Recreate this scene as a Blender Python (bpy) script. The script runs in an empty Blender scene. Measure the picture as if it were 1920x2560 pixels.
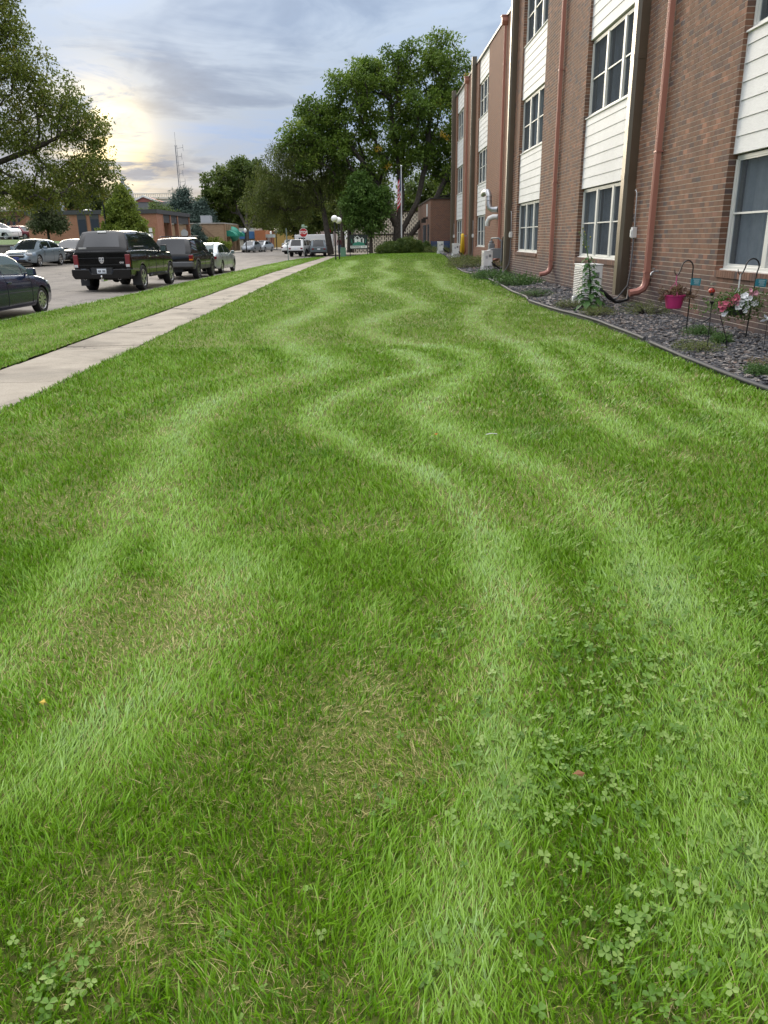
import bpy, bmesh, math, random
import numpy as np
from mathutils import Vector, Matrix
R_ = math.radians
random.seed(7); rng = np.random.default_rng(7)
sc = bpy.context.scene
COL = sc.collection

# ------------------------------------------------------------------ camera
EYE = 1.55
PITCH, YAW, ROLL = R_(19.45), R_(0.9), R_(0.9)
cam_data = bpy.data.cameras.new('camera'); cam = bpy.data.objects.new('camera', cam_data); COL.objects.link(cam)
fwd = Vector((math.sin(YAW)*math.cos(PITCH), math.cos(YAW)*math.cos(PITCH), -math.sin(PITCH)))
right = Vector((math.cos(YAW), -math.sin(YAW), 0)); up = right.cross(fwd)
r2 = right*math.cos(ROLL)-up*math.sin(ROLL); u2 = right*math.sin(ROLL)+up*math.cos(ROLL)
m = Matrix((r2, u2, -fwd)).transposed().to_4x4(); m.translation = (0, 0, EYE)
cam.matrix_world = m
cam_data.sensor_fit = 'VERTICAL'; cam_data.sensor_height = 36.0; cam_data.lens = 1940/2560*36.0
cam_data.clip_start = 0.05; cam_data.clip_end = 3000
sc.camera = cam

# ------------------------------------------------------------------ sky and sun
SUN_AZ = R_(-17.0)      # from +Y, negative to the left
SUN_EL = R_(11.0)
SUN_DIR = Vector((math.sin(SUN_AZ)*math.cos(SUN_EL), math.cos(SUN_AZ)*math.cos(SUN_EL), math.sin(SUN_EL)))
GLOW_EL = R_(6.2)
GLOW_DIR = Vector((math.sin(SUN_AZ)*math.cos(GLOW_EL), math.cos(SUN_AZ)*math.cos(GLOW_EL), math.sin(GLOW_EL)))
world = bpy.data.worlds.new('World'); sc.world = world; world.use_nodes = True

class NT:
    def __init__(s, tree): s.t = tree; s.n = tree.nodes; s.l = tree.links
    def node(s, typ, **kw):
        n = s.n.new(typ)
        for k, v in kw.items():
            if k == 'inputs':
                for i, val in v.items():
                    if isinstance(val, bpy.types.NodeSocket): s.l.new(val, n.inputs[i])
                    else: n.inputs[i].default_value = val
            else: setattr(n, k, v)
        return n
    def math(s, op, a, b=None, c=None, clamp=False):
        ins = {0: a}
        if b is not None: ins[1] = b
        if c is not None: ins[2] = c
        return s.node('ShaderNodeMath', operation=op, use_clamp=clamp, inputs=ins).outputs[0]
    def vmath(s, op, a, b=None, out=0):
        ins = {0: a}
        if b is not None: ins[1] = b
        return s.node('ShaderNodeVectorMath', operation=op, inputs=ins).outputs[out]
    def mix(s, fac, a, b, typ='MIX'):
        n = s.n.new('ShaderNodeMix'); n.data_type = 'RGBA'; n.blend_type = typ
        for sock, val in ((n.inputs[0], fac), (n.inputs[6], a), (n.inputs[7], b)):
            if isinstance(val, bpy.types.NodeSocket): s.l.new(val, sock)
            else: sock.default_value = val if not isinstance(val, tuple) else (tuple(val)+(1,))[:4]
        return n.outputs[2]
    def ramp(s, fac, stops, interp='LINEAR'):
        n = s.n.new('ShaderNodeValToRGB'); n.color_ramp.interpolation = interp
        els = n.color_ramp.elements
        while len(els) < len(stops): els.new(0.5)
        for e, (p, c) in zip(els, stops):
            e.position = p; e.color = (tuple(c)+(1,))[:4] if isinstance(c, tuple) else (c, c, c, 1)
        s.l.new(fac, n.inputs[0]); return n.outputs[0]
    def noise(s, vec, scale, detail=4, rough=.55, dist=0, out=0):
        n = s.node('ShaderNodeTexNoise', inputs={'Scale': scale, 'Detail': detail, 'Roughness': rough, 'Distortion': dist})
        if vec is not None: s.l.new(vec, n.inputs['Vector'])
        return n.outputs[out]

def build_world():
    w = NT(world.node_tree); w.n.clear()
    tc = w.node('ShaderNodeTexCoord').outputs['Generated']
    d = w.vmath('NORMALIZE', tc)
    sp = w.node('ShaderNodeSeparateXYZ', inputs={0: d})
    z = w.math('MAXIMUM', sp.outputs[2], 0.0)
    den = w.math('ADD', z, 0.055)
    px = w.math('DIVIDE', sp.outputs[0], den); py = w.math('DIVIDE', sp.outputs[1], den)
    p = w.node('ShaderNodeCombineXYZ', inputs={0: px, 1: py, 2: 0.3}).outputs[0]
    n1 = w.noise(p, 0.42, 6, .58, .5)
    n2 = w.noise(p, 1.5, 5, .6, .8)
    cl = w.math('ADD', w.math('MULTIPLY', n1, .75), w.math('MULTIPLY', n2, .25))
    sky = w.node('ShaderNodeTexSky', sky_type='NISHITA', sun_disc=False, sun_elevation=SUN_EL, sun_rotation=SUN_AZ)
    sky.air_density = 1.2; sky.dust_density = 2.0; sky.ozone_density = 2.0
    skyc = w.vmath('SCALE', sky.outputs[0]); 
    skyc.node.inputs['Scale'].default_value = 1.0
    # overcast layers, grey blue and paler; overhead part boosted to light the scene
    thick = w.ramp(cl, [(.37, (3.0, 4.5, 7.2)), (.44, (3.7, 4.75, 6.5)), (.50, (3.9, 4.75, 6.0)), (.56, (2.6, 3.4, 4.75)), (.64, (1.95, 2.6, 3.8))])
    lum = w.vmath('DOT_PRODUCT', thick, (.3, .55, .15), out=1)
    grey = w.node('ShaderNodeCombineXYZ', inputs={0: w.math('MULTIPLY', lum, .99), 1: lum, 2: w.math('MULTIPLY', lum, 1.04)}).outputs[0]
    thick = w.mix(w.math('MULTIPLY', w.math('SUBTRACT', z, .22, clamp=True), 3.0, clamp=True), thick, grey)  # greyed above the view so the added overhead light is neutral
    gain = w.math('MULTIPLY_ADD', z, w.math('MULTIPLY_ADD', z, 2.9, .45), .45)  # nearly flat in view, raised steeply above it for more light
    thick = w.vmath('SCALE', thick); thick.node.inputs['Scale'].default_value = 1; w.l.new(gain, thick.node.inputs['Scale'])
    base = w.mix(.985, skyc, thick)
    # the low sun glowing through gaps in the cloud
    dt = w.vmath('DOT_PRODUCT', d, tuple(GLOW_DIR), out=1)
    dt = w.math('MAXIMUM', dt, 0.0)
    g1 = w.math('POWER', dt, 1300.0); g2 = w.math('POWER', dt, 330.0)
    q = w.node('ShaderNodeCombineXYZ', inputs={0: w.math('MULTIPLY', sp.outputs[0], 7.0), 1: 0.0, 2: w.math('MULTIPLY', sp.outputs[2], 26.0)}).outputs[0]
    gap = w.ramp(w.noise(q, 1.0, 7, .62, .8), [(.43, 0.0), (.53, 1.0)])
    glow = w.math('ADD', w.math('MULTIPLY', w.math('MULTIPLY', g1, 9.0), w.math('MULTIPLY_ADD', gap, .95, .05)),
                  w.math('MULTIPLY', w.math('MULTIPLY', g2, 1.7), w.math('MULTIPLY_ADD', gap, .9, .15)))
    low = w.math('SUBTRACT', 1.0, w.math('MULTIPLY', z, 9.0), clamp=True)
    low = w.math('MULTIPLY', w.math('POWER', low, 2.2), w.math('MULTIPLY_ADD', gap, .8, .3))
    low = w.math('MULTIPLY', low, w.math('POWER', dt, 9.0))
    gc = w.vmath('SCALE', (1.0, .72, .22)); w.l.new(glow, gc.node.inputs['Scale'])
    lc = w.vmath('SCALE', (3.6, 2.5, .7)); w.l.new(low, lc.node.inputs['Scale'])
    tot = w.vmath('ADD', w.vmath('ADD', base, gc), lc)
    # below the horizon: plain ground haze
    bg = w.node('ShaderNodeBackground', inputs={'Color': tot, 'Strength': 0.1})
    out = w.node('ShaderNodeOutputWorld', inputs={0: bg.outputs[0]})
build_world()

sun_data = bpy.data.lights.new('sun', 'SUN'); sun = bpy.data.objects.new('sun', sun_data); COL.objects.link(sun)
sun_data.energy = 1.5; sun_data.angle = R_(30); sun_data.color = (1.0, .89, .71)
sun.rotation_euler = (-SUN_DIR).to_track_quat('-Z', 'Y').to_euler()
sun.location = (-20, 60, 30)

sc.view_settings.view_transform = 'Standard'; sc.view_settings.look = 'None'
sc.view_settings.exposure = 1.0; sc.view_settings.gamma = 1.0; sc.view_settings.use_curve_mapping = False
sc.cycles.use_denoising = True
try: sc.cycles.denoiser = 'OPENIMAGEDENOISE'
except Exception: pass
sc.cycles.max_bounces = 6; sc.cycles.diffuse_bounces = 3; sc.cycles.glossy_bounces = 3; sc.cycles.transparent_max_bounces = 8
sc.cycles.caustics_reflective = False; sc.cycles.caustics_refractive = False

# ------------------------------------------------------------------ materials
MATS = {}
def newmat(name):
    mt = bpy.data.materials.new(name); mt.use_nodes = True; t = NT(mt.node_tree)
    b = [n for n in t.n if n.type == 'BSDF_PRINCIPLED'][0]
    return mt, t, b
def c3(c): return (c[0], c[1], c[2], 1)
def plain(name, col, rough=.5, metal=0., spec=.5, coat=0., var=.12, scale=8., bump=0., emit=None):
    """principled with a little noise in colour and roughness so nothing is perfectly flat"""
    if name in MATS: return MATS[name]
    mt, t, b = newmat(name)
    tc = t.node('ShaderNodeTexCoord').outputs['Object']
    n = t.noise(tc, scale, 5, .6)
    k = t.math('MULTIPLY_ADD', n, var*2, 1-var)
    cs = t.vmath('SCALE', tuple(col)); t.l.new(k, cs.node.inputs['Scale'])
    t.l.new(cs, b.inputs['Base Color'])
    t.l.new(t.math('MULTIPLY_ADD', n, .2, max(0.02, rough-.1)), b.inputs['Roughness'])
    b.inputs['Metallic'].default_value = metal; b.inputs['Specular IOR Level'].default_value = spec
    b.inputs['Coat Weight'].default_value = coat; b.inputs['Coat Roughness'].default_value = .04
    if bump:
        bp = t.node('ShaderNodeBump', inputs={'Strength': 1.0, 'Distance': bump, 'Height': t.noise(tc, scale*3, 6, .65)})
        t.l.new(bp.outputs[0], b.inputs['Normal'])
    if emit: b.inputs['Emission Color'].default_value = c3(emit); b.inputs['Emission Strength'].default_value = emit[3]
    MATS[name] = mt; return mt

def leafmat(name, stops, trans=.28, rough=.55):
    """leaf colour from the per-leaf value v; light comes through the leaf"""
    if name in MATS: return MATS[name]
    mt, t, b = newmat(name)
    v = t.node('ShaderNodeAttribute', attribute_name='v').outputs['Fac']
    c = t.ramp(v, stops)
    t.l.new(c, b.inputs['Base Color']); b.inputs['Roughness'].default_value = rough
    b.inputs['Specular IOR Level'].default_value = .35
    tr = t.node('ShaderNodeBsdfTranslucent', inputs={0: t.mix(.5, c, (.35, .42, .06), 'MULTIPLY') if False else c})
    mx = t.node('ShaderNodeMixShader', inputs={0: trans, 1: b.outputs[0], 2: tr.outputs[0]})
    out = [n for n in t.n if n.type == 'OUTPUT_MATERIAL'][0]
    t.l.new(mx.outputs[0], out.inputs[0]); MATS[name] = mt; return mt

def brick_piece_mat(name, individual):
    mt, t, b = newmat(name)
    if individual: rnd = t.node('ShaderNodeObjectInfo').outputs['Random']
    else: rnd = t.node('ShaderNodeNewGeometry').outputs['Random Per Island']
    pos = t.node('ShaderNodeNewGeometry').outputs['Position']
    c = t.ramp(rnd, [(0, (.200, .098, .058)), (.18, (.270, .125, .066)), (.36, (.230, .112, .066)), (.5, (.125, .075, .060)),
                     (.60, (.300, .145, .078)), (.76, (.205, .102, .060)), (.86, (.105, .080, .080)), (.93, (.42, .19, .11)), (1, (.25, .13, .075))])
    n = t.noise(pos, 14, 5, .65)
    c = t.mix(t.math('MULTIPLY', n, .45), c, (.13, .075, .055))
    # damp, sooty foot of the wall and the run-off stains beside the downspouts
    sp = t.node('ShaderNodeSeparateXYZ', inputs={0: pos})
    foot = t.math('SUBTRACT', 1.0, t.math('DIVIDE', sp.outputs[2], 1.3), clamp=True)
    foot = t.math('MULTIPLY', foot, t.ramp(t.noise(pos, .9, 4, .6, .4), [(.32, .5), (.56, 1.15)]))
    dy = t.math('SUBTRACT', sp.outputs[1], 25.45)
    st = t.math('SUBTRACT', 1.0, t.math('MULTIPLY', t.math('ABSOLUTE', dy), 1.0), clamp=True)
    st = t.math('MULTIPLY', st, t.math('SUBTRACT', 1.0, t.math('DIVIDE', sp.outputs[2], 1.9), clamp=True))
    foot = t.math('MAXIMUM', foot, t.math('MULTIPLY', st, 1.6, clamp=True))
    mp = t.node('ShaderNodeMapping', inputs={'Vector': pos}); mp.inputs['Scale'].default_value = (1, 2.2, .22)
    streak = t.ramp(t.noise(mp.outputs[0], 1.6, 5, .6, .3), [(.38, .72), (.60, 1.08)])
    c = t.mix(.75, c, streak, 'MULTIPLY')
    c = t.mix(t.math('MULTIPLY', foot, .95, clamp=True), c, (.062, .044, .045))
    t.l.new(c, b.inputs['Base Color']); b.inputs['Roughness'].default_value = .85
    bp = t.node('ShaderNodeBump', inputs={'Strength': .6, 'Distance': .004, 'Height': t.noise(pos, 120, 4, .6)})
    t.l.new(bp.outputs[0], b.inputs['Normal'])
    return mt

def brick_tex_mat(name, c1, c2, mortar, bw=.195, bh=.0875, joint=.011, rot=False):
    if name in MATS: return MATS[name]
    mt, t, b = newmat(name)
    pos = t.node('ShaderNodeNewGeometry').outputs['Position']
    sp = t.node('ShaderNodeSeparateXYZ', inputs={0: pos})
    u = t.math('ADD', sp.outputs[0], sp.outputs[1])
    v = t.node('ShaderNodeCombineXYZ', inputs={0: u, 1: sp.outputs[2], 2: 0.0}).outputs[0]
    br = t.node('ShaderNodeTexBrick', inputs={'Color1': c3(c1), 'Color2': c3(c2), 'Mortar': c3(mortar), 'Scale': 1.0, 'Mortar Size': joint/2,
                                             'Mortar Smooth': .1, 'Bias': 0.0, 'Brick Width': bw, 'Row Height': bh})
    t.l.new(v, br.inputs['Vector'])
    n = t.noise(pos, 1.3, 5, .6)
    c = t.mix(t.math('MULTIPLY', n, .35), br.outputs[0], (c1[0]*.6, c1[1]*.6, c1[2]*.6))
    n2 = t.node('ShaderNodeTexWhiteNoise', noise_dimensions='2D')
    t.l.new(c, b.inputs['Base Color']); b.inputs['Roughness'].default_value = .85
    bp = t.node('ShaderNodeBump', inputs={'Strength': .7, 'Distance': .008, 'Height': t.math('SUBTRACT', 1.0, br.outputs[1])})
    t.l.new(bp.outputs[0], b.inputs['Normal']); MATS[name] = mt; return mt

def surf(name, stops, scale, rough=.9, bump=.0, bscale=None, detail=6, dist=0., stops2=None, scale2=1., fac2=.4, world=True):
    if name in MATS: return MATS[name]
    mt, t, b = newmat(name)
    pos = t.node('ShaderNodeNewGeometry').outputs['Position'] if world else t.node('ShaderNodeTexCoord').outputs['Object']
    c = t.ramp(t.noise(pos, scale, detail, .62, dist), stops)
    if stops2: c = t.mix(fac2, c, t.ramp(t.noise(pos, scale2, 5, .6, .3), stops2), 'MULTIPLY')
    t.l.new(c, b.inputs['Base Color']); b.inputs['Roughness'].default_value = rough
    if bump:
        bp = t.node('ShaderNodeBump', inputs={'Strength': 1.0, 'Distance': bump, 'Height': t.noise(pos, bscale or scale*4, 6, .65)})
        t.l.new(bp.outputs[0], b.inputs['Normal'])
    MATS[name] = mt; return mt

def glassmat(name, tint=(.03, .036, .042), see=.0, rough=.03):
    if name in MATS: return MATS[name]
    mt, t, b = newmat(name)
    b.inputs['Base Color'].default_value = c3(tint); b.inputs['Roughness'].default_value = rough
    b.inputs['Specular IOR Level'].default_value = .7
    if see:
        tr = t.node('ShaderNodeBsdfTransparent', inputs={0: (.80, .86, .9, 1)})
        mx = t.node('ShaderNodeMixShader', inputs={0: see, 1: b.outputs[0], 2: tr.outputs[0]})
        out = [n for n in t.n if n.type == 'OUTPUT_MATERIAL'][0]; t.l.new(mx.outputs[0], out.inputs[0])
    MATS[name] = mt; return mt

# ------------------------------------------------------------------ object helpers
def tag(o, label=None, cat=None, group=None, kind=None):
    if label: o['label'] = label
    if cat: o['category'] = cat
    if group: o['group'] = group
    if kind: o['kind'] = kind
    return o
def thing(name, label, cat, loc=(0, 0, 0), rz=0., group=None, scale=1.):
    o = bpy.data.objects.new(name, None); COL.objects.link(o); o.empty_display_size = .2
    o.location = loc; o.rotation_euler = (0, 0, rz); o.scale = (scale,)*3
    return tag(o, label, cat, group)
def link(name, me, mat, parent=None):
    o = bpy.data.objects.new(name, me); COL.objects.link(o)
    if mat is not None and not me.materials:
        for x in (mat if isinstance(mat, (list, tuple)) else [mat]): me.materials.append(x)
    if parent: o.parent = parent
    return o
def copy_tree(o, parent=None):
    c = o.copy(); COL.objects.link(c); c.parent = parent
    for ch in list(o.children): copy_tree(ch, c)
    return c

class MB:
    """collects simple shapes; build() makes ONE mesh object"""
    def __init__(s): s.v = []; s.f = []; s.mi = []; s.cur = 0
    def _add(s, vs, fs):
        o = len(s.v); s.v += [tuple(v) for v in vs]; s.f += [tuple(i+o for i in f) for f in fs]; s.mi += [s.cur]*len(fs); return s
    def box(s, c, d, rz=0., taper=1., rx=0., ry=0.):
        x, y, z = d[0]/2, d[1]/2, d[2]/2; vs = []
        for (sx, sy, sz) in ((-1,-1,-1),(1,-1,-1),(1,1,-1),(-1,1,-1),(-1,-1,1),(1,-1,1),(1,1,1),(-1,1,1)):
            k = taper if sz > 0 else 1.; p = Vector((sx*x*k, sy*y*k, sz*z))
            if rx: p.rotate(Matrix.Rotation(rx, 3, 'X'))
            if ry: p.rotate(Matrix.Rotation(ry, 3, 'Y'))
            if rz: p.rotate(Matrix.Rotation(rz, 3, 'Z'))
            vs.append((p.x+c[0], p.y+c[1], p.z+c[2]))
        return s._add(vs, [(0,3,2,1),(4,5,6,7),(0,1,5,4),(1,2,6,5),(2,3,7,6),(3,0,4,7)])
    def bb(s, x0, x1, y0, y1, z0, z1): return s.box(((x0+x1)/2, (y0+y1)/2, (z0+z1)/2), (abs(x1-x0), abs(y1-y0), abs(z1-z0)))
    def tube(s, pts, r, n=6, cap=True):
        pts = [Vector(p) for p in pts]; rs = r if isinstance(r, (list, tuple)) else [r]*len(pts)
        vs = []; fs = []; ref = None
        for i, p in enumerate(pts):
            a = pts[max(i-1, 0)]; b = pts[min(i+1, len(pts)-1)]; t = (b-a)
            t = t.normalized() if t.length > 1e-9 else Vector((0, 0, 1))
            if ref is None: ref = Vector((0, 0, 1)) if abs(t.z) < .9 else Vector((1, 0, 0))
            u = t.cross(ref); u = u.normalized() if u.length > 1e-6 else t.orthogonal().normalized()
            w = u.cross(t).normalized(); ref = w
            for k in range(n):
                an = 2*math.pi*(k+.5)/n; vs.append(p+(u*math.cos(an)+w*math.sin(an))*rs[i])
        for i in range(len(pts)-1):
            for k in range(n):
                k2 = (k+1) % n; fs.append((i*n+k, i*n+k2, (i+1)*n+k2, (i+1)*n+k))
        if cap: fs.append(tuple(range(n-1, -1, -1))); fs.append(tuple((len(pts)-1)*n+k for k in range(n)))
        return s._add(vs, fs)
    def cyl(s, p0, p1, r, n=12, r1=None): return s.tube([p0, p1], [r, r if r1 is None else r1], n)
    def lathe(s, prof, c=(0, 0, 0), n=16, axis='Z'):
        vs = []; fs = []
        for (r, h) in prof:
            for k in range(n):
                a = 2*math.pi*k/n; p = (r*math.cos(a), r*math.sin(a), h)
                if axis == 'Y': p = (p[0], p[2], p[1])
                if axis == 'X': p = (p[2], p[0], p[1])
                vs.append((p[0]+c[0], p[1]+c[1], p[2]+c[2]))
        for i in range(len(prof)-1):
            for k in range(n):
                k2 = (k+1) % n; fs.append((i*n+k, i*n+k2, (i+1)*n+k2, (i+1)*n+k))
        return s._add(vs, fs)
    def sphere(s, c, r, n=16, m=10, sq=(1, 1, 1)):
        prof = [(max(1e-4, r*math.sin(math.pi*i/m)), -r*math.cos(math.pi*i/m)) for i in range(m+1)]
        o = len(s.v); s.lathe(prof, (0, 0, 0), n)
        for i in range(o, len(s.v)):
            v = s.v[i]; s.v[i] = (v[0]*sq[0]+c[0], v[1]*sq[1]+c[1], v[2]*sq[2]+c[2])
        return s
    def prism(s, poly, h0, h1, axis='Z'):
        """poly in the plane across axis; axis Z: (x,y), X: (y,z), Y: (x,z)"""
        def P(a, b, h): return {'Z': (a, b, h), 'X': (h, a, b), 'Y': (a, h, b)}[axis]
        n = len(poly); vs = [P(a, b, h0) for a, b in poly]+[P(a, b, h1) for a, b in poly]
        fs = [tuple(range(n-1, -1, -1)), tuple(range(n, 2*n))]+[(i, (i+1) % n, n+(i+1) % n, n+i) for i in range(n)]
        return s._add(vs, fs)
    def quad(s, *vs): return s._add(vs, [tuple(range(len(vs)))])
    def mesh(s, name, fix=True):
        me = bpy.data.meshes.new(name); me.from_pydata(s.v, [], s.f)
        if any(s.mi): me.polygons.foreach_set('material_index', s.mi)
        if fix:
            bm = bmesh.new(); bm.from_mesh(me); bmesh.ops.recalc_face_normals(bm, faces=bm.faces); bm.to_mesh(me); bm.free()
        me.update(); return me
    def build(s, name, mat, parent=None, smooth=False, bevel=0., fix=True):
        me = s.mesh(name, fix); o = link(name, me, mat, parent)
        if smooth: 
            me.shade_smooth(); me.set_sharp_from_angle(angle=R_(smooth if smooth > 1 else 40))
        if bevel:
            md = o.modifiers.new('bevel', 'BEVEL'); md.width = bevel; md.segments = 2; md.limit_method = 'ANGLE'; md.angle_limit = R_(35)
        return o

def np_mesh(name, V, polys, attrs=None):
    """V (n,3); polys: list of index arrays (m,k); attrs: per-face float arrays in the order of polys"""
    me = bpy.data.meshes.new(name); V = np.asarray(V, np.float32)
    me.vertices.add(len(V)); me.vertices.foreach_set('co', V.ravel())
    idx = np.concatenate([p.ravel() for p in polys]).astype(np.int32)
    tot = np.concatenate([np.full(len(p), p.shape[1], np.int32) for p in polys])
    st = np.concatenate([[0], np.cumsum(tot)[:-1]]).astype(np.int32)
    me.loops.add(len(idx)); me.loops.foreach_set('vertex_index', idx)
    me.polygons.add(len(tot)); me.polygons.foreach_set('loop_start', st)
    try: me.polygons.foreach_set('loop_total', tot)
    except Exception: pass
    for k, a in (attrs or {}).items():
        at = me.attributes.new(k, 'FLOAT', 'FACE'); at.data.foreach_set('value', np.asarray(a, np.float32))
    me.update(calc_edges=True); return me

def text(name, body, size, mat, parent=None, loc=(0, 0, 0), rot=(0, 0, 0), ext=.002, bold=0., align='CENTER', sx=1.):
    cu = bpy.data.curves.new(name, 'FONT'); cu.body = body; cu.size = size; cu.extrude = ext; cu.offset = bold
    cu.align_x = align; cu.align_y = 'CENTER'; cu.resolution_u = 3
    tmp = bpy.data.objects.new(name+'_tmp', cu); COL.objects.link(tmp)
    dg = bpy.context.evaluated_depsgraph_get(); me = bpy.data.meshes.new_from_object(tmp.evaluated_get(dg))
    bpy.data.objects.remove(tmp); bpy.data.curves.remove(cu); me.materials.clear()
    o = link(name, me, mat, parent); o.location = loc; o.rotation_euler = rot; o.scale = (sx, 1, 1); return o

# value noise in numpy for the lawn
def vnoise(x, y, seed=0):
    xi = np.floor(x).astype(np.int64); yi = np.floor(y).astype(np.int64); fx = x-xi; fy = y-yi
    fx = fx*fx*(3-2*fx); fy = fy*fy*(3-2*fy)
    def h(a, b):
        n = (a*374761393+b*668265263+seed*1274126177) & 0x7fffffff
        n = ((n ^ (n >> 13))*1274126177) & 0x7fffffff
        return ((n ^ (n >> 16)) & 0xffff)/65535.0
    return (h(xi, yi)*(1-fx)+h(xi+1, yi)*fx)*(1-fy)+(h(xi, yi+1)*(1-fx)+h(xi+1, yi+1)*fx)*fy
def fbm(x, y, seed=0, oct=4):
    a = .5; s = 0; t = 0
    for i in range(oct):
        s = s+a*vnoise(x*2**i, y*2**i, seed+i*17); t += a; a *= .55
    return s/t
def sst(a, b, x):
    t = np.clip((x-a)/(b-a), 0, 1); return t*t*(3-2*t)

# ------------------------------------------------------------------ ground, road, pavement, lawn
def pl(pts): 
    ys = [p[0] for p in pts]; xs = [p[1] for p in pts]
    return lambda y: np.interp(y, ys, xs)
XL = pl([(-5, -4.85), (30, -4.85), (40, -4.80), (69, -3.95), (80, -3.6)])        # pavement, street side
XR = pl([(-5, -3.63), (33, -3.63), (62, -3.13), (80, -2.7)])                     # pavement, lawn side
XK = pl([(-5, -8.45), (17, -7.84), (25, -7.45), (49, -6.75), (62, -6.2), (68, -5.7), (72, -5.0), (74, -4.4)])   # kerb
XE = pl([(-3, 4.1), (7.8, 4.04), (10, 4.03), (12.2, 4.16), (14.4, 4.21), (16.5, 4.02), (19.4, 3.91), (20.6, 4.10), (24, 4.2), (28, 4.46), (33, 4.58), (37, 4.39),
         (41, 4.55), (44, 4.79), (52, 5.3), (60, 5.75), (66, 5.8), (80, 5.8)])   # edging of the rock bed
XLK = pl([(-20, -22.2), (30, -22.0), (55, -21.5), (75, -18.6), (90, -16.3), (110, -15.0), (140, -13.5), (260, -6)])  # far kerb
XRK = lambda y: np.where(np.asarray(y) < 74, XK(y), np.interp(y, [74, 83, 84, 100, 140, 260], [-4.4, -4.4, -6.6, -6.0, -4.0, 3.0]))
def road_z(x, y):
    k = np.clip((-8-np.asarray(x))/13., 0, 1.2); return -.11+.36*k
def lawn_z(x, y):
    return .32*sst(40, 70, np.asarray(y, float))*sst(-2.6, 2.0, np.asarray(x, float))

def sheet(name, ys, x0, x1, nx, zf, mat, kind='structure', parent=None):
    ys = np.asarray(ys, float); u = np.linspace(0, 1, nx+1)
    a = np.asarray([float(x0(y)) for y in ys]); b = np.asarray([float(x1(y)) for y in ys])
    X = a[:, None]*(1-u)+b[:, None]*u; Y = np.repeat(ys[:, None], nx+1, 1); Z = zf(X, Y)*np.ones_like(X)
    V = np.stack([X, Y, Z], -1).reshape(-1, 3)
    i = np.arange(len(ys)-1)[:, None]*(nx+1)+np.arange(nx)[None]; i = i.ravel()
    me = np_mesh(name, V, [np.stack([i, i+1, i+nx+2, i+nx+1], -1)]); me.shade_smooth()
    o = link(name, me, mat, parent)
    if kind: o['kind'] = kind
    return o

m_soil = surf('soil', [(.3, (.035, .028, .020)), (.7, (.075, .058, .038))], 6, .95, .02)
m_far = surf('far_ground', [(.3, (.07, .075, .05)), (.7, (.12, .11, .08))], .3, .95)
mb = MB(); mb.quad((-1500, -300, -.30), (1500, -300, -.30), (1500, 2500, -.30), (-1500, 2500, -.30))
mb.build('ground', m_far)['kind'] = 'structure'

# asphalt: worn grey with darker seams, cracks and oil marks
def asphalt():
    mt, t, b = newmat('asphalt')
    pos = t.node('ShaderNodeNewGeometry').outputs['Position']
    base = t.ramp(t.noise(pos, 1.1, 6, .62), [(.3, (.165, .146, .124)), (.7, (.245, .217, .186))])
    grit = t.ramp(t.noise(pos, 60, 4, .7), [(.3, .72), (.7, 1.15)])
    c = t.mix(1.0, base, grit, 'MULTIPLY')
    mp = t.node('ShaderNodeMapping', inputs={'Vector': pos}); mp.inputs['Scale'].default_value = (1.0, .12, 1)
    wear = t.ramp(t.noise(mp.outputs[0], 1.2, 4, .5), [(.35, .80), (.65, 1.12)])
    c = t.mix(.8, c, wear, 'MULTIPLY')
    vo = t.node('ShaderNodeTexVoronoi', feature='DISTANCE_TO_EDGE', inputs={'Scale': .33})
    dist = t.vmath('ADD', pos, t.node('ShaderNodeVectorMath', operation='SCALE', inputs={0: t.noise(pos, 1.3, 5, .7, 0, 1), 'Scale': 1.6}).outputs[0])
    t.l.new(dist, vo.inputs['Vector'])
    cr = t.ramp(vo.outputs[0], [(.004, .35), (.012, 1.0)])
    c = t.mix(.9, c, cr, 'MULTIPLY')
    t.l.new(c, b.inputs['Base Color']); b.inputs['Roughness'].default_value = .85
    bp = t.node('ShaderNodeBump', inputs={'Strength': .7, 'Distance': .01, 'Height': t.noise(pos, 90, 4, .7)})
    t.l.new(bp.outputs[0], b.inputs['Normal']); return mt
m_asph = asphalt()
sheet('road', list(range(-12, 100, 4))+list(range(100, 261, 16)), XLK, lambda y: XRK(y)-.02, 16, road_z, m_asph)
# the side street to the right beyond the lawn
sheet('side_street', np.linspace(73.4, 84.4, 6), lambda y: float(XRK(y))-.02, lambda y: 70., 14, lambda x, y: road_z(x, y)+.004, m_asph)
m_conc = surf('kerb_concrete', [(.3, (.30, .28, .25)), (.7, (.46, .43, .39))], 2.2, .85, .003, 40, stops2=[(.35, .62), (.6, 1.0)], scale2=.6, fac2=.6)
m_conc2 = surf('slab_concrete', [(.28, (.285, .245, .19)), (.5, (.365, .315, .245)), (.72, (.43, .375, .295))], 1.6, .88, .003, 55, stops2=[(.36, .66), (.55, 1.0)], scale2=.55, fac2=.55)
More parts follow.
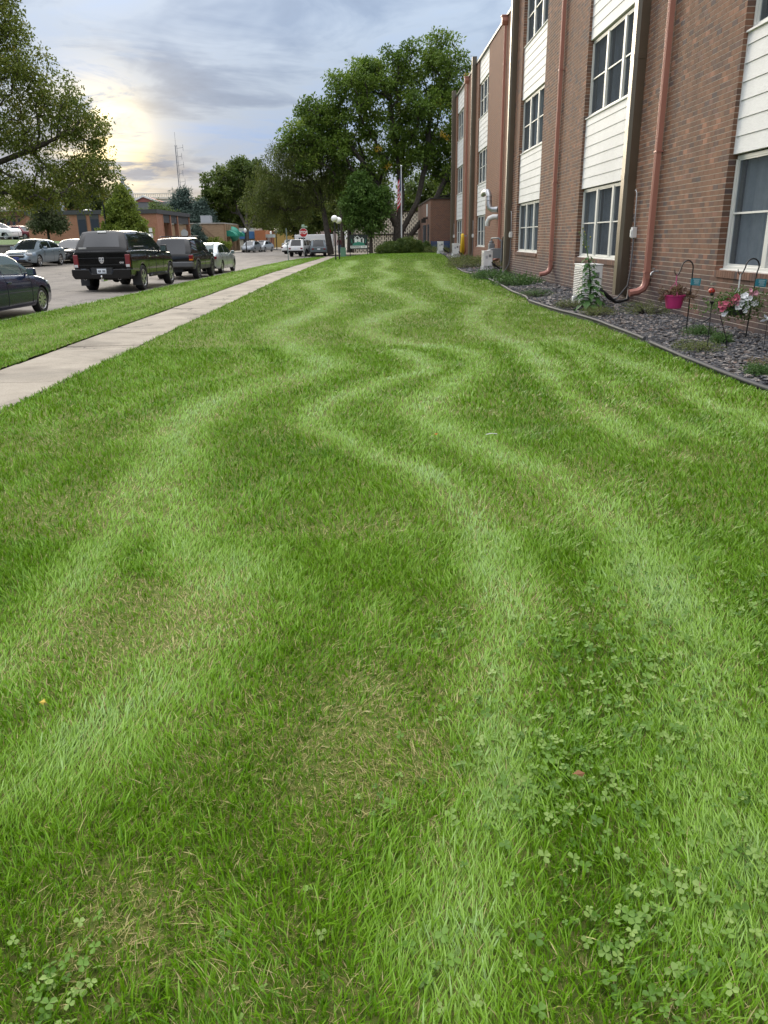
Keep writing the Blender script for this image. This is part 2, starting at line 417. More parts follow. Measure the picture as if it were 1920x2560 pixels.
# kerb along the verge, rounding the corner at the stop sign
ys = list(np.arange(-4, 60, 2.0))+list(np.arange(60, 73.9, 1.0))+[73.9]
mb = MB()
for a, b in zip(ys[:-1], ys[1:]):
    xa, xb = float(XK(a)), float(XK(b))
    vs = [(xa-.15, a, -.16), (xa-.02, a, -.16), (xa-.02, a, .0), (xa-.12, a, -.005), (xb-.15, b, -.16), (xb-.02, b, -.16), (xb-.02, b, .0), (xb-.12, b, -.005)]
    mb._add(vs, [(0, 1, 5, 4), (1, 2, 6, 5), (2, 3, 7, 6), (3, 0, 4, 7)])
mb.build('kerb', m_conc)['kind'] = 'structure'
mb = MB()
ys = list(range(-4, 74, 6))+list(range(74, 200, 8))
for a, b in zip(ys[:-1], ys[1:]):
    for (q0, q1, w0, w1) in ((0, 0, .14, .0),):
        xa, xb = float(XLK(a)), float(XLK(b)); za = float(road_z(xa, a)); zb = float(road_z(xb, b))
        vs = [(xa, a, za-.1), (xa-.15, a, za-.1), (xa-.15, a, za+.13), (xa-.02, a, za+.13), (xb, b, zb-.1), (xb-.15, b, zb-.1), (xb-.15, b, zb+.13), (xb-.02, b, zb+.13)]
        mb._add(vs, [(0, 3, 7, 4), (3, 2, 6, 7), (2, 1, 5, 6)])
mb.build('far_kerb', m_conc)['kind'] = 'structure'
# strip of pavement and ground on the far side of the street
sheet('far_pavement', list(range(-4, 74, 6))+list(range(74, 200, 8)), lambda y: float(XLK(y))-3.2, lambda y: float(XLK(y))-.15, 2, lambda x, y: road_z(XLK(y), y)+.12, m_conc2)

# concrete pavement: single slabs
def slab_mat(name, k):
    mt, t, b = newmat(name); pos = t.node('ShaderNodeNewGeometry').outputs['Position']
    c = t.ramp(t.noise(pos, 1.3, 6, .65), [(.3, tuple(v*k for v in (.28, .24, .185))), (.5, tuple(v*k for v in (.38, .33, .26))), (.7, tuple(v*k for v in (.45, .395, .315)))])
    c = t.mix(.75, c, t.ramp(t.noise(pos, .7, 5, .65, .6), [(.36, .55), (.52, 1.0)]), 'MULTIPLY')
    c = t.mix(.8, c, t.ramp(t.noise(pos, 55, 4, .7), [(.32, .72), (.66, 1.12)]), 'MULTIPLY')
    vo = t.node('ShaderNodeTexVoronoi', feature='DISTANCE_TO_EDGE', inputs={'Scale': .28}); w_ = t.node('ShaderNodeVectorMath', operation='SCALE', inputs={0: t.noise(pos, 1.6, 5, .7, 0, 1), 'Scale': 1.4}).outputs[0]
    t.l.new(t.vmath('ADD', pos, w_), vo.inputs['Vector'])
    c = t.mix(t.ramp(t.noise(pos, .5, 2), [(.38, 0.0), (.5, .95)]), c, t.mix(1.0, c, t.ramp(vo.outputs[0], [(.003, .25), (.010, 1.)]), 'MULTIPLY'))
    t.l.new(c, b.inputs['Base Color']); b.inputs['Roughness'].default_value = .9
    bp = t.node('ShaderNodeBump', inputs={'Strength': .6, 'Distance': .004, 'Height': t.noise(pos, 70, 5, .7)}); t.l.new(bp.outputs[0], b.inputs['Normal']); return mt
m_slab = slab_mat('pavement_slab', .80); m_slab_old = slab_mat('pavement_slab_old', .52)
pav = thing('pavement', None, None); pav['kind'] = 'structure'
y = -2.6; k = 0
while y < 76:
    L = random.choice((1.5, 1.85, 1.85, 2.3)); x0a, x0b, x1a, x1b = float(XL(y))+.02, float(XL(y+L))+.02, float(XR(y))-.02, float(XR(y+L))-.02
    g = .012; z = -.005+random.uniform(-.006, .006); tl = random.uniform(-.004, .004)
    mb = MB(); mb._add([(x0a, y+g, -.1), (x1a, y+g, -.1), (x1b, y+L-g, -.1), (x0b, y+L-g, -.1), (x0a, y+g, z), (x1a, y+g, z+tl), (x1b, y+L-g, z+tl), (x0b, y+L-g, z)],
                       [(4, 5, 6, 7), (0, 1, 5, 4), (1, 2, 6, 5), (2, 3, 7, 6), (3, 0, 4, 7)])
    mb.build('slab', m_slab_old if y < 7.4 else m_slab, pav, bevel=.008); y += L; k += 1

# lawn and verge surfaces (short thatch; the blades stand on it)
BANDS = {'A': [(-1.05, 1.96), (-0.87, 2.28), (-0.76, 2.77), (-0.65, 3.29), (-0.98, 4.16), (-1.58, 5.55), (-1.72, 6.17), (-1.69, 7.04), (-1.43, 8.34), (-0.88, 9.28), (-0.45, 10.16), (-0.96, 11.51), (-1.58, 13.52), (-1.68, 15.06), (-1.03, 18.29), (-0.8, 21.96), (-1.72, 26.44), (-2.1, 30.15), (-1.17, 32.83), (-.9, 37), (-1.7, 43), (-.9, 50), (-1.2, 58)],
 'A2': [(-1.42, 2.58), (-1.45, 2.87), (-1.41, 3.42), (-1.53, 4.33), (-1.5, 5.25)],
 'B': [(0.2, 1.22), (0.21, 1.31), (0.28, 1.65), (0.43, 2.14), (0.6, 2.77), (0.66, 3.71), (0.43, 5.0), (-0.13, 6.15), (-0.63, 6.79), (-0.27, 8.05), (0.4, 9.09), (0.82, 9.62), (0.46, 11.28)],
 'C': [(0.81, 1.41), (0.98, 1.88), (1.18, 2.56), (1.4, 3.67), (1.22, 4.73), (1.03, 5.5), (0.74, 6.25), (0.36, 7.19), (0.98, 8.83), (1.43, 9.77), (1.32, 11.42), (0.5, 12.17), (-0.26, 14.16), (0.37, 17.14), (1.42, 18.88), (0.95, 22.95), (0.08, 28.21), (1.39, 34.74), (.3, 42), (1.4, 49), (.9, 57)],
 'D': [(2.1, 5.87), (2.04, 6.72), (2.05, 8.23), (2.28, 9.84), (2.29, 11.92), (1.88, 14.48), (2.1, 16.82), (3.29, 20.6), (2.3, 27), (3.2, 34), (2.6, 42), (3.4, 52)],
 'E': [(3.33, 6.3), (3.22, 7.29), (3.43, 8.89), (3.27, 9.99), (3.0, 12.5)],
 'V': [(-6.9, 10), (-6.3, 20), (-6.2, 30), (-5.9, 45), (-5.4, 60)], 'V2': [(-5.4, 12), (-5.35, 25), (-5.3, 40)]}
def chaikin(p):
    for _ in range(2):
        q = [p[0]]
        for a, b in zip(p[:-1], p[1:]): q += [(.75*a[0]+.25*b[0], .75*a[1]+.25*b[1]), (.25*a[0]+.75*b[0], .25*a[1]+.75*b[1])]
        p = q+[p[-1]]
    return p
BANDS['D2'] = [(x+.5, y) for x, y in BANDS['D']]; BANDS['A4'] = [(x-.95, y) for x, y in BANDS['A'] if 7 < y]
BANDS = {k: chaikin(v) for k, v in BANDS.items()}
BW = {'A': .25, 'A2': .22, 'B': .15, 'C': .22, 'D': .17, 'E': .18, 'V': .3, 'V2': .12, 'C2': .10, 'A3': .10, 'D2': .10, 'A4': .12}
BA = {'C2': .55, 'A3': .55, 'D2': .6, 'A4': .45, 'V': .6, 'V2': .5}
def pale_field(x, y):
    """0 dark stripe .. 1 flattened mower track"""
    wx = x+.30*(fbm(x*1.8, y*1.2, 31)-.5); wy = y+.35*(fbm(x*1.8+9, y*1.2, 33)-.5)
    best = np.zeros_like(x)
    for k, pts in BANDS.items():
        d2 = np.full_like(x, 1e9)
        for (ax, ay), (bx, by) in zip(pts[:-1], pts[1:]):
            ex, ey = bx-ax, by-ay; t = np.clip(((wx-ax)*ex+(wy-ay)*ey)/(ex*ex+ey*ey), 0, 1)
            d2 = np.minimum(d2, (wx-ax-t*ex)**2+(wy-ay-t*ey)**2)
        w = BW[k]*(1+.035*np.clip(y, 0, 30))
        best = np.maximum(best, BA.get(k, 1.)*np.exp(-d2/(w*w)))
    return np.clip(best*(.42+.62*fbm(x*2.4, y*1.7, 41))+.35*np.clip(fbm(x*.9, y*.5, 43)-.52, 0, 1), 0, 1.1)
DRY = [(-.6, 1.45, .20, 1.0), (-.05, 1.95, .22, .9), (-1.05, 3.2, .36, .9), (-.78, 2.96, .3, .7), (.07, 2.05, .15, .9), (.2, 2.5, .35, .45), (-.1, 2.3, .3, .5), (-1.2, 2.7, .35, .5), (.9, 4.4, .35, .45), (-2.6, 6.5, .7, .5), (-.5, 2.1, .3, .35), (-1.9, 4.6, .5, .5), (.5, 3.1, .25, .4), (-.2, 1.25, .2, .4)]
def dry_field(x, y):
    s = np.clip((fbm(x*1.1, y*1.0, 51)-.60)*2.6, 0, .5)
    for (cx, cy, r, a) in DRY: s = s+a*np.exp(-((x-cx)**2+(y-cy)**2)/(r*r))
    return s*(.4+1.2*fbm(x*7, y*7, 53))
m_lawn = surf('lawn_thatch', [(.3, (.055, .095, .008)), (.5, (.11, .145, .016)), (.7, (.24, .20, .07))], 45, .95, .01, 160)
ys = np.concatenate([np.arange(-3, 12, .5), np.arange(12, 74.1, 1.0)])
sheet('lawn', ys, lambda y: float(XR(y))+.035, lambda y: float(XE(y)), 24, lambda x, y: lawn_z(x, y)+.0, m_lawn)
sheet('verge', ys[ys < 73.9], lambda y: float(XK(y))-.02, lambda y: float(XL(y))-.035, 6, lambda x, y: 0*x, m_lawn)

def grass_blades():
    zones = [(.55, 2.2, 2500, 3, .0036, .066), (.55, 2.2, 13500, 2, .0031, .056), (.55, 2.2, 9500, 1, .0046, .036), (2.2, 4.0, 4500, 1, .0062, .036), (2.2, 4.0, 9000, 2, .0043, .055), (4.0, 7.0, 3900, 2, .0057, .056), (7.0, 12., 1700, 2, .0085, .060),
             (12., 20., 950, 1, .0115, .060), (20., 35., 430, 1, .018, .062), (35., 74., 200, 1, .028, .065)]
    out = {3: [], 2: [], 1: []}
    for (y0, y1, dens, typ, wid, hgt) in zones:
        xa = max(-9.0, -.56*y1-.9); xb = min(6.0, .58*y1+.9)
        n = int((y1-y0)*(xb-xa)*dens); x = rng.uniform(xa, xb, n); y = rng.uniform(y0, y1, n)
        keep = (x > -.56*y-.9) & (x < .58*y+.9)
        xl = np.interp(y, [0, 80], [0, 0])
        XRy, XEy, XKy, XLy = XR(y), XE(y), XK(y), XL(y)
        rag = .11*(fbm(x*0+y*3, y*3, 61)-.62)
        keep &= ((x > XRy+.0+rag) & (x < XEy-.01)) | ((x > XKy-.05) & (x < XLy-.0-rag))
        x, y = x[keep], y[keep]
        # thinner on dry ground
        dry = dry_field(x, y); keep = rng.uniform(0, 1, len(x)) > .12*np.clip(dry, 0, 1); x, y, dry = x[keep], y[keep], dry[keep]
        out[typ].append((x, y, dry, np.full(len(x), wid), np.full(len(x), hgt)))
    VV = []; Q = []; T = []; pal = {'q': [], 't': []}; tn = {'q': [], 't': []}; off = 0
    for typ in (3, 2, 1):
        x, y, dry, wid, hgt = [np.concatenate(c) for c in zip(*out[typ])]; n = len(x)
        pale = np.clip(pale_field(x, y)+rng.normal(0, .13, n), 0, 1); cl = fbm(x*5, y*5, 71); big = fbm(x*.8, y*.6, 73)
        az = rng.uniform(0, 2*np.pi, n); k = pale
        # mowing: flattened away from the viewer in the tracks, standing and half towards him between them
        swirl = (fbm(x*3.0, y*2.4, 81)-.5)*9
        lx = np.cos(az)*.72+np.sin(swirl)*.38*(1-k)+.15*k; ly = np.sin(az)*.72+k*1.1-(1-k)*.28*np.cos(swirl)
        ln = rng.uniform(.5, 1.0, n)
        wid = wid*np.where(rng.uniform(0, 1, n) < .18, 1.45, .92); hh = hgt*rng.uniform(.5, 1.2, n)*(.72+.56*cl)*(1-.30*k)*(1-.35*np.clip(dry, 0, 1))
        lx, ly = lx*ln*hh, ly*ln*hh
        pa = np.arctan2(ly, lx)+np.pi/2+rng.normal(0, .6, n)
        wx, wy = np.cos(pa)*wid*.5*rng.uniform(.7, 1.25, n), np.sin(pa)*wid*.5*rng.uniform(.7, 1.25, n)
        z0 = lawn_z(x, y)-.004
        isdry = (rng.uniform(0, 1, n) < .045+.52*np.clip(dry, 0, 1))
        flat = np.where(isdry, rng.uniform(.35, .9, n), 1.0); hh = hh*flat; lx = lx*np.where(isdry, 1.5, 1.); ly = ly*np.where(isdry, 1.5, 1.); wx = wx*np.where(isdry, .62, 1.); wy = wy*np.where(isdry, .62, 1.)
        col = np.where(isdry, 2.0+rng.uniform(0, 1, n), np.clip(.19+.48*k+.32*(big-.5)+.28*(cl-.5)+rng.normal(0, .09, n), 0, 1))  # tracks paler: pressed grass, with the sheen of leaning blades put into colour
        def ring(s, wf):
            cx = x+lx*s**1.7; cy = y+ly*s**1.7; cz = z0+hh*(s-.22*s*s)*1.15
            return np.stack([cx-wx*wf, cy-wy*wf, cz], -1), np.stack([cx+wx*wf, cy+wy*wf, cz], -1)
        lev = {3: [(0, .8), (.4, 1.), (.75, .8)], 2: [(0, .9), (.55, 1.)], 1: [(0, 1.)]}[typ]
        P = []
        for s, wf in lev: P += list(ring(s, wf))
        P.append(ring(1., 0)[0]); m_ = len(P); V = np.stack(P, 1).reshape(-1, 3); b = off+np.arange(n)*m_
        for i in range(len(lev)-1):
            Q.append(np.stack([b+2*i, b+2*i+1, b+2*i+3, b+2*i+2], -1)); tn['q'].append(col)
        i = len(lev)-1; T.append(np.stack([b+2*i, b+2*i+1, b+2*i+2], -1)); tn['t'].append(col)
        VV.append(V); off += len(V)
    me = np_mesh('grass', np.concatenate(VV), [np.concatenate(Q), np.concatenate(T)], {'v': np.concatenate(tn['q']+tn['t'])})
    return me
def grass_mat():
    mt, t, b = newmat('grass_blade')
    v = t.node('ShaderNodeAttribute', attribute_name='v').outputs['Fac']
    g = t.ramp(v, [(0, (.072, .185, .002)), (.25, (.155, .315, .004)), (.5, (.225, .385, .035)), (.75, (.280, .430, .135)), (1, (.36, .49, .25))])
    s = t.ramp(t.math('SUBTRACT', v, 2.0), [(0, (.40, .38, .11)), (.5, (.48, .41, .18)), (1, (.30, .22, .09))])
    c = t.mix(t.math('GREATER_THAN', v, 1.5), g, s)
    t.l.new(c, b.inputs['Base Color']); b.inputs['Roughness'].default_value = .42; b.inputs['Specular IOR Level'].default_value = .5
    tr = t.node('ShaderNodeBsdfTranslucent', inputs={0: c})
    mx = t.node('ShaderNodeMixShader', inputs={0: .20, 1: b.outputs[0], 2: tr.outputs[0]})
    out = [n for n in t.n if n.type == 'OUTPUT_MATERIAL'][0]; t.l.new(mx.outputs[0], out.inputs[0]); return mt
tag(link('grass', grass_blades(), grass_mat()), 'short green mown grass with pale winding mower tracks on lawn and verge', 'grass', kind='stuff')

def clover():
    spots = [(.91, 2.78, .32, 120), (.49, 1.93, .16, 70), (1.12, 2.46, .34, 130), (1.55, 3.05, .30, 60), (.64, 1.84, .2, 90), (.60, 1.34, .16, 70), (.86, 1.45, .16, 70), (.80, 2.2, .25, 90),
             (.41, 1.9, .2, 25), (.27, 2.87, .08, 8), (-.70, 1.28, .09, 26), (-.85, 1.40, .06, 5), (0, 1.81, .05, 6), (.13, 1.24, .05, 4), (-.38, 1.38, .03, 2), (.35, 2.3, .12, 12), (1.3, 3.6, .4, 60), (1.1, 1.8, .25, 60), (.3, 1.3, .25, 20), (1.6, 2.6, .35, 60), (-.2, 1.2, .15, 8), (-.75, 1.2, .12, 14)]
    V = []; F = []; A = []
    for (cx, cy, r, n) in spots:
        for i in range(int(n*1.35)):
            x = random.gauss(cx, r*.75); y = random.gauss(cy, r*.75); h = random.uniform(.018, .046); s = random.uniform(.0048, .0118)
            tl = Vector((random.gauss(0, .42), random.gauss(-.12, .42), 1)).normalized(); u = tl.orthogonal().normalized(); u.rotate(Matrix.Rotation(random.uniform(0, 6.28), 3, tl)); w = tl.cross(u)
            c = Vector((x, y, h)); val = random.uniform(0, 1); o = len(V)
            V += [c+Vector((random.uniform(-.02, .02), random.uniform(-.02, .02), -h)), c+Vector((.0016, 0, 0)), c-Vector((.0016, 0, 0))]; F.append((o, o+1, o+2)); A.append(.2)
            for k in range(3):
                a = k*2.094+random.uniform(-.2, .2); d = u*math.cos(a)+w*math.sin(a); e = tl.cross(d); fold = random.uniform(.1, .45)
                o = len(V); V += [c, c+d*s*.8+e*s*.75+tl*s*fold*.8, c+d*s*1.55+e*s*.62+tl*s*fold*.7, c+d*s*1.6, c+d*s*1.55-e*s*.62+tl*s*fold*.7, c+d*s*.8-e*s*.75+tl*s*fold*.8]
                F += [(o, o+1, o+2, o+3), (o, o+3, o+4, o+5)]; A += [val, val]
    me = bpy.data.meshes.new('clover'); me.from_pydata([tuple(v) for v in V], [], F)
    at = me.attributes.new('v', 'FLOAT', 'FACE'); at.data.foreach_set('value', np.asarray(A, np.float32)); return me
tag(link('clover', clover(), leafmat('clover_leaf', [(0, (.060, .140, .010)), (.5, (.130, .245, .030)), (1, (.24, .34, .085))], .25, .5)),
    'blue green clover leaves growing through the near lawn', 'clover', kind='stuff')

# ------------------------------------------------------------------ trees and bushes
def tree_skeleton(stems, centers, k_path=.55, droop=0.):
    """greedy branch growth: every leaf cluster joins the branch point that is cheapest to reach"""
    P = []; par = []; plen = []
    for st in stems:
        prev = -1; 
        for i, p in enumerate(st):
            p = Vector(p)
            if i == 0 and len(P) > 0: prev = 0; continue
            P.append(p); par.append(prev); plen.append(0 if prev < 0 else plen[prev]+(p-P[prev]).length); prev = len(P)-1
    nst = len(P); arr = np.array([tuple(p) for p in P]); pl_ = np.array(plen)
    first_ok = 1
    cs = sorted(centers, key=lambda c: (Vector(c)-P[min(2, nst-1)]).length)
    tips = []
    for c in cs:
        c = Vector(c); d = np.linalg.norm(arr-np.array(c), axis=1)
        cost = d+k_path*pl_*.5+np.where(arr[:, 2] > c.z+.3, 2.0*(arr[:, 2]-c.z), 0)*(0.2 if droop else 1)
        cost[0] += 1e6 if nst > 1 else 0
        i = int(np.argmin(cost)); a = P[i]; L = (c-a).length
        new = []
        nseg = 3 if L > 2 else 2
        for s in range(1, nseg+1):
            t = s/nseg; p = a.lerp(c, t)+Vector((random.gauss(0, .05), random.gauss(0, .05), (math.sin(t*math.pi))*(.10 if not droop else .25)))*L*(0 if s == nseg else 1)
            P.append(p); par.append(i); plen.append(plen[i]+(p-P[i]).length); i = len(P)-1; new.append(tuple(p))
        arr = np.vstack([arr, np.array(new)]); pl_ = np.append(pl_, plen[-nseg:]); tips.append(i)
    return P, par, tips
def tree_wood(P, par, tips, r_base, r_tip=.014, flare=1.35):
    n = len(P); acc = [0.]*n
    for t in tips: acc[t] += r_tip**2.2
    for i in range(n-1, 0, -1):
        if acc[i] == 0: acc[i] = r_tip**2.2
        if par[i] >= 0: acc[par[i]] += acc[i]
    rad = [a**(1/2.2) for a in acc]; f = r_base/max(rad[0], 1e-6)
    mb = MB()
    def R(i): 
        r = rad[i]; w = min(1, r/rad[0]); return r*(f*w+(1-w)*max(f, .9) if f > 1 else f*w**.3+(1-w**.3)*1.0)
    for i in range(1, n):
        p = par[i]
        if p < 0: continue
        ra, rb = R(p), R(i); 
        if p != 0 and ra > rb*1.6 and par[p] >= 0: ra = rb*1.25
        if p == 0: ra *= flare
        mb.tube([P[p], P[i]], [ra, rb], 8 if rb > .12 else (5 if rb > .04 else 3), cap=False)
    return mb
def leaf_mesh(name, cl, n, size, sx, aspect=.55, up=.55, hang=0., vbase=None, curl=.2):
    """cl (m,3) cluster centres with radii; n leaves in each"""
    m_ = len(cl); C = np.repeat(np.asarray(cl)[:, :3], n, 0); rad = np.repeat(np.asarray(cl)[:, 3], n)
    N = len(C); d = rng.normal(0, 1, (N, 3)); d /= np.linalg.norm(d, axis=1)[:, None]; rr = rng.uniform(0, 1, N)**.45
    off = d*(rr*rad)[:, None]*np.array(sx)[None]
    p = C+off
    ax = d*.5+rng.normal(0, .7, (N, 3)); ax[:, 2] -= hang; ax /= np.linalg.norm(ax, axis=1)[:, None]
    nr = rng.normal(0, .6, (N, 3)); nr[:, 2] += up; w = np.cross(ax, nr); w /= np.linalg.norm(w, axis=1)[:, None]
    nn = np.cross(w, ax); s = size*rng.uniform(.6, 1.25, N)[:, None]
    V = np.stack([p, p+ax*s*.5+w*s*aspect*.5+nn*s*curl*.3, p+ax*s-nn*s*curl*.3, p+ax*s*.5-w*s*aspect*.5+nn*s*curl*.3], 1).reshape(-1, 3)
    b = np.arange(N)*4
    cv = np.repeat(rng.uniform(-.22, .22, m_) if vbase is None else vbase, n)
    val = np.clip(.5+cv+rng.normal(0, .14, N), 0, 1)
    return np_mesh(name, V, [np.stack([b, b+1, b+2, b+3], -1)], {'v': val})
def sample_lobes(lobes, n, mind, bias=.5):
    wts = np.array([l[3]*l[4]*l[5] for l in lobes]); wts = wts**.72; wts /= wts.sum(); out = []
    tries = 0
    while len(out) < n and tries < n*30:
        tries += 1; l = lobes[rng.choice(len(lobes), p=wts)]
        v = rng.normal(0, 1, 3); v /= np.linalg.norm(v); r = rng.uniform(0, 1)**bias
        if v[2] < -.55 and rng.uniform() < .5: continue
        p = np.array(l[:3])+v*r*np.array(l[3:6])
        if all((p[0]-q[0])**2+(p[1]-q[1])**2+(p[2]-q[2])**2 > mind*mind for q in out): out.append(p)
    return out
m_bark = surf('bark', [(.3, (.035, .028, .022)), (.7, (.10, .085, .068))], 5, .95, .02, 20, world=False)
m_bark_pale = surf('bark_pale', [(.3, (.09, .08, .068)), (.7, (.19, .17, .145))], 5, .95, .02, 20, world=False)
def tree(name, label, cat, loc, lobes, stems, nclu, nleaf, lsize, crad, mat, r_base, seed, mind=.6, aspect=.55, hang=0., sx=(1, 1, .8), group=None, bark=None, up=.55, bias=.5, extra=None, droop=0., curl=.2):
    global rng
    random.seed(seed); rng = np.random.default_rng(seed)
    root = thing(name, label, cat, loc, 0, group)
    cs = sample_lobes(lobes, nclu, mind, bias)
    P, par, tips = tree_skeleton(stems, [tuple(c) for c in cs], droop=droop)
    o = tree_wood(P, par, tips, r_base).build('trunk', bark or m_bark, root, smooth=60, fix=False)
    cl = [(c[0], c[1], c[2], crad*rng.uniform(.7, 1.25)) for c in cs]
    # a few leaves along the branches too
    link('crown', leaf_mesh('crown', cl, nleaf, lsize, sx, aspect, up, hang, curl=curl), mat, root)
    if extra: extra(root)
    return root
def bush(name, label, cat, loc, lobes, nclu, nleaf, lsize, crad, mat, seed, mind=.1, aspect=.4, hang=-.2, group=None, sx=(1, 1, .9), up=.4):
    global rng
    random.seed(seed); rng = np.random.default_rng(seed)
    root = thing(name, label, cat, loc, 0, group)
    cs = sample_lobes(lobes, nclu, mind, .4); cs = [c for c in cs if c[2] > .02]
    mb = MB()
    for c in cs[::3]: mb.tube([(c[0]*.15, c[1]*.3, 0), (c[0]*.6, c[1]*.7, c[2]*.6), tuple(c)], [.02, .012, .004], 3, cap=False)
    mb.build('stem', m_bark, root, fix=False)
    cl = [(c[0], c[1], c[2], crad*rng.uniform(.7, 1.25)) for c in cs]
    link('foliage', leaf_mesh('foliage', cl, nleaf, lsize, sx, aspect, up, hang), mat, root)
    return root

# ------------------------------------------------------------------ the brick apartment building on the right
BH, BL, JT = .0875, .195, .0108
FACE1, FACE2 = 6.0, 6.85
ZB, ROOF = -.12, 11.35
BAYS1 = [(9.65, 13.90), (19.22, 23.47), (28.84, 33.09)]
BAYS2 = [(47.7, 51.8), (59.25, 63.5)]
LEV_W = [(.96, 2.76), (4.54, 6.40), (8.19, 10.06)]
LEV_S = [(2.76, 4.51), (6.40, 8.16), (10.06, 11.28)]
END1, END2 = 35.6, 67.2
m_mortar = surf('mortar', [(.3, (.52, .45, .37)), (.7, (.66, .58, .48))], 20, .95, .001, 200)
m_brick = brick_piece_mat('brick_joined', False); m_brick1 = brick_piece_mat('brick_single', True)
m_brickfar = brick_tex_mat('brick_far', (.290, .130, .072), (.215, .102, .064), (.40, .31, .23))
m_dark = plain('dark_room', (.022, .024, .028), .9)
m_coping = plain('coping_metal', (.045, .036, .030), .45, .3)
m_siding = surf('siding_paint', [(.3, (.70, .69, .67)), (.7, (.80, .79, .77))], 3, .6, .0)
def siding_mat():
    mt, t, b = newmat('siding_woodgrain')
    pos = t.node('ShaderNodeNewGeometry').outputs['Position']
    mp = t.node('ShaderNodeMapping', inputs={'Vector': pos}); mp.inputs['Scale'].default_value = (1, .9, 6)
    n = t.noise(mp.outputs[0], 6, 7, .7, 2.2)
    c = t.ramp(n, [(.3, (.66, .655, .64)), (.6, (.80, .795, .78))])
    st = t.ramp(t.noise(pos, 1.1, 5, .6), [(.35, .86), (.6, 1.0)])
    t.l.new(t.mix(.7, c, st, 'MULTIPLY'), b.inputs['Base Color']); b.inputs['Roughness'].default_value = .6
    bp = t.node('ShaderNodeBump', inputs={'Strength': 1.0, 'Distance': .005, 'Height': n}); t.l.new(bp.outputs[0], b.inputs['Normal']); return mt
m_sid = siding_mat()
m_frame = plain('window_frame_paint', (.66, .65, .60), .45, var=.05)
m_jamb = plain('window_jamb_paint', (.42, .42, .40), .5, var=.05)
m_pane = glassmat('window_pane', (.105, .116, .130), .50, .20)
for _n in m_pane.node_tree.nodes:
    if _n.type == 'BSDF_PRINCIPLED': _n.inputs['Specular IOR Level'].default_value = .0
m_curtain = surf('curtain', [(.3, (.36, .40, .44)), (.7, (.60, .62, .64))], 3, .9, .0)
m_curtain2 = surf('curtain_dim', [(.3, (.10, .11, .125)), (.7, (.24, .255, .275))], 2.5, .9, .0)
m_column = plain('bronze_metal', (.155, .125, .088), .38, .55, var=.1, scale=2)
m_pipe = plain('salmon_metal', (.46, .205, .150), .42, .15, var=.1, scale=3)
m_pipe_dk = plain('salmon_metal_joint', (.40, .17, .13), .45, .15)
m_wht = plain('white_enamel', (.74, .74, .71), .45, var=.06, scale=4)
m_galv = plain('galvanised', (.42, .43, .44), .4, .7, var=.12)
m_blackrub = plain('black_rubber', (.016, .016, .017), .55)
m_greypl = plain('grey_plastic', (.20, .20, .205), .5)

bld = thing('apartment_building', 'three storey brown brick apartment building with white siding panels between its windows', 'building', (0, 0, 0))
# core volumes (mortar coloured backing just behind the bricks)
mb = MB(); bk = FACE1+.0045
def backing(y0, y1, z0, z1): mb.bb(bk, bk+.30, y0, y1, z0, z1)
segs = [(7.0, 9.65), (13.90, 19.22), (23.47, 28.84), (33.09, END1)]
for a, b in segs: backing(a, b, ZB, ROOF)
for a, b in BAYS1: backing(a+.0005, b-.0005, ZB, .86)
near_wall = mb.build('brick_wall', m_mortar, bld)
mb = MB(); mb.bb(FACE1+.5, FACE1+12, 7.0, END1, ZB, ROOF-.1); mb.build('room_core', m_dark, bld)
# bricks: one shape per size, the 300 that show largest as pieces, the rest joined
bricks = []
def course_row(y0, y1, z, k):
    y = y0-(BL/2 if k % 2 else 0)
    while y < y1-.02:
        a, b = max(y, y0)+.0032, min(y+BL, y1)-.0032
        if b-a > .03: bricks.append((a, b, z+JT/2, z+BH-JT/2))
        y += BL
def brick_field(y0, y1, z0, z1):
    k0 = int(round((z0-ZB)/BH)); k1 = int(round((z1-ZB)/BH))
    for k in range(k0, k1): course_row(y0, y1, ZB+k*BH, k)
for a, b in segs: brick_field(a, b, ZB, ROOF-.06)
for a, b in BAYS1: brick_field(a, b, ZB, .80)
def show_size(bk_):
    y = (bk_[0]+bk_[1])/2; z = (bk_[2]+bk_[3])/2
    P = Vector((FACE1, y, z))-Vector((0, 0, EYE)); dz = P.dot(fwd); ux = P.dot(r2)/dz*1940; uy = P.dot(u2)/dz*1940
    if abs(ux) > 960 or abs(uy) > 1280 or z < .02: return 0
    return (bk_[1]-bk_[0])*FACE1/y/y*1e3*(1 if bk_[1]-bk_[0] > .15 else .6)
order = sorted(range(len(bricks)), key=lambda i: -show_size(bricks[i])); single = set(order[:250])
shape = {}
for i in order[:250]:
    a, b, z0, z1 = bricks[i]; key = (round(b-a, 3),)
    if key not in shape:
        q = MB(); L = b-a; h = z1-z0; q.bb(0, .05, -L/2, L/2, -h/2, h/2); shape[key] = q.mesh('brick')
    o = link('brick', shape[key], m_brick1, near_wall); o.location = (FACE1+random.uniform(.0, .0014), (a+b)/2, (z0+z1)/2)
rest = np.array([bricks[i] for i in range(len(bricks)) if i not in single])
n = len(rest); xo = FACE1+rng.uniform(.0, .0014, n); xb = np.full(n, FACE1+.05)
a, b, z0, z1 = rest.T
V = np.stack([np.stack(p, -1) for p in ((xo, a, z0), (xo, b, z0), (xo, b, z1), (xo, a, z1), (xb, a, z0), (xb, b, z0), (xb, b, z1), (xb, a, z1))], 1).reshape(-1, 3)
bi = np.arange(n)*8
F = np.concatenate([np.stack([bi+j for j in f], -1) for f in ((0, 3, 2, 1), (0, 1, 5, 4), (1, 2, 6, 5), (2, 3, 7, 6), (3, 0, 4, 7))])
me = np_mesh('brick_field', V, [F]); me.shade_flat(); link('brick_field', me, m_brick, near_wall)['kind'] = 'stuff'
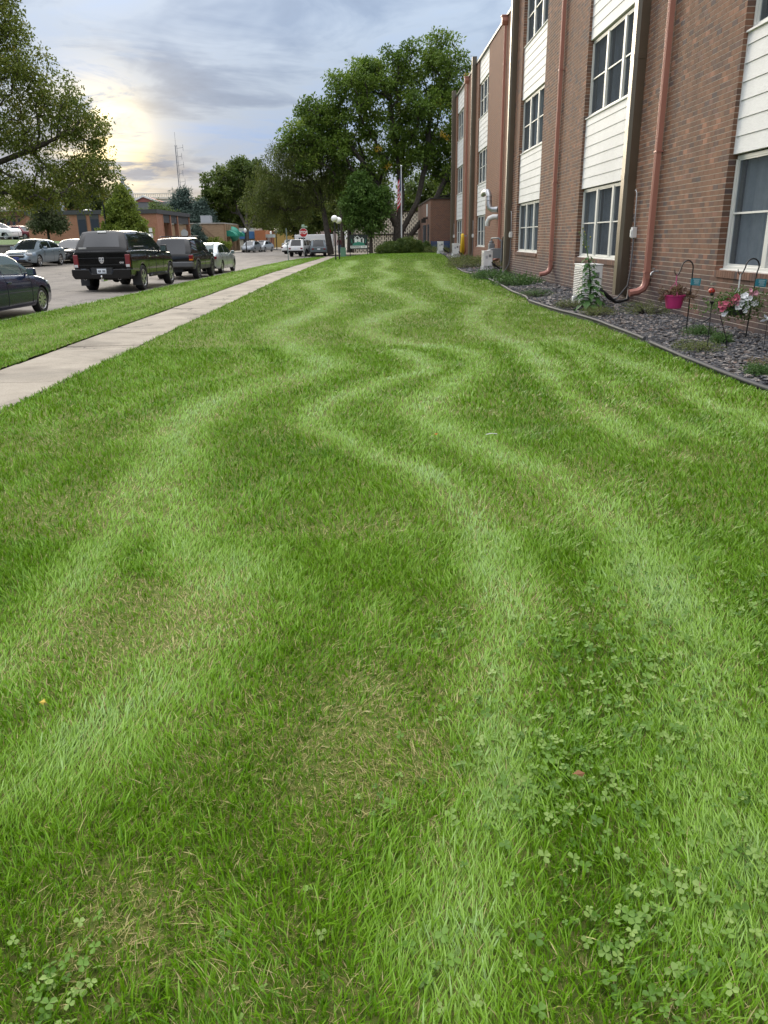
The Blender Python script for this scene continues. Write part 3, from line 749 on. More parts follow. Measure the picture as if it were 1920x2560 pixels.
# brick returns (jambs) of the bays: end bricks every other course
jm = MB()
for (y0, y1) in BAYS1:
    for k in range(int((ROOF-.98)/BH)):
        z = ZB+BH*(11+k)
        for (ya, yb) in ((y1+.001, y1+.05), (y0-.05, y0-.001)):
            jm.bb(FACE1+.004, FACE1+.20, ya-(.004 if ya > y1-.01 else 0), yb+(.004 if ya < y1-.1 else 0), z+JT/2, z+BH-JT/2)
o = jm.build('jamb_brick', m_brick, near_wall, fix=False); o['kind'] = 'stuff'
# rowlock sills
for bi_, (y0, y1) in enumerate(BAYS1):
    s = MB(); s.bb(FACE1+.01, FACE1+.2, y0, y1, .86, .94); sill = s.build('brick_sill', m_mortar, bld)
    q = MB(); q.bb(-.035, .15, -.0375, .0375, -.05, .062); me = q.mesh('brick'); ny = int((y1-y0)/.0875); j = MB()
    for k in range(ny):
        if bi_ == 0: o = link('brick', me, m_brick1, sill); o.location = (FACE1, y0+.0875*(k+.5), .885+random.uniform(-.002, .002))
        else: yc = y0+.0875*(k+.5); j.bb(FACE1-.035, FACE1+.15, yc-.0375, yc+.0375, .835, .947)
    if bi_: j.build('sill_brick', m_brick, sill, fix=False)['kind'] = 'stuff'

def window_unit(parent, face, y0, y1, z0, z1, cur):
    """three double-hung lights in one white frame"""
    xf = face+.115; fw = .14
    m_ = MB(); m_.bb(xf, xf+.09, y0, y1, z0, z0+.06); m_.bb(xf+.02, xf+.09, y0, y1, z1-.06, z1-.0); m_.bb(xf-.05, xf+.02, y0-.01, y1+.01, z0-.035, z0+.01)
    w = (y1-y0)/3
    for k in range(4):
        yc = y0+w*k; m_.bb(xf+.002, xf+.088, max(yc-fw/2, y0), min(yc+fw/2, y1), z0+.06, z1-.06)
    win = m_.build('window', m_frame, parent, bevel=.006)
    for k in range(3):
        a, b = y0+w*k+fw*.5, y0+w*(k+1)-fw*.5; zm = (z0+z1)/2
        s = MB()
        for (za, zb, xx) in ((z0+.06, zm+.015, xf+.040), (zm-.015, z1-.06, xf+.025)):
            s.bb(xx, xx+.03, a, a+.022, za, zb); s.bb(xx, xx+.03, b-.022, b, za, zb); s.bb(xx+.001, xx+.031, a+.022, b-.022, za, za+.03); s.bb(xx+.001, xx+.031, a+.022, b-.022, zb-.022, zb)
        s.build('sash', m_frame, win)
        for (za, zb, xx) in ((z0+.09, zm, xf+.055), (zm, z1-.08, xf+.040)):
            p = MB(); p.quad((xx, a+.03, za), (xx, b-.03, za), (xx, b-.03, zb), (xx, a+.03, zb)); p.build('pane', m_pane, win)
        c = MB(); nn = 14; pts = []
        for i in range(nn+1):
            yy = a+(b-a)*i/nn; pts.append((xf+.16+.02*math.sin(i*1.7+k*2)+.008*math.sin(i*4.1), yy))
        for i in range(nn):
            (xa, ya), (xb_, yb) = pts[i], pts[i+1]; c.quad((xa, ya, z0+.05), (xb_, yb, z0+.05), (xb_, yb, z1-.03), (xa, ya, z1-.03))
        c.build('curtain', m_curtain if cur[2-k] else m_curtain2, win, fix=False)
    return win
def siding_panel(parent, face, y0, y1, z0, z1, n):
    xs = face+.07; m_ = MB(); m_.bb(xs+.02, xs+.10, y0+.012, y1-.012, z0, z1)
    m_.bb(xs-.002, xs+.02, y0+.002, y0+.03, z0, z1); m_.bb(xs-.002, xs+.02, y1-.03, y1-.002, z0, z1); m_.bb(xs-.035, xs+.02, y0+.002, y1-.002, z1+.0, z1+.028)
    pan = m_.build('siding_panel', m_siding, parent)
    top = z1; h = .262; k = 0
    z = z0
    q = MB(); L = (y1-y0-.064); q._add([(.004, -L/2, 0), (.004, L/2, 0), (.018, L/2, h-.006), (.018, -L/2, h-.006), (.03, -L/2, 0), (.03, L/2, 0), (.03, L/2, h-.006), (.03, -L/2, h-.006)],
            [(0, 1, 2, 3), (0, 4, 5, 1), (3, 2, 6, 7), (0, 3, 7, 4), (1, 5, 6, 2)])
    me = q.mesh('plank')
    while z < z1-.02:
        o = link('plank', me, m_sid, pan); o.location = (xs-.014, (y0+y1)/2, z)
        if z+h > z1: o.scale = (1, 1, (z1-z)/h)
        z += h
    return pan
pat = [[(1, 0, 1), (0, 1, 0), (0, 0, 1)], [(1, 0, 0), (0, 0, 0), (0, 1, 1)], [(1, 1, 0), (0, 1, 0), (0, 0, 0)], [(1, 1, 0), (1, 1, 0), (1, 1, 0)], [(1, 1, 0), (0, 0, 1), (1, 1, 1)]]
for bi_, (bays, face) in enumerate(((BAYS1, FACE1), (BAYS2, FACE2))):
    for i, (y0, y1) in enumerate(bays):
        for j, (z0, z1) in enumerate(LEV_W): window_unit(bld, face, y0+.03, y1-.03, z0, z1-.02, pat[i+3*bi_][j])
        for j, (z0, z1) in enumerate(LEV_S): siding_panel(bld, face, y0, y1, z0, z1, 7)
# recessed far part of the building
mb = MB()
for a, b in ((END1, 47.7), (51.8, 59.25), (63.5, END2)): mb.bb(FACE2, FACE2+.3, a, b, ZB, ROOF)
for a, b in BAYS2: mb.bb(FACE2+.001, FACE2+.3, a, b, ZB, .94)
mb.bb(FACE1+.001, FACE2+.3, END1, END1+.25, ZB, ROOF-.002)
mb.build('brick_wall', m_brickfar, bld)
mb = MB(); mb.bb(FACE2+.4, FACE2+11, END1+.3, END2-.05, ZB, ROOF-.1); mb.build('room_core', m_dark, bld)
mb = MB(); mb.bb(FACE1+.3, FACE1+13, 6.9, END1+.2, ROOF-.08, ROOF-.01); mb.bb(FACE2+.3, FACE2+12, END1+.2, END2, ROOF-.08, ROOF-.012); mb.build('roof', plain('roof_membrane', (.1, .1, .1), .9), bld)
mb = MB(); mb.bb(FACE1-.05, FACE1+.32, 6.9, END1+.05, ROOF-.06, ROOF+.05); mb.bb(FACE2-.05, FACE2+.32, END1+.05, END2+.04, ROOF-.061, ROOF+.049); mb.build('coping', m_coping, bld)
# bronze chases for the cooling lines
def chase(face, y, zb, ztop, P=.25, W=.31):
    m_ = MB(); poly = [(face-.002, y), (face-P+.07, y), (face-P, y+.06), (face-P, y+W-.02), (face-P+.03, y+W), (face-.002, y+W)]
    m_.prism(poly, zb, ztop, 'Z'); col = m_.build('pipe_chase', m_column, bld)
    for zj in (2.7, 5.05, 7.8):
        j = MB(); j.prism([(x-(.006 if x < face-.01 else 0), yy+(-.006 if yy < y+.1 else .006)) for x, yy in poly], zj, zj+.10, 'Z'); j.build('joint_band', m_column, col)
    c = MB(); c.prism([(x, yy) for x, yy in poly], ztop, ztop+.02, 'Z'); return col
chase(FACE1, 18.56, .22, 11.8); chase(FACE1, 34.22, .12, 11.8); chase(FACE2, 52.9, .3, 11.75, .27, .34); chase(FACE2, 64.3, .3, 11.75, .3, .36)
# downspouts with conductor heads and shoe
def downspout(face, y, zb, ztop, head=True):
    w, p = .125, .105
    m_ = MB(); m_.bb(face-p-.03, face-.03, y-w/2, y+w/2, zb+.16, ztop)
    for dy in (-.032, 0, .032): m_.bb(face-p-.037, face-p-.028, y+dy-.007, y+dy+.007, zb+.17, ztop-.01)
    d = m_.build('downspout', m_pipe, bld, bevel=.008)
    e = MB(); pts = [(face-.0825, y, zb+.24), (face-.0825, y, zb+.13), (face-.13, y, zb+.03), (face-.24, y, zb-.03), (face-.42, y, zb-.06)]
    e.tube(pts, [.078, .078, .078, .076, .076], 8); e.build('shoe', m_pipe_dk, d, smooth=40)
    for zj in (zb+.35, 3.1, 6.2, 9.3):
        b_ = MB(); b_.bb(face-p-.042, face-.0, y-w/2-.012, y+w/2+.012, zj, zj+.028); b_.build('strap', m_pipe_dk, d)
    if head:
        h = MB(); h.prism([(y-.16, ztop+.32), (y+.16, ztop+.32), (y+.16, ztop+.14), (y+.08, ztop-.02), (y-.08, ztop-.02), (y-.16, ztop+.14)], face-.28, face-.005, 'X'); h.bb(face-.31, face-.004, y-.19, y+.19, ztop+.33, ztop+.38)
        h.build('conductor_head', m_pipe, d, bevel=.01)
    return d
downspout(FACE1, 17.08, .42, 10.95); downspout(FACE1, 26.2, .42, 10.95); downspout(FACE2, 42.05, .42, 10.95); downspout(FACE2, 56.7, .42, 10.95)
# drain elbow parts: conduits, boxes
def conduit(y, face, z1, zbox, ylow):
    m_ = MB(); m_.tube([(face-.06, y+.14, z1), (face-.07, y+.03, z1), (face-.06, y-.02, z1-.06), (face-.05, y-.03, zbox+.1)], .014, 6); c = m_.build('conduit', m_galv, bld, smooth=60)
    b_ = MB(); b_.bb(face-.11, face-.005, y-.085, y+.035, zbox-.11, zbox+.11); b_.bb(face-.13, face-.11, y-.07, y+.02, zbox-.09, zbox+.06); b_.build('switch_box', m_wht, c, bevel=.006)
    s = MB(); s.tube([(face-.05, y-.03, zbox-.1), (face-.06, y-.03, .75), (face-.08, y+.02, .45), (face-.22, y+.25, .16), (face-.5, y+.3, .10), (face-.75, y+.1, .16), (face-.95, y-.0, .33)], .018, 6); s.build('cable', m_greypl, c, smooth=60)
    return c
conduit(18.26, FACE1, 2.46, 1.58, 0); conduit(33.9, FACE1, 2.5, 1.6, 0); conduit(52.6, FACE2, 2.5, 1.6, 0); conduit(64.0, FACE2, 2.5, 1.6, 0)
# wall tap beside the downspout
m_ = MB(); m_.tube([(5.99, 16.6, .82), (5.90, 16.6, .82), (5.85, 16.6, .79), (5.84, 16.6, .74)], .018, 8); m_.cyl((5.895, 16.6, .83), (5.895, 16.6, .88), .008, 6); m_.cyl((5.895, 16.6, .875), (5.895, 16.6, .885), .035, 10); m_.build('wall_tap', m_galv, bld, smooth=40)
# furnace flue, elbow vents on the recessed wall
m_ = MB(); m_.tube([(6.84, 43.2, 2.86), (6.58, 43.3, 2.86), (6.45, 43.35, 2.95), (6.42, 43.4, 3.15), (6.42, 43.5, 3.55), (6.38, 43.7, 3.74), (6.3, 44.1, 3.76), (6.25, 44.5, 3.66)], .145, 12)
fl = m_.build('flue_pipe', m_galv, bld, smooth=50)
r_ = MB()
for z in (3.05, 3.3, 3.5): r_.lathe([(.148, z), (.162, z+.01), (.162, z+.03), (.148, z+.04)], (6.42, 43.42, 0), 12)
r_.build('seam_ring', m_galv, fl)
m_ = MB(); m_.tube([(6.84, 43.0, 2.5), (6.6, 43.1, 2.5), (6.42, 43.2, 2.42), (6.36, 43.3, 2.25), (6.35, 43.35, 2.08)], .13, 12); m_.build('elbow_vent', m_wht, bld, smooth=50)
# low entrance wing at the far end
m_brick3 = brick_tex_mat('brick_wing', (.215, .092, .055), (.145, .072, .050), (.34, .27, .21))
wing = thing('entrance_wing', 'low brown brick entrance wing at the far end of the lawn', 'building', (0, 0, 0))
mb = MB(); mb.bb(5.42, 12, 70.0, 87, .05, 4.55); mb.build('wall', m_brick3, wing)
mb = MB(); mb.bb(5.36, 12, 69.94, 87.1, 4.55, 4.68); mb.build('coping', m_coping, wing)
mb = MB(); mb.bb(5.34, 5.42, 71.5, 72.6, .15, 2.6); mb.bb(5.33, 5.42, 75, 78, .9, 2.6); mb.build('window', m_pane, wing)
mb = MB(); mb.bb(5.36, 5.42, 73.2, 74.1, 3.3, 4.3); mb.build('panel', m_wht, wing)
mb = MB(); mb.bb(5.0, 5.42, 73.0, 73.4, 3.05, 3.2); mb.bb(4.85, 5.25, 73.1, 73.4, 2.75, 3.1); mb.build('flood_lamp', m_coping, wing)

# ------------------------------------------------------------------ vehicles
def paint(name, col, metal=.35, rough=.28):
    return plain(name, col, rough, metal, .2, .5, var=.04, scale=2)
m_tyre = plain('tyre_rubber', (.018, .018, .018), .8, bump=.002, scale=20)
m_rim = plain('alloy_rim', (.52, .52, .52), .28, .85, var=.05)
m_steel = plain('dark_steel_rim', (.10, .10, .10), .4, .6)
m_chrome = plain('chrome', (.75, .75, .75), .12, 1., var=.03)
m_blackpl = plain('black_plastic', (.020, .020, .021), .5)
m_trim = plain('trim_rubber', (.010, .010, .010), .6)
m_glass = glassmat('car_glass', (.012, .015, .017), 0)
m_glass_lt = glassmat('car_glass_light', (.10, .15, .15), .30, .04)
m_glass_mid = glassmat('car_glass_grey', (.016, .019, .024), 0, .08)
m_red = plain('tail_lamp_red', (.17, .008, .014), .15, 0, .6, .6, var=.1)
m_amber = plain('lamp_amber', (.55, .16, .02), .2)
m_clear = plain('lamp_clear', (.62, .63, .63), .12, .2, .7, .5)
m_plate = plain('plate_white', (.66, .70, .74), .5, var=.15, scale=9)
m_ink = plain('plate_ink', (.03, .03, .05), .6)

def loft(stn, rows):
    """stn: list of rings (same length) -> verts, quads grid"""
    V = [p for r in stn for p in r]; n = len(stn[0]); return V, n
def wheel(parent, x, y, r, w, side, rim, spokes=5, rr=.66):
    wh = bpy.data.objects.new('wheel', None); COL.objects.link(wh); wh.parent = parent; wh.location = (x, y, r)
    t = MB(); t.lathe([(r*rr, -w*.40), (r*.80, -w*.5), (r*.95, -w*.47), (r, -w*.33), (r, w*.33), (r*.95, w*.47), (r*.80, w*.5), (r*rr, w*.40)], n=24, axis='Y'); t.build('tyre', m_tyre, wh, smooth=50)
    d = MB(); s = side; yo = s*w*.36
    d.lathe([(r*rr, s*w*.40), (r*rr*.94, s*w*.42), (r*rr*.90, s*w*.30), (r*rr*.86, s*w*.10), (.02, s*w*.08)], n=24, axis='Y')
    d.build('barrel', m_steel, wh, smooth=40)
    q = MB(); q.lathe([(r*rr*1.0, s*w*.415), (r*rr*.93, s*w*.45), (r*rr*.88, s*w*.40)], n=24, axis='Y')
    q.lathe([(r*.16, s*w*.25), (r*.16, s*w*.40), (.01, s*w*.42)], n=12, axis='Y')
    for k in range(spokes):
        a = 2*math.pi*k/spokes+.3; ca, sa = math.cos(a), math.sin(a); hw = r*.085*5/spokes+.012; L0, L1 = r*.10, r*rr*.92
        vs = []
        for (L, yy, hh) in ((L0, .40, hw*.8), (L1, .42, hw*1.15)):
            for (dx, dy) in ((-hh, .0), (hh, .0), (hh, -.10), (-hh, -.10)): vs.append((ca*L-sa*dx, s*w*(yy+dy), sa*L+ca*dx))
        q._add(vs, [(0, 1, 2, 3), (4, 7, 6, 5), (0, 4, 5, 1), (1, 5, 6, 2), (2, 6, 7, 3), (3, 7, 4, 0)])
    q.build('rim', rim, wh, smooth=35)
    return wh

def shell(spec, parent, body_mat, glass, low_mat=None, rear_glass=None):
    """body below the belt line and the cabin above it; windows are pieces of their own"""
    I = lambda pts: (lambda x: float(np.interp(x, [p[0] for p in pts], [p[1] for p in pts])))
    zu, zl, hw = I(spec['zu']), I(spec['zl']), I(spec['hw'])
    x0, x1 = spec['zu'][0][0], spec['zu'][-1][0]
    xs = set(np.linspace(x0, x1, 44).round(4)) | {p[0] for p in spec['zu']} | {p[0] for p in spec['hw']}
    for (xc, r, zc) in spec['arch']:
        for f in (1.0005, .9995, .985, .95, .89, .8, .68, .52, .35, .18, 0):
            xs |= {round(xc-f*r, 5), round(xc+f*r, 5)}
    xs = sorted(x for x in xs if x0 <= x <= x1)
    T = [0, .10, .26, .45, .62, .78, .90, .97, 1.0]; PR = spec.get('prof', [.93, .965, .99, 1.0, .998, .985, .955, .925, .89]); M = 6
    crown = spec.get('crown', .03)
    rings = []
    for x in xs:
        lo = zl(x); hi = zu(x)
        full = zl(x)
        for (xc, r, zc) in spec['arch']:
            if abs(x-xc) < r: lo = max(lo, zc+math.sqrt(r*r-(x-xc)**2))
        lo = min(lo, hi-.05); w = hw(x); ring = []
        for t in T:
            z = lo+(hi-lo)*t; tt = (z-full)/max(hi-full, .01); ring.append((x, w*float(np.interp(tt, T, PR)), z))
        yt = ring[-1][1]
        for j in range(1, M): 
            u = 1-2*j/M; ring.append((x, yt*u, hi+crown*(1-u*u)))
        ring += [(p[0], -p[1], p[2]) for p in ring[:len(T)][::-1]]
        rings.append(ring)
    n = len(rings[0]); V = [p for r in rings for p in r]; F = []; low = []
    for i in range(len(rings)-1):
        for j in range(n-1):
            f = (i*n+j, i*n+j+1, (i+1)*n+j+1, (i+1)*n+j)
            (low if (low_mat and (j < 2 or j >= n-3)) else F).append(f)
    under = [(i*n+n-1, i*n, (i+1)*n, (i+1)*n+n-1) for i in range(len(rings)-1)]
    F.append(tuple(range(n))); F.append(tuple(len(V)-n+k for k in range(n-1, -1, -1)))
    def mk(name, faces, mat, sm=38):
        used = sorted({i for f in faces for i in f}); mp = {a: b for b, a in enumerate(used)}
        q = MB(); q._add([V[i] for i in used], [tuple(mp[i] for i in f) for f in faces]); return q.build(name, mat, parent, smooth=sm)
    body = mk('body', F, body_mat); mk('underside', under, m_blackpl)
    if low: mk('cladding', low, low_mat)
    # cabin
    g = spec['roof']; zr = I(g); a, b = g[0][0], g[-1][0]; wr = spec['wroof']
    gx = set(np.linspace(a, b, 24).round(4)) | {p[0] for p in g}
    for w0, w1 in spec['win']: gx |= {w0, w1}
    gx = sorted(gx); TT = [0, .08, .5, .86, 1.0]; MM = 8; rings = []
    for x in gx:
        zb = zu(x)-.02; zt = max(zr(x), zb+.005); k = (zt-zb)/(spec['H']-zb); wb = hw(x)*PR[-1]*.985; wt = wb+(wr-wb)*min(1, k)
        ring = []
        for t in TT:
            y = wb+(wt-wb)*t+.02*math.sin(t*math.pi); z = zb+(zt-zb)*t
            if t == 1.0: z -= .012; y -= .02
            ring.append((x, y, z))
        yt = ring[-1][1]
        for j in range(1, MM): 
            u = 1-2*j/MM; ring.append((x, yt*u, zt+.035*(1-u*u)*min(1, k*1.5)))
        ring += [(p[0], -p[1], p[2]) for p in ring[:len(TT)][::-1]]; rings.append(ring)
    n = len(rings[0]); V = [p for r in rings for p in r]; bk = {'roof': [], 'windshield': [], 'rear_window': [], 'side_window': []}
    nt = len(TT)
    for i in range(len(gx)-1):
        xm = (gx[i]+gx[i+1])/2
        for j in range(n-1):
            f = (i*n+j, i*n+j+1, (i+1)*n+j+1, (i+1)*n+j); key = 'roof'
            top = nt-1 <= j < n-nt; jj = j if j < nt-1 else n-2-j
            if top and not (j in (nt-1, n-nt-1)) and spec['ws'][0] < xm < spec['ws'][1]: key = 'windshield'
            elif top and not (j in (nt-1, n-nt-1)) and spec['rw'][0] < xm < spec['rw'][1]: key = 'rear_window'
            elif not top and jj in (1, 2) and any(w0 < xm < w1 for w0, w1 in spec['win']): key = 'side_window'
            bk[key].append(f)
    bk['roof'].append(tuple(range(n))); bk['roof'].append(tuple(len(V)-n+k for k in range(n-1, -1, -1)))
    mk('cabin', bk['roof'], body_mat, 42)
    if bk['windshield']: mk('windshield', bk['windshield'], glass)
    if bk['rear_window']: mk('rear_window', bk['rear_window'], rear_glass or glass)
    for sgn in (-1, 1):
        fs = [f for f in bk['side_window'] if V[f[0]][1]*sgn > 0]
        groups = {}
        for f in fs:
            xm = sum(V[i][0] for i in f)/4; groups.setdefault([k for k, (w0, w1) in enumerate(spec['win']) if w0 < xm < w1][0], []).append(f)
        for g_ in groups.values(): mk('side_window', g_, glass)
    return body
def seams(parent, spec, xs, z0, z1):
    """door shut lines"""
    I = lambda pts: (lambda x: float(np.interp(x, [p[0] for p in pts], [p[1] for p in pts])))
    zu, zl, hw = I(spec['zu']), I(spec['zl']), I(spec['hw']); T = [0, .10, .26, .45, .62, .78, .90, .97, 1.0]; PR = spec.get('prof', [.93, .965, .99, 1.0, .998, .985, .955, .925, .89])
    for x in xs:
        for s in (-1, 1):
            m_ = MB(); zz = np.linspace(z0, zu(x)-.03, 8); pts = []
            for z in zz: tt = (z-zl(x))/(zu(x)-zl(x)); pts.append((x, s*(hw(x)*float(np.interp(tt, T, PR))+.002), z))
            m_.tube(pts, .006, 4); m_.build('door_seam', m_trim, parent)
def plate(parent, x, y, z, face, w=.31, h=.155, mat=None):
    s = 1 if face > 0 else -1
    m_ = MB(); m_.bb(x, x+s*.012, y-w/2, y+w/2, z-h/2, z+h/2); p = m_.build('number_plate', mat or m_plate, parent)
    q = MB()
    for i, yy in enumerate((-.11, -.075, -.04, .035, .07, .105)): q.bb(x+s*.012, x+s*.014, y+yy-.012, y+yy+.012, z-.045+.01*(i % 2), z+.03)
    q.build('plate_figures', m_ink, p)
    return p
def mirror(parent, x, y, z, mat, sz=(.13, .20, .17), glassface=-1):
    for s in (-1, 1):
        m_ = MB(); m_.box((x, s*(y+sz[1]/2+.05), z), sz, taper=.85); m_.box((x+.02, s*(y+.03), z-sz[2]*.25), (.06, .14, .05)); mo = m_.build('mirror', mat, parent, bevel=.025)
        g_ = MB(); g_.bb(x+glassface*(sz[0]/2)-.004, x+glassface*(sz[0]/2)+.004, s*(y+.07), s*(y+sz[1]+.02), z-sz[2]*.36, z+sz[2]*.34); g_.build('mirror_glass', m_glass_lt, mo)
def handles(parent, xs, y, z, mat):
    for x in xs:
        for s in (-1, 1): m_ = MB(); m_.bb(x-.10, x+.10, s*y-.018, s*y+.018, z-.018, z+.018); m_.build('door_handle', mat, parent, bevel=.008)
def wheels(parent, xf, xr, track, r, w, rim, spokes, rr=.66):
    for x in (xf, xr):
        for s in (-1, 1): wheel(parent, x, s*track/2, r, w, s, rim, spokes, rr)

SEDAN = dict(zu=[(-2.32, .66), (-2.28, .84), (-2.15, .96), (-1.75, 1.005), (-1.0, .985), (.9, .935), (1.10, .925), (1.6, .85), (2.0, .76), (2.18, .66), (2.27, .52), (2.30, .42)],
             zl=[(-2.32, .44), (-2.2, .30), (-1.9, .24), (1.9, .21), (2.2, .25), (2.30, .32)],
             hw=[(-2.32, .66), (-2.2, .78), (-1.9, .85), (-.5, .875), (.8, .875), (1.7, .86), (2.05, .78), (2.2, .68), (2.30, .52)],
             arch=[(1.36, .35, .315), (-1.34, .35, .315)], roof=[(-1.95, .98), (-1.15, 1.36), (-.7, 1.435), (-.1, 1.455), (.35, 1.42), (.65, 1.30), (1.25, .925)],
             wroof=.58, H=1.455, win=[(-1.45, -.42), (-.34, .62), (.66, .95)], ws=(.40, 1.3), rw=(-1.9, -.85), crown=.03)
def scaled(sp, kx, ky, kz):
    o = dict(sp); f = lambda pts: [(a*kx, b) for a, b in pts]
    o['zu'] = [(a*kx, b*kz) for a, b in sp['zu']]; o['zl'] = [(a*kx, b*kz) for a, b in sp['zl']]; o['hw'] = [(a*kx, b*ky) for a, b in sp['hw']]
    o['roof'] = [(a*kx, b*kz) for a, b in sp['roof']]; o['wroof'] = sp['wroof']*ky; o['H'] = sp['H']*kz; o['win'] = [(a*kx, b*kx) for a, b in sp['win']]
    o['ws'] = tuple(a*kx for a in sp['ws']); o['rw'] = tuple(a*kx for a in sp['rw']); o['arch'] = [(a*kx, r, z) for a, r, z in sp['arch']]; return o
CARS = 1.06
def road_at(x, y, rz, dz=0.): return (x, y, float(road_z(x, y))+dz), rz
FWD = math.pi/2      # local +x to world +y
# --- navy sedan, front wheel and door in view at the left edge
t = thing('parked_sedan', 'dark navy sedan with silver wheel covers, its front half entering at the left edge', 'car', *road_at(-8.95, 18.75, FWD-.035), group='cars parked along the near kerb', scale=1.0)
navy = paint('navy_paint', (.010, .016, .050), .2, .22)
shell(SEDAN, t, navy, m_glass_lt); seams(t, SEDAN, (-.42, .80), .30, .9); handles(t, (-.30, -1.22), .865, .80, navy)
wheels(t, 1.36, -1.34, 1.50, .315, .195, m_rim, 9, .70); mirror(t, .72, .80, 1.0, navy)
for s in (-1, 1):
    m_ = MB(); m_.box((1.98, s*.66, .70), (.34, .20, .12), rz=-s*.45); m_.build('headlight', m_clear, t, bevel=.04); m_ = MB(); m_.box((-2.18, s*.66, .84), (.16, .22, .16), rz=s*.3); m_.build('tail_lamp', m_red, t, bevel=.03)
m_ = MB(); m_.bb(-.9, .3, -.42, .42, .55, .75); m_.bb(-.35, -.15, -.6, -.2, .7, 1.15); m_.bb(-.35, -.15, .2, .6, .7, 1.15); m_.bb(.75, 1.05, -.65, .65, .75, .93); m_.build('interior', m_greypl, t)

# --- black pickup with topper, seen from behind
TRUCK = dict(zu=[(-2.80, 1.30), (-2.74, 1.335), (-1.0, 1.335), (.95, 1.28), (1.2, 1.27), (2.3, 1.20), (2.62, 1.10), (2.78, .92), (2.82, .60)], zl=[(-2.80, .68), (-2.7, .52), (-2.3, .50), (2.4, .46), (2.7, .44), (2.82, .46)],
             hw=[(-2.80, .955), (-2.72, .985), (-1.0, 1.0), (1.2, 1.0), (2.3, .99), (2.6, .93), (2.78, .80), (2.82, .7)], arch=[(2.0, .475, .42), (-1.57, .475, .42)],
             prof=[.955, .98, .992, .99, 1.0, .985, .96, .94, .905], roof=[(-2.76, 1.34), (-2.70, 1.45), (-2.44, 1.88), (-2.36, 1.935), (-1.2, 1.955), (-.72, 1.955), (-.3, 1.94), (.3, 1.925), (.55, 1.86), (1.38, 1.28)],
             wroof=.70, H=1.955, win=[(-2.22, -1.02), (-.62, .02), (.10, .70), (.74, 1.02)], ws=(.50, 1.4), rw=(-2.715, -2.43), crown=.02)
t = thing('pickup_truck', 'black four-wheel-drive pickup with a topper over its bed, seen from behind', 'pickup', *road_at(-8.98, 30.9, FWD-.03), group='cars parked along the near kerb', scale=1.02)
blk = paint('black_paint', (.003, .003, .0032), .0, .16)
shell(TRUCK, t, blk, m_glass, rear_glass=m_glass_mid); seams(t, TRUCK, (-.84, .06, 1.02), .56, 1.2); handles(t, (-.62, .30), .995, 1.10, m_chrome)
wheels(t, 2.0, -1.57, 1.74, .42, .27, m_rim, 5, .68); mirror(t, .86, .93, 1.36, m_blackpl, (.14, .24, .26))
m_ = MB(); m_.bb(-2.80, -2.79, -.80, .80, .70, 1.26); tg = m_.build('tailgate', blk, t, bevel=.004)
m_ = MB(); m_.bb(-2.83, -2.78, -.84, .84, 1.275, 1.325); m_.build('tailgate_lip', m_blackpl, tg, bevel=.01)
for zz in (1.10, .88): m_ = MB(); m_.bb(-2.803, -2.795, -.78, .78, zz, zz+.012); m_.build('tailgate_crease', m_blackpl, tg)
m_ = MB(); m_.prism([(-.085, 1.12), (.085, 1.12), (.085, 1.02), (.05, .95), (0, .92), (-.05, .95), (-.085, 1.02)], -2.825, -2.80, 'X'); em = m_.build('emblem', m_chrome, tg, bevel=.006)
m_ = MB()
for s in (-1, 1): m_.prism([(s*.02, 1.095), (s*.065, 1.09), (s*.06, 1.04), (s*.03, 1.05)], -2.828, -2.8255, 'X'); m_.prism([(s*.03, 1.01), (s*.055, 1.02), (s*.03, .97), (s*.015, .985)], -2.828, -2.8255, 'X')
m_.build('emblem_mark', m_ink, em)
text('badge_text', '4X4', .085, m_chrome, tg, (-2.806, -.66, .95), (math.pi/2, 0, -math.pi/2), .004, .004)
m_ = MB(); m_.bb(-2.805, -2.80, .56, .74, .74, .765); m_.build('badge', m_chrome, tg)
for s in (-1, 1):
    m_ = MB(); m_.bb(-2.825, -2.62, s*.87-.085, s*.87+.085, .80, 1.22); tl = m_.build('tail_lamp', m_red, t, bevel=.03)
    m_ = MB(); m_.bb(-2.831, -2.8255, s*.87-.06, s*.87+.06, .815, .90); m_.build('reverse_lamp', m_clear, tl)
    m_ = MB(); m_.lathe([(.055, -.02), (.062, -.02), (.062, .16), (.055, .16), (.052, .0)], (-2.93, s*.58, .47), 14, 'X'); m_.build('exhaust_tip', m_chrome, t, smooth=40)
    m_ = MB(); m_.box((-2.13, s*.90, .42), (.02, .30, .46)); m_.build('mud_flap', m_blackpl, t)
    m_ = MB(); m_.cyl((-.9, s*1.0, .46), (1.35, s*1.0, .46), .045, 8); m_.bb(-.55, .1, s*1.0-.05, s*1.0+.05, .495, .51); m_.bb(.3, 1.0, s*1.0-.05, s*1.0+.05, .495, .51); m_.build('side_step', m_blackpl, t, smooth=40)
m_ = MB(); m_.prism([(-1.0, .76), (-.40, .76), (-.32, .62), (.32, .62), (.40, .76), (1.0, .76), (1.0, .56), (.92, .44), (-.92, .44), (-1.0, .56)], -2.98, -2.70, 'X'); bp = m_.build('rear_bumper', blk, t, bevel=.03)
m_ = MB(); m_.bb(-2.92, -2.74, -.36, .36, .56, .80); m_.build('bumper_recess', m_blackpl, bp)
plate(bp, -2.925, .0, .69, -1, .31, .155)
m_ = MB(); m_.bb(-2.97, -2.6, -.05, .05, .36, .46); m_.lathe([(.03, -.03), (.04, .0), (.03, .03), (.005, .04)], (-2.99, 0, .52), 10); m_.cyl((-2.99, 0, .44), (-2.99, 0, .50), .02, 8); m_.build('tow_hitch', m_chrome, t, bevel=.006)
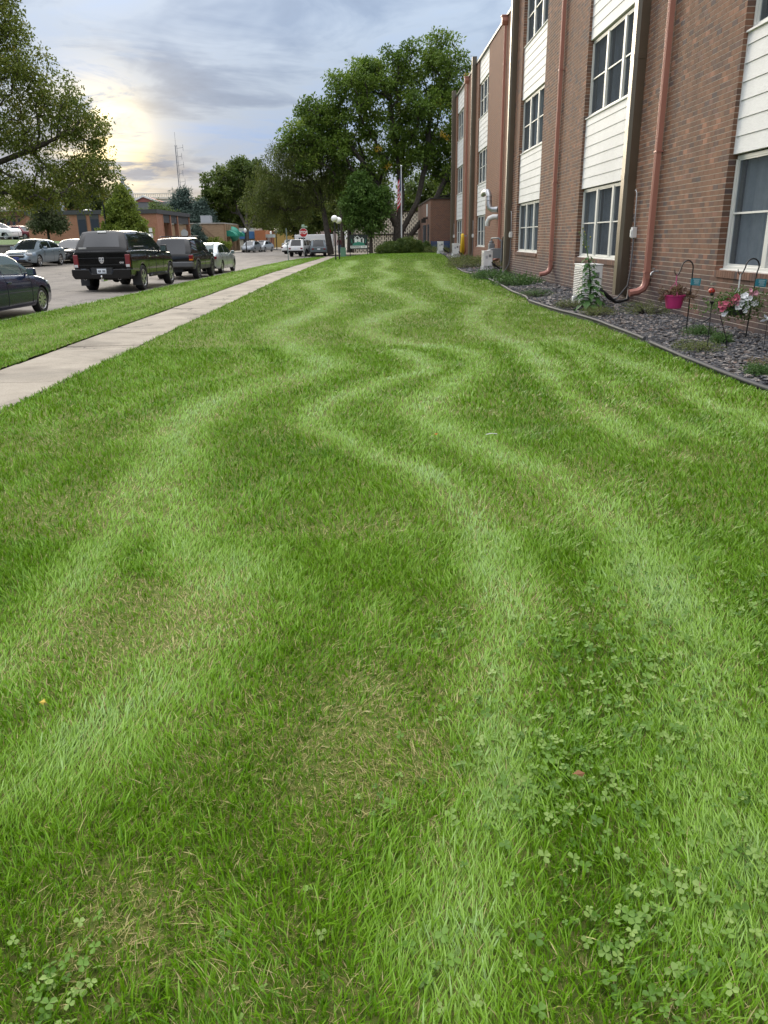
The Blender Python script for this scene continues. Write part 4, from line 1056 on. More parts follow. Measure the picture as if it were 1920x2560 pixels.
m_ = MB(); m_.cyl((-1.57, -.72, .42), (-1.57, .72, .42), .06, 8); m_.sphere((-1.57, 0, .42), .16, 12, 8); m_.bb(-2.5, 1.9, -.45, -.35, .48, .60); m_.bb(-2.5, 1.9, .35, .45, .48, .60); m_.box((-2.25, -.15, .50), (.6, .7, .22)); m_.build('axle_and_frame', m_blackpl, t)
m_ = MB(); m_.box((-2.44, 0, 1.925), (.06, .30, .055), ry=.3); m_.build('brake_lamp', m_wht, t, bevel=.008)
m_ = MB(); m_.box((-2.735, .62, 1.415), (.012, .26, .045), ry=-.5); m_.build('window_sticker', m_wht, t)
m_ = MB(); m_.tube([(-2.15, 1.0-.075, 1.45), (-1.1, 1.0-.075, 1.45)], .018, 5); m_.tube([(-2.15, -.925, 1.45), (-1.1, -.925, 1.45)], .018, 5); m_.build('window_rail', m_greypl, t)
# --- dark older sport utility
SUV = dict(zu=[(-2.16, .96), (-2.12, 1.02), (-1.0, 1.045), (.8, 1.04), (1.0, 1.03), (1.9, .985), (2.12, .92), (2.22, .70), (2.25, .55)], zl=[(-2.16, .62), (-2.05, .42), (-1.6, .40), (2.0, .38), (2.25, .42)],
           hw=[(-2.16, .80), (-2.05, .86), (-1.0, .885), (1.0, .885), (1.8, .87), (2.12, .80), (2.25, .66)], arch=[(1.36, .42, .37), (-1.33, .42, .37)], prof=[.95, .975, .99, 1.0, 1.0, .985, .965, .945, .92],
           roof=[(-2.13, 1.0), (-2.06, 1.15), (-1.86, 1.58), (-1.76, 1.625), (-1.0, 1.65), (-.2, 1.655), (.25, 1.63), (.45, 1.57), (1.12, 1.03)], wroof=.66, H=1.655, win=[(-1.72, -1.05), (-.95, -.12), (-.04, .58), (.62, .82)], ws=(.38, 1.2), rw=(-2.10, -1.85), crown=.02)
t = thing('sport_utility_car', 'older black sport utility car with a roof rack, parked ahead of the pickup', 'car', *road_at(-8.62, 39.0, FWD-.035), group='cars parked along the near kerb', scale=1.07)
dkg = paint('charcoal_paint', (.007, .0075, .008), .1, .22); m_clad = plain('grey_cladding', (.085, .087, .09), .55)
shell(SUV, t, dkg, m_glass, m_clad, m_glass_mid); seams(t, SUV, (-1.0, -.08, .85), .45, 1.0); handles(t, (-.82, .1), .88, .93, m_blackpl)
wheels(t, 1.36, -1.33, 1.52, .37, .24, m_steel, 5, .62); mirror(t, .70, .84, 1.10, m_blackpl)
m_ = MB(); m_.bb(-2.32, -2.02, -.86, .86, .50, .72); m_.build('rear_bumper', m_clad, t, bevel=.04)
for s in (-1, 1):
    m_ = MB(); m_.bb(-2.19, -2.0, s*.77-.085, s*.77+.085, .76, .985); tl = m_.build('tail_lamp', m_red, t, bevel=.02); m_ = MB(); m_.bb(-2.194, -2.19, s*.77-.07, s*.77+.07, .77, .83); m_.build('turn_lamp', m_amber, tl)
    m_ = MB(); m_.tube([(-1.6, s*.60, 1.66), (-1.5, s*.62, 1.72), (.0, s*.62, 1.73), (.15, s*.60, 1.66)], .018, 6); m_.build('roof_rail', m_blackpl, t)
for xx in (-1.35, -.1): m_ = MB(); m_.tube([(xx, -.62, 1.725), (xx, .62, 1.725)], .016, 6); m_.build('cross_bar', m_blackpl, t)
plate(t, -2.165, .30, .90, -1, .31, .16); m_ = MB(); m_.bb(-2.17, -2.14, -.80, -.0, .55, .56); m_.cyl((-1.33, -.7, .37), (-1.33, .7, .37), .06, 8); m_.bb(-2.0, 1.6, -.35, .35, .30, .42); m_.build('axle', m_blackpl, t)
# --- pale silver saloon ahead
SAL = scaled(SEDAN, 1.08, 1.05, 1.0); SAL['roof'] = [(-2.0, .99), (-1.35, 1.33), (-.9, 1.425), (-.1, 1.455), (.35, 1.42), (.7, 1.29), (1.42, .93)]
t = thing('silver_saloon', 'pale silver saloon with wide red tail lamps, parked first in the row', 'car', *road_at(-8.55, 45.0, FWD-.04), group='cars parked along the near kerb', scale=1.04)
silv = paint('silver_green_paint', (.40, .44, .44), .6, .3)
shell(SAL, t, silv, m_glass, rear_glass=m_glass_lt); seams(t, SAL, (-.45, .85), .30, .9); handles(t, (-.30, -1.3), .915, .82, silv); wheels(t, 1.47, -1.45, 1.56, .325, .20, m_rim, 8, .62); mirror(t, .80, .84, .99, silv)
for s in (-1, 1): m_ = MB(); m_.box((-2.44, s*.60, .78), (.10, .48, .13), rz=s*.22); m_.build('tail_lamp', m_red, t, bevel=.02)
m_ = MB(); m_.box((-2.46, 0, .50), (.18, 1.5, .20)); m_.build('rear_bumper', silv, t, bevel=.05)
# --- across the street: silver saloon facing us and a black one behind it
def front_car(name, label, loc, rz, spec, mat, rim, k, spokes=5, plate_mat=None, scoop=False, lamp=m_clear, grp='cars parked across the street'):
    t = thing(name, label, 'car', loc, rz, grp, k); shell(spec, t, mat, m_glass); L = spec['zu'][-1][0]
    wheels(t, spec['arch'][0][0], spec['arch'][1][0], 1.54, .33, .21, rim, spokes, .70); seams(t, spec, (-.45, .82), .3, .9); mirror(t, .74, .82, 1.0, mat); handles(t, (-.3, -1.25), .885, .82, mat)
    for s in (-1, 1): m_ = MB(); m_.box((L-.22, s*.62, .68), (.30, .30, .15), rz=-s*.5); m_.build('headlight', lamp, t, bevel=.05)
    m_ = MB(); m_.box((L-.02, 0, .68), (.08, .86, .05)); m_.box((L-.0, 0, .55), (.06, .78, .09)); m_.box((L+.0, 0, .34), (.06, 1.0, .12)); m_.build('grille', m_blackpl, t, bevel=.012)
    m_ = MB(); m_.box((L+.015, 0, .615), (.06, .90, .055)); m_.box((L+.03, 0, .615), (.04, .16, .06)); m_.build('grille_bar', m_chrome, t, bevel=.012)
    plate(t, L+.04, 0, .46, 1, .30, .15, plate_mat)
    if scoop: m_ = MB(); m_.box((1.45, 0, .93), (.5, .5, .06), taper=.8); m_.build('hood_scoop', m_blackpl, t, bevel=.02)
    for s in (-1, 1): m_ = MB(); m_.box((L-.12, s*.62, .36), (.10, .24, .07), rz=-s*.4); m_.build('fog_lamp', m_blackpl, t)
    return t
m_blueplate = plain('plate_blue', (.07, .09, .30), .5)
front_car('silver_blue_saloon', 'silver blue saloon facing the camera beside the concrete retaining wall', road_at(-20.5, 51.0, 0)[0], -FWD-.05, scaled(SEDAN, 1.05, 1.02, 1.0), paint('silver_blue_paint', (.24, .29, .33), .6, .3), m_rim, CARS, 5, m_blueplate)
front_car('black_coupe', 'black car with a hood scoop facing the camera behind the silver blue saloon', road_at(-20.35, 57.5, 0)[0], -FWD-.05, scaled(SEDAN, 1.06, 1.04, 1.0), blk, m_steel, CARS, 5, m_plate, True, m_blackpl)
# --- far cars near the junction and in the lot
def far_car(name, label, cat, loc, rz, spec, mat, grp, k=1.05, lamps='rear', rim=m_rim, glass=m_glass):
    t = thing(name, label, cat, loc, rz, grp, k); shell(spec, t, mat, glass); r = spec['arch'][0][2]+.01
    wheels(t, spec['arch'][0][0], spec['arch'][1][0], 1.5, r, .21, rim, 5, .64)
    for e, mm in ((spec['zu'][0][0], m_red), (spec['zu'][-1][0]-.1, m_clear)):
        for s in (-1, 1): m_ = MB(); m_.box((e+.03, s*.62, .80), (.12, .22, .14), rz=s*.2); m_.build('tail_lamp' if mm is m_red else 'headlight', mm, t, bevel=.02)
    m_ = MB(); m_.bb(spec['zu'][0][0]-.01, spec['zu'][0][0]+.03, -.16, .16, .72, .86); m_.build('number_plate', m_plate, t)
    return t
VAN = dict(SUV); VAN.update(zu=[(-2.3, .95), (-2.26, 1.0), (1.2, 1.0), (1.5, .98), (2.1, .84), (2.3, .6)], zl=[(-2.3, .5), (-2.2, .34), (2.1, .28), (2.3, .36)], hw=[(-2.3, .84), (-2.2, .92), (1.6, .94), (2.1, .85), (2.3, .7)], arch=[(1.5, .36, .33), (-1.4, .36, .33)],
                           roof=[(-2.28, .98), (-2.2, 1.2), (-2.0, 1.66), (-1.9, 1.70), (.3, 1.72), (.7, 1.62), (1.65, .98)], H=1.72, wroof=.72, win=[(-1.9, -1.0), (-.9, .1), (.18, .8)], ws=(.6, 1.7), rw=(-2.25, -1.98))
PICK = dict(TRUCK); PICK.update(roof=[(-.98, 1.30), (-.92, 1.45), (-.80, 1.80), (-.6, 1.84), (.3, 1.83), (.55, 1.76), (1.38, 1.28)], win=[(-.7, .02), (.10, .70)], ws=(.50, 1.4), rw=(-.95, -.78), H=1.84)
white = paint('white_paint', (.70, .70, .69), .0, .35); gg = 'cars standing near the junction'
far_car('white_crossover', 'white crossover parked beyond the stop sign', 'car', (-6.6, 84.2, -.12), FWD-.25, SUV, white, gg, 1.0)
far_car('grey_minivan', 'dark grey minivan seen from behind by the leaning tree trunk', 'car', (-4.95, 82.6, -.11), FWD+.10, VAN, paint('grey_paint', (.13, .155, .17), .5, .35), gg, .92)
far_car('old_pickup', 'pale old pickup driving away down the street', 'pickup', (-10.2, 110, -.05), FWD-.05, PICK, paint('beige_paint', (.40, .40, .37), .3, .4), gg, .86)
far_car('white_hatchback', 'small white car beyond the white crossover', 'car', (-8.3, 98, -.1), FWD-.5, SEDAN, white, gg, 1.0)
far_car('grey_hatchback', 'grey car facing us in front of the tan brick shop', 'car', (-14.6, 104, .07), -FWD-.15, SEDAN, paint('grey2_paint', (.20, .22, .24), .5, .35), gg, .95)
far_car('pale_hatchback', 'pale silver car behind the grey one near the orange brick shop', 'car', (-13.9, 110, .06), -FWD-.25, SEDAN, paint('pale_paint', (.42, .45, .47), .5, .35), gg, .95)
gl = 'cars in the raised parking lot'
far_car('white_pickup', 'white pickup at the left edge of the raised parking lot', 'pickup', (-40.9, 92, 1.90), -.35, PICK, white, gl, 1.0, rim=m_rim)
far_car('red_crossover', 'dark red crossover beside the white pickup in the raised lot', 'car', (-39.9, 96, 1.9), -.35, SUV, paint('red_paint', (.13, .015, .018), .3, .3), gl, .95)
for i, (x, y, l_) in enumerate(((-44.3, 101, 'white sport utility car behind the white pickup in the raised lot'), (-42.6, 104, 'white car in the middle of the raised lot behind the red crossover'), (-41.0, 107, 'white car nearest the brick building corner in the raised lot'))):
    far_car('white_car', l_, 'car', (x, y, 1.95), -.35, SUV if i != 1 else SEDAN, white, gl, 1.0)

# ------------------------------------------------------------------ rock bed, edging and weeds by the wall
def wallx(y): return np.where(np.asarray(y) < END1, FACE1, FACE2)
def bed_z(x, y): return lawn_z(x, y)+.0+.06*sst(0, 1.2, np.asarray(x)-XE(y))
m_bed = surf('bed_soil', [(.3, (.045, .038, .033)), (.55, (.10, .085, .075)), (.75, (.17, .14, .115))], 7, .95, .03, 30)
sheet('rock_bed', np.concatenate([np.arange(-2, 14, .5), np.arange(14, 70.1, 1.)]), lambda y: float(XE(y))+.02, lambda y: float(wallx(y))+.02, 10, lambda x, y: bed_z(x, y)-.01, m_bed)
def rock_mat():
    mt, t, b = newmat('slate_chip')
    rnd = t.node('ShaderNodeNewGeometry').outputs['Random Per Island']; pos = t.node('ShaderNodeNewGeometry').outputs['Position']
    c = t.ramp(rnd, [(0, (.030, .031, .035)), (.42, (.064, .065, .073)), (.64, (.120, .120, .126)), (.80, (.20, .178, .160)), (.92, (.33, .29, .255)), (1, (.2, .13, .1))])
    c = t.mix(.5, c, t.ramp(t.noise(pos, 30, 4), [(.3, .6), (.7, 1.2)]), 'MULTIPLY'); t.l.new(c, b.inputs['Base Color']); b.inputs['Roughness'].default_value = .7; return mt
def rocks():
    r = np.random.default_rng(5); VV = []; FF = []; off = 0
    tet = np.array([[-1, -.7, -.3], [.9, -.8, -.25], [1, .6, -.3], [-.8, .8, -.3], [-.75, -.5, .35], [.6, -.6, .45], [.7, .45, .3], [-.6, .55, .42]])
    fc = np.array([(4, 5, 6, 7), (0, 1, 5, 4), (1, 2, 6, 5), (2, 3, 7, 6), (3, 0, 4, 7)])
    for (y0, y1, dens, s) in ((6, 11, 1050, .021), (11, 16, 760, .023), (16, 26, 260, .034), (26, 46, 60, .065), (46, 66, 14, .1)):
        n = int((y1-y0)*2.6*dens); y = r.uniform(y0, y1, n); x = r.uniform(3.8, 6.9, n); k = (x > XE(y)+.05) & (x < wallx(y)-.01); x, y = x[k], y[k]; n = len(x)
        sc_ = s*r.uniform(.35, 1.7, n)[:, None]*np.stack([r.uniform(.7, 1.2, n), r.uniform(.6, 1., n), r.uniform(.2, .55, n)], -1)
        P = tet[None]*(1+r.uniform(-.3, .3, (n, 8, 3)))*sc_[:, None]
        a = r.uniform(0, 6.28, n); tx = r.normal(0, .35, n); ca, sa = np.cos(a)[:, None], np.sin(a)[:, None]
        Z = P[..., 2]*np.cos(tx)[:, None]+P[..., 1]*np.sin(tx)[:, None]; Yy = P[..., 1]*np.cos(tx)[:, None]-P[..., 2]*np.sin(tx)[:, None]
        X = P[..., 0]*ca-Yy*sa; Y2 = P[..., 0]*sa+Yy*ca
        V = np.stack([X+x[:, None], Y2+y[:, None], Z+(bed_z(x, y)+.004+r.uniform(0, .02, n))[:, None]], -1).reshape(-1, 3)
        FF.append((off+np.arange(n)[:, None, None]*8+fc[None]).reshape(-1, 4)); VV.append(V); off += len(V)
    me = np_mesh('rock_chips', np.concatenate(VV), [np.concatenate(FF)]); me.shade_flat(); return me
tag(link('rock_chips', rocks(), rock_mat()), 'dark slate and pinkish stone chips filling the bed along the wall', 'rock mulch', kind='stuff')
m_edge = plain('edging_plastic', (.062, .062, .066), .6, spec=.25, var=.2, scale=5)
ed = thing('bed_edging', 'dark round topped plastic edging between the lawn and the rock bed', 'edging', (0, 0, 0))
for (a, b, lift) in ((3.0, 11.6, .0), (11.75, 19.7, .012), (19.75, 33.5, .0), (33.7, 45, .0), (45.3, 66, 0)):
    ys = np.arange(a, b+.01, .35 if a < 20 else 1.0); m_ = MB()
    m_.tube([(float(XE(y_))+.008*math.sin(y_*2.1), y_, float(lawn_z(XE(y_), y_))+.055+lift+.006*math.sin(y_*1.3)) for y_ in ys], .027, 8)
    for y0_, y1_ in zip(ys[:-1], ys[1:]):
        xa, xb_ = float(XE(y0_)), float(XE(y1_)); za, zb_ = float(lawn_z(xa, y0_)), float(lawn_z(xb_, y1_))
        m_._add([(xa-.005, y0_, za-.05), (xb_-.005, y1_, zb_-.05), (xb_-.005, y1_, zb_+.05), (xa-.005, y0_, za+.05), (xa+.005, y0_, za-.05), (xb_+.005, y1_, zb_-.05), (xb_+.005, y1_, zb_+.05), (xa+.005, y0_, za+.05)], [(0, 1, 2, 3), (7, 6, 5, 4)])
    m_.build('edging_strip', m_edge, ed, smooth=50, fix=False)
# weeds
m_weed = leafmat('weed_leaf', [(0, (.075, .115, .025)), (.5, (.14, .18, .05)), (1, (.24, .24, .085))], .25)
m_weedg = leafmat('weed_green', [(0, (.04, .10, .02)), (.5, (.075, .155, .035)), (1, (.13, .21, .06))], .25)
m_straw = leafmat('straw', [(0, (.20, .14, .07)), (.5, (.34, .26, .13)), (1, (.45, .38, .2))], .2)
WEEDS = [(4.55, 17.6, .42, .10, 0, 'sprawling yellow green weed mat at the lawn edge before the white cooling unit'), (4.6, 15.9, .34, .09, 0, 'low yellow green weed clump just in front of the tall thistle'),
         (5.45, 15.6, .42, .14, 0, 'weed clump against the wall under the bronze chase and downspout'), (4.5, 21.5, .5, .10, 1, 'green weed strip beyond the white cooling unit'), (4.9, 26.5, .7, .12, 1, 'weed patch midway along the rock bed'),
         (4.8, 31.0, .8, .13, 1, 'weeds in the bed before the gas meter unit'), (5.6, 41.5, 1.5, .26, 0, 'tall weedy grass in front of the gas meter'), (5.9, 47, 1.3, .24, 0, 'weedy grass behind the second far cooling unit'), (5.75, 68.2, 1.0, .3, 0, 'yellow weed clump before the blue bench'),
         (4.55, 10.75, .30, .05, 0, 'thin weed patch inside the edging near the red ladybird stake'), (5.05, 11.2, .12, .06, 1, 'small green weed by the black ladybird stake'), (4.42, 8.75, .12, .05, 1, 'tiny green weed at the edging in the right corner'), (5.15, 12.2, .22, .06, 1, 'green creeping weed beneath the pink pot hook')]
for i, (x, y, r_, h, kd, lb) in enumerate(WEEDS):
    bush('weed_clump', lb, 'weeds', (x, y, float(bed_z(x, y))), [(0, 0, h*.5, r_*1.1, r_*1.4, h*1.15)], 120, 26, .028 if y < 25 else .09, .09 if y < 25 else .22, m_weedg if kd else m_weed, 100+i, .02, .35, -.3, 'weeds in the rock bed')
bush('dead_weed_clump', 'straw coloured dead weeds lying in the near rock bed', 'weeds', (4.95, 9.35, .05), [(0, 0, .01, .5, .42, .035)], 70, 22, .035, .09, m_straw, 140, .02, .2, 0, sx=(1, 1, .2))

# tall thistle-like weed with small yellow buds
def thistle():
    random.seed(3)
    t = thing('tall_thistle', 'tall spiny green thistle with small yellow buds in front of the white cooling unit', 'plant', (4.72, 17.0, .05))
    m_ = MB(); pts = [(0, 0, 0), (.0, 0, .4), (-.05, 0, .85), (-.13, 0, 1.2), (-.18, .0, 1.5)]
    m_.tube(pts, [.022, .019, .015, .011, .006], 6)
    tips = []
    for k in range(9):
        z = 1.12+k*.045; b_ = Vector((-.10-.02*k*.8, 0, z)); d = Vector((random.uniform(-1, 1), random.uniform(-1, 1), 1.1)).normalized(); e = b_+d*random.uniform(.10, .2); m_.tube([b_, b_.lerp(e, .5)+Vector((0, 0, -.01)), e], [.005, .004, .003], 4); tips.append(e)
    tips.append(Vector((-.18, 0, 1.5))); m_.build('stem', plain('thistle_stem', (.09, .17, .05), .6), t, smooth=60)
    V = []; F = []; A = []
    def leaf(p, d, L, W, droop):
        side = d.cross(Vector((0, 0, 1))).normalized(); n = 7; o = len(V); v = random.uniform(0, 1)
        for i in range(n+1):
            s = i/n; c = p+d*L*s+Vector((0, 0, .35*L*s-droop*L*s*s)); w = W*(math.sin(math.pi*min(1, s*.9+.08)))*(1.0 if i % 2 else .45)
            V.extend([c+side*w+Vector((0, 0, .25*w)), c, c-side*w+Vector((0, 0, .25*w))])
        for i in range(n):
            a = o+i*3; F.extend([(a, a+1, a+4, a+3), (a+1, a+2, a+5, a+4)]); A.extend([v, v])
    for k in range(64):
        z = .02+1.05*(k/64)**.9; an = k*2.4; s = 1-.66*(k/64); px = np.interp(z, [0, .4, .85, 1.2], [0, 0, -.05, -.13])
        leaf(Vector((px, 0, z)), Vector((math.cos(an), math.sin(an), .1)).normalized(), .40*s*random.uniform(.8, 1.2), .12*s, random.uniform(.5, 1.0))
    me = bpy.data.meshes.new('leaf_blades'); me.from_pydata([tuple(v) for v in V], [], F); at = me.attributes.new('v', 'FLOAT', 'FACE'); at.data.foreach_set('value', np.asarray(A, np.float32))
    link('leaf_blades', me, leafmat('thistle_leaf', [(0, (.04, .11, .025)), (.5, (.07, .17, .045)), (1, (.12, .22, .07))], .25), t)
    for e in tips:
        q = MB(); q.sphere(tuple(e), .016, 8, 6, (1, 1, 1.3)); q.build('bud', plain('bud_green', (.16, .20, .06), .6), t, smooth=60)
    for e in tips[::2]: q = MB(); q.sphere((e.x, e.y, e.z+.018), .012, 6, 5); q.build('flower', plain('flower_yellow', (.55, .42, .06), .6), t, smooth=60)
thistle()

# ------------------------------------------------------------------ cooling units, gas meter, hose
def cooling_unit(x, y, z, label, k=1., rz=0.):
    """x,y: corner-centre; long louvred face to the lawn (-x)"""
    t = thing('cooling_unit', label, 'cooling unit', (x, y, z), rz, 'cooling units along the wall', k)
    W, D, H, zb = .80, .40, .66, .16
    m_ = MB(); m_.bb(-D/2, D/2, -W/2, W/2, zb, zb+H); c = m_.build('casing', m_wht, t, bevel=.02)
    m_ = MB(); m_.bb(-D/2-.012, D/2+.01, -W/2-.012, W/2+.012, zb+H, zb+H+.022); m_.build('lid', m_wht, t, bevel=.006)
    for i in range(15): 
        zz = zb+.06+i*.037; m_ = MB(); m_.box((-D/2-.008, .0, zz), (.02, W*.9, .008), ry=.5); m_.build('louvre', m_wht, c)
    m_ = MB(); m_.bb(-D/2-.004, -D/2-.001, -W/2+.04, W/2-.04, zb+.04, zb+H-.06); m_.build('grille_back', m_greypl, c)
    m_ = MB(); m_.bb(.02, .13, -W/2-.004, -W/2-.0005, zb+.40, zb+.52); m_.build('handle_recess', m_greypl, c)
    m_ = MB(); m_.bb(-.12, -.02, -W/2-.003, -W/2-.0006, zb+.34, zb+.47); m_.build('rating_plate', plain('rating_plate', (.45, .46, .47), .5), c)
    m_ = MB(); m_.bb(.05, D/2-.01, -W/2-.035, -W/2-.0005, zb+.02, zb+.24); m_.build('valve_cover', m_wht, c, bevel=.01)
    for s in (-1, 1): m_ = MB(); m_.bb(-D/2-.04, D/2+.06, s*W*.34-.07, s*W*.34+.07, -.06, zb-.0005); m_.build('foot_block', m_wht, t, bevel=.012)
    m_ = MB(); m_.tube([(D/2-.04, -W/2-.03, zb+.18), (D/2+.06, -W/2-.08, zb+.10), (D/2+.35, -W/2+.05, .05), (D/2+.62, -W/2+.16, .10), (D/2+.66, -W/2+.2, .32)], .032, 7)
    m_.tube([(D/2-.02, -W/2-.04, zb+.12), (D/2+.12, -W/2-.02, zb+.02), (D/2+.4, -W/2+.16, .03), (D/2+.68, -W/2+.24, .12)], .028, 7); m_.build('line_set', m_blackrub, t, smooth=60)
    return t
cooling_unit(4.99, 18.25, .05, 'largest white cooling unit on the rock bed behind the thistle', 1.05)
cooling_unit(5.58, 37.9, .08, 'white cooling unit on the rock bed in front of the gas meter', 1.0)
cooling_unit(6.05, 55.8, .25, 'white cooling unit beside the yellow hose', 1.05)
cooling_unit(5.85, 65.2, .34, 'farthest white cooling unit near the blue bench', 1.05)
gm = thing('gas_meter', 'grey gas meter with domed cover and pipework against the recessed wall', 'gas meter', (6.45, 41.3, .1))
m_g = plain('meter_grey', (.22, .235, .24), .5)
m_ = MB(); m_.bb(-.15, .15, .9, 1.3, .55, 1.1); m_.cyl((-.0, 1.1, 1.1), (0, 1.1, 1.22), .12, 12); m_.build('meter_body', m_g, gm, bevel=.04)
m_ = MB(); n_ = 8; prof = [(-.55*math.cos(math.pi/2*i/n_)-.0, .45+.42*math.sin(math.pi/2*i/n_)) for i in range(n_+1)]+[(.28, .87), (.28, .40), (-.55, .40)]
m_.prism(prof, -.35, .45, 'Y'); m_.build('domed_cover', m_g, gm, smooth=30)
m_ = MB(); m_.tube([(0, 1.1, 1.22), (0, 1.1, 1.34), (.0, .6, 1.36), (.1, -.6, 1.36), (.25, -.62, 1.2), (.25, -.62, .1)], .04, 8); m_.tube([(-.05, 1.0, .6), (-.05, 1.0, .15), (.1, .4, .1)], .035, 8); m_.build('gas_pipe', m_g, gm, smooth=50)
m_ = MB(); m_.bb(.27, .33, -.72, -.55, -.05, 1.42); m_.build('post', m_blackpl, gm)
hs = thing('yellow_hose', 'bright yellow hose hanging on the wall beside a downspout', 'hose', (6.65, 56.0, .2)); m_yel = plain('yellow_vinyl', (.72, .50, .03), .45)
for k in range(5):
    m_ = MB(); pts = []
    for i in range(17): a = 2*math.pi*i/16; pts.append((-.05-.035*k+.02*math.sin(a*2), (.20+.03*k)*math.cos(a), .85+(.62+.03*(k % 3))*math.sin(a)))
    m_.tube(pts, .045, 6, cap=False); m_.build('hose_coil', m_yel, hs, smooth=60)
m_ = MB(); m_.bb(-.1, .15, -.1, .1, 1.36, 1.46); m_.build('hose_hook', m_galv, hs)

# ------------------------------------------------------------------ garden hooks, baskets and ornaments
m_iron = plain('black_iron', (.010, .010, .011), .45)
def hook(label, x, y, z0, top, reach, lean):
    t = thing('shepherd_hook', label, 'garden hook', (x, y, z0), 0, 'black garden hooks')
    pts = [(0, 0, -.05), (lean*.6, 0, top-.22)]
    for i in range(9):
        a = math.pi*i/8; pts.append((lean-reach/2+reach/2*math.cos(a), 0, top-.12+.12*math.sin(a)))
    pts += [(lean-reach-.03, 0, top-.20), (lean-reach-.06, 0, top-.225), (lean-reach-.09, 0, top-.20), (lean-reach-.105, 0, top-.14)]
    m_ = MB(); m_.tube(pts, [.011]*2+[.011]*9+[.010, .010, .008, .005], 6); m_.build('hook_rod', m_iron, t, smooth=60)
    return t, (x+lean-reach-.06, y, z0+top-.22)
h1, c1 = hook('black garden hook holding the pink pot', 5.21, 12.9, .06, 1.08, .19, .0)
h2, c2 = hook('black garden hook holding the petunia basket', 5.63, 11.7, .06, 1.13, .20, .06)
m_teal = plain('teal_card', (.03, .24, .30), .45); m_tealtxt = plain('card_print', (.55, .70, .72), .5)
def info_card(label, x, y, z):
    t = thing('teal_card', label, 'tag', (x, y, z), 0, 'teal cards on the garden hooks')
    m_ = MB(); m_.box((.075, -.004, .05), (.145, .004, .11), ry=.08); m_.build('card', m_teal, t)
    m_ = MB()
    for zz, w in ((.085, .10), (.066, .085), (.05, .09), (.035, .06), (.018, .08)): m_.box((.078, -.0075, zz), (w, .002, .007), ry=.08)
    m_.build('card_lines', m_tealtxt, t); m_ = MB(); m_.lathe([(.011, 0), (.011, .10)], (-.002, 0, 0), 8); m_.build('card_wrap', m_teal, t)
info_card('teal card on the hook of the pink pot', 5.205, 12.89, .76); info_card('teal card on the hook of the petunia basket', 5.675, 11.69, .80)
# pink pot with a dried-out plant
m_pink = plain('pink_plastic', (.52, .035, .17), .4, var=.06)
pt = thing('hanging_pot', 'bright pink hanging pot with a brown dried-out plant', 'hanging pot', (c1[0]+.0, c1[1], .40))
m_ = MB(); m_.lathe([(.001, 0), (.108, 0), (.118, .01), (.158, .195), (.168, .197), (.168, .213), (.152, .213), (.148, .17), (.001, .165)], n=24); m_.build('pot', m_pink, pt, smooth=30)
m_pinkc = plain('pink_cord', (.60, .10, .24), .5); hz = c1[2]-.40
m_ = MB(); m_.tube([(0, 0, hz+.008), (.0, 0, hz-.12)], .009, 6)
for a in (.4, 2.5, 4.6): m_.tube([(0, 0, hz-.11), (.155*math.cos(a), .155*math.sin(a), .205)], .0045, 5)
m_.build('hanger', m_pinkc, pt)
random.seed(9); rng = np.random.default_rng(9)
cl = [(random.gauss(0, .10), random.gauss(0, .09), .24+random.uniform(0, .09), .06) for _ in range(34)]+[(.10+random.uniform(0, .20), random.gauss(0, .05), .20+random.uniform(-.05, .09), .05) for _ in range(16)]+[(-.12-random.uniform(0, .12), random.gauss(0, .05), .20+random.uniform(-.06, .05), .045) for _ in range(10)]
link('dry_plant', leaf_mesh('dry_plant', cl, 34, .026, (1, 1, 1), .6), leafmat('dry_leaf', [(0, (.055, .035, .022)), (.45, (.14, .075, .045)), (.75, (.20, .13, .06)), (1, (.14, .15, .05))], .2), pt)
m_ = MB()
for c in cl[::2]: m_.tube([(0, 0, .16), (c[0]*.6, c[1]*.6, c[2]), (c[0], c[1], c[2])], .002, 3)
m_.build('twigs', m_bark, pt, fix=False)
# petunia basket
bs = thing('flower_basket', 'hanging basket of white and pink petunias', 'flower basket', (c2[0], c2[1], .40), scale=1.18); hz = (c2[2]-.40)/1.18
m_ = MB(); m_.lathe([(.001, 0), (.09, .0), (.14, .14), (.14, .15), (.12, .14), (.001, .12)], n=20); m_.build('pot', plain('basket_dark', (.05, .05, .045), .6), bs, smooth=30)
m_ = MB(); m_.tube([(0, 0, hz+.008), (.0, 0, hz-.16)], .010, 6)
for a in (.3, 2.4, 4.5): m_.tube([(0, 0, hz-.15), (.02*math.cos(a)+.0, .02*math.sin(a), hz-.2), (.135*math.cos(a), .135*math.sin(a), .15)], .0045, 5)
m_.build('hanger', plain('white_cord', (.72, .72, .70), .5), bs)
cl = [(random.gauss(0, .15), random.gauss(0, .11), .12+random.gauss(0, .07), .065) for _ in range(95)]
link('foliage', leaf_mesh('foliage', cl, 34, .030, (1, 1, 1), .6), leafmat('petunia_leaf', [(0, (.035, .09, .015)), (.5, (.08, .16, .03)), (1, (.16, .23, .06))], .25), bs)
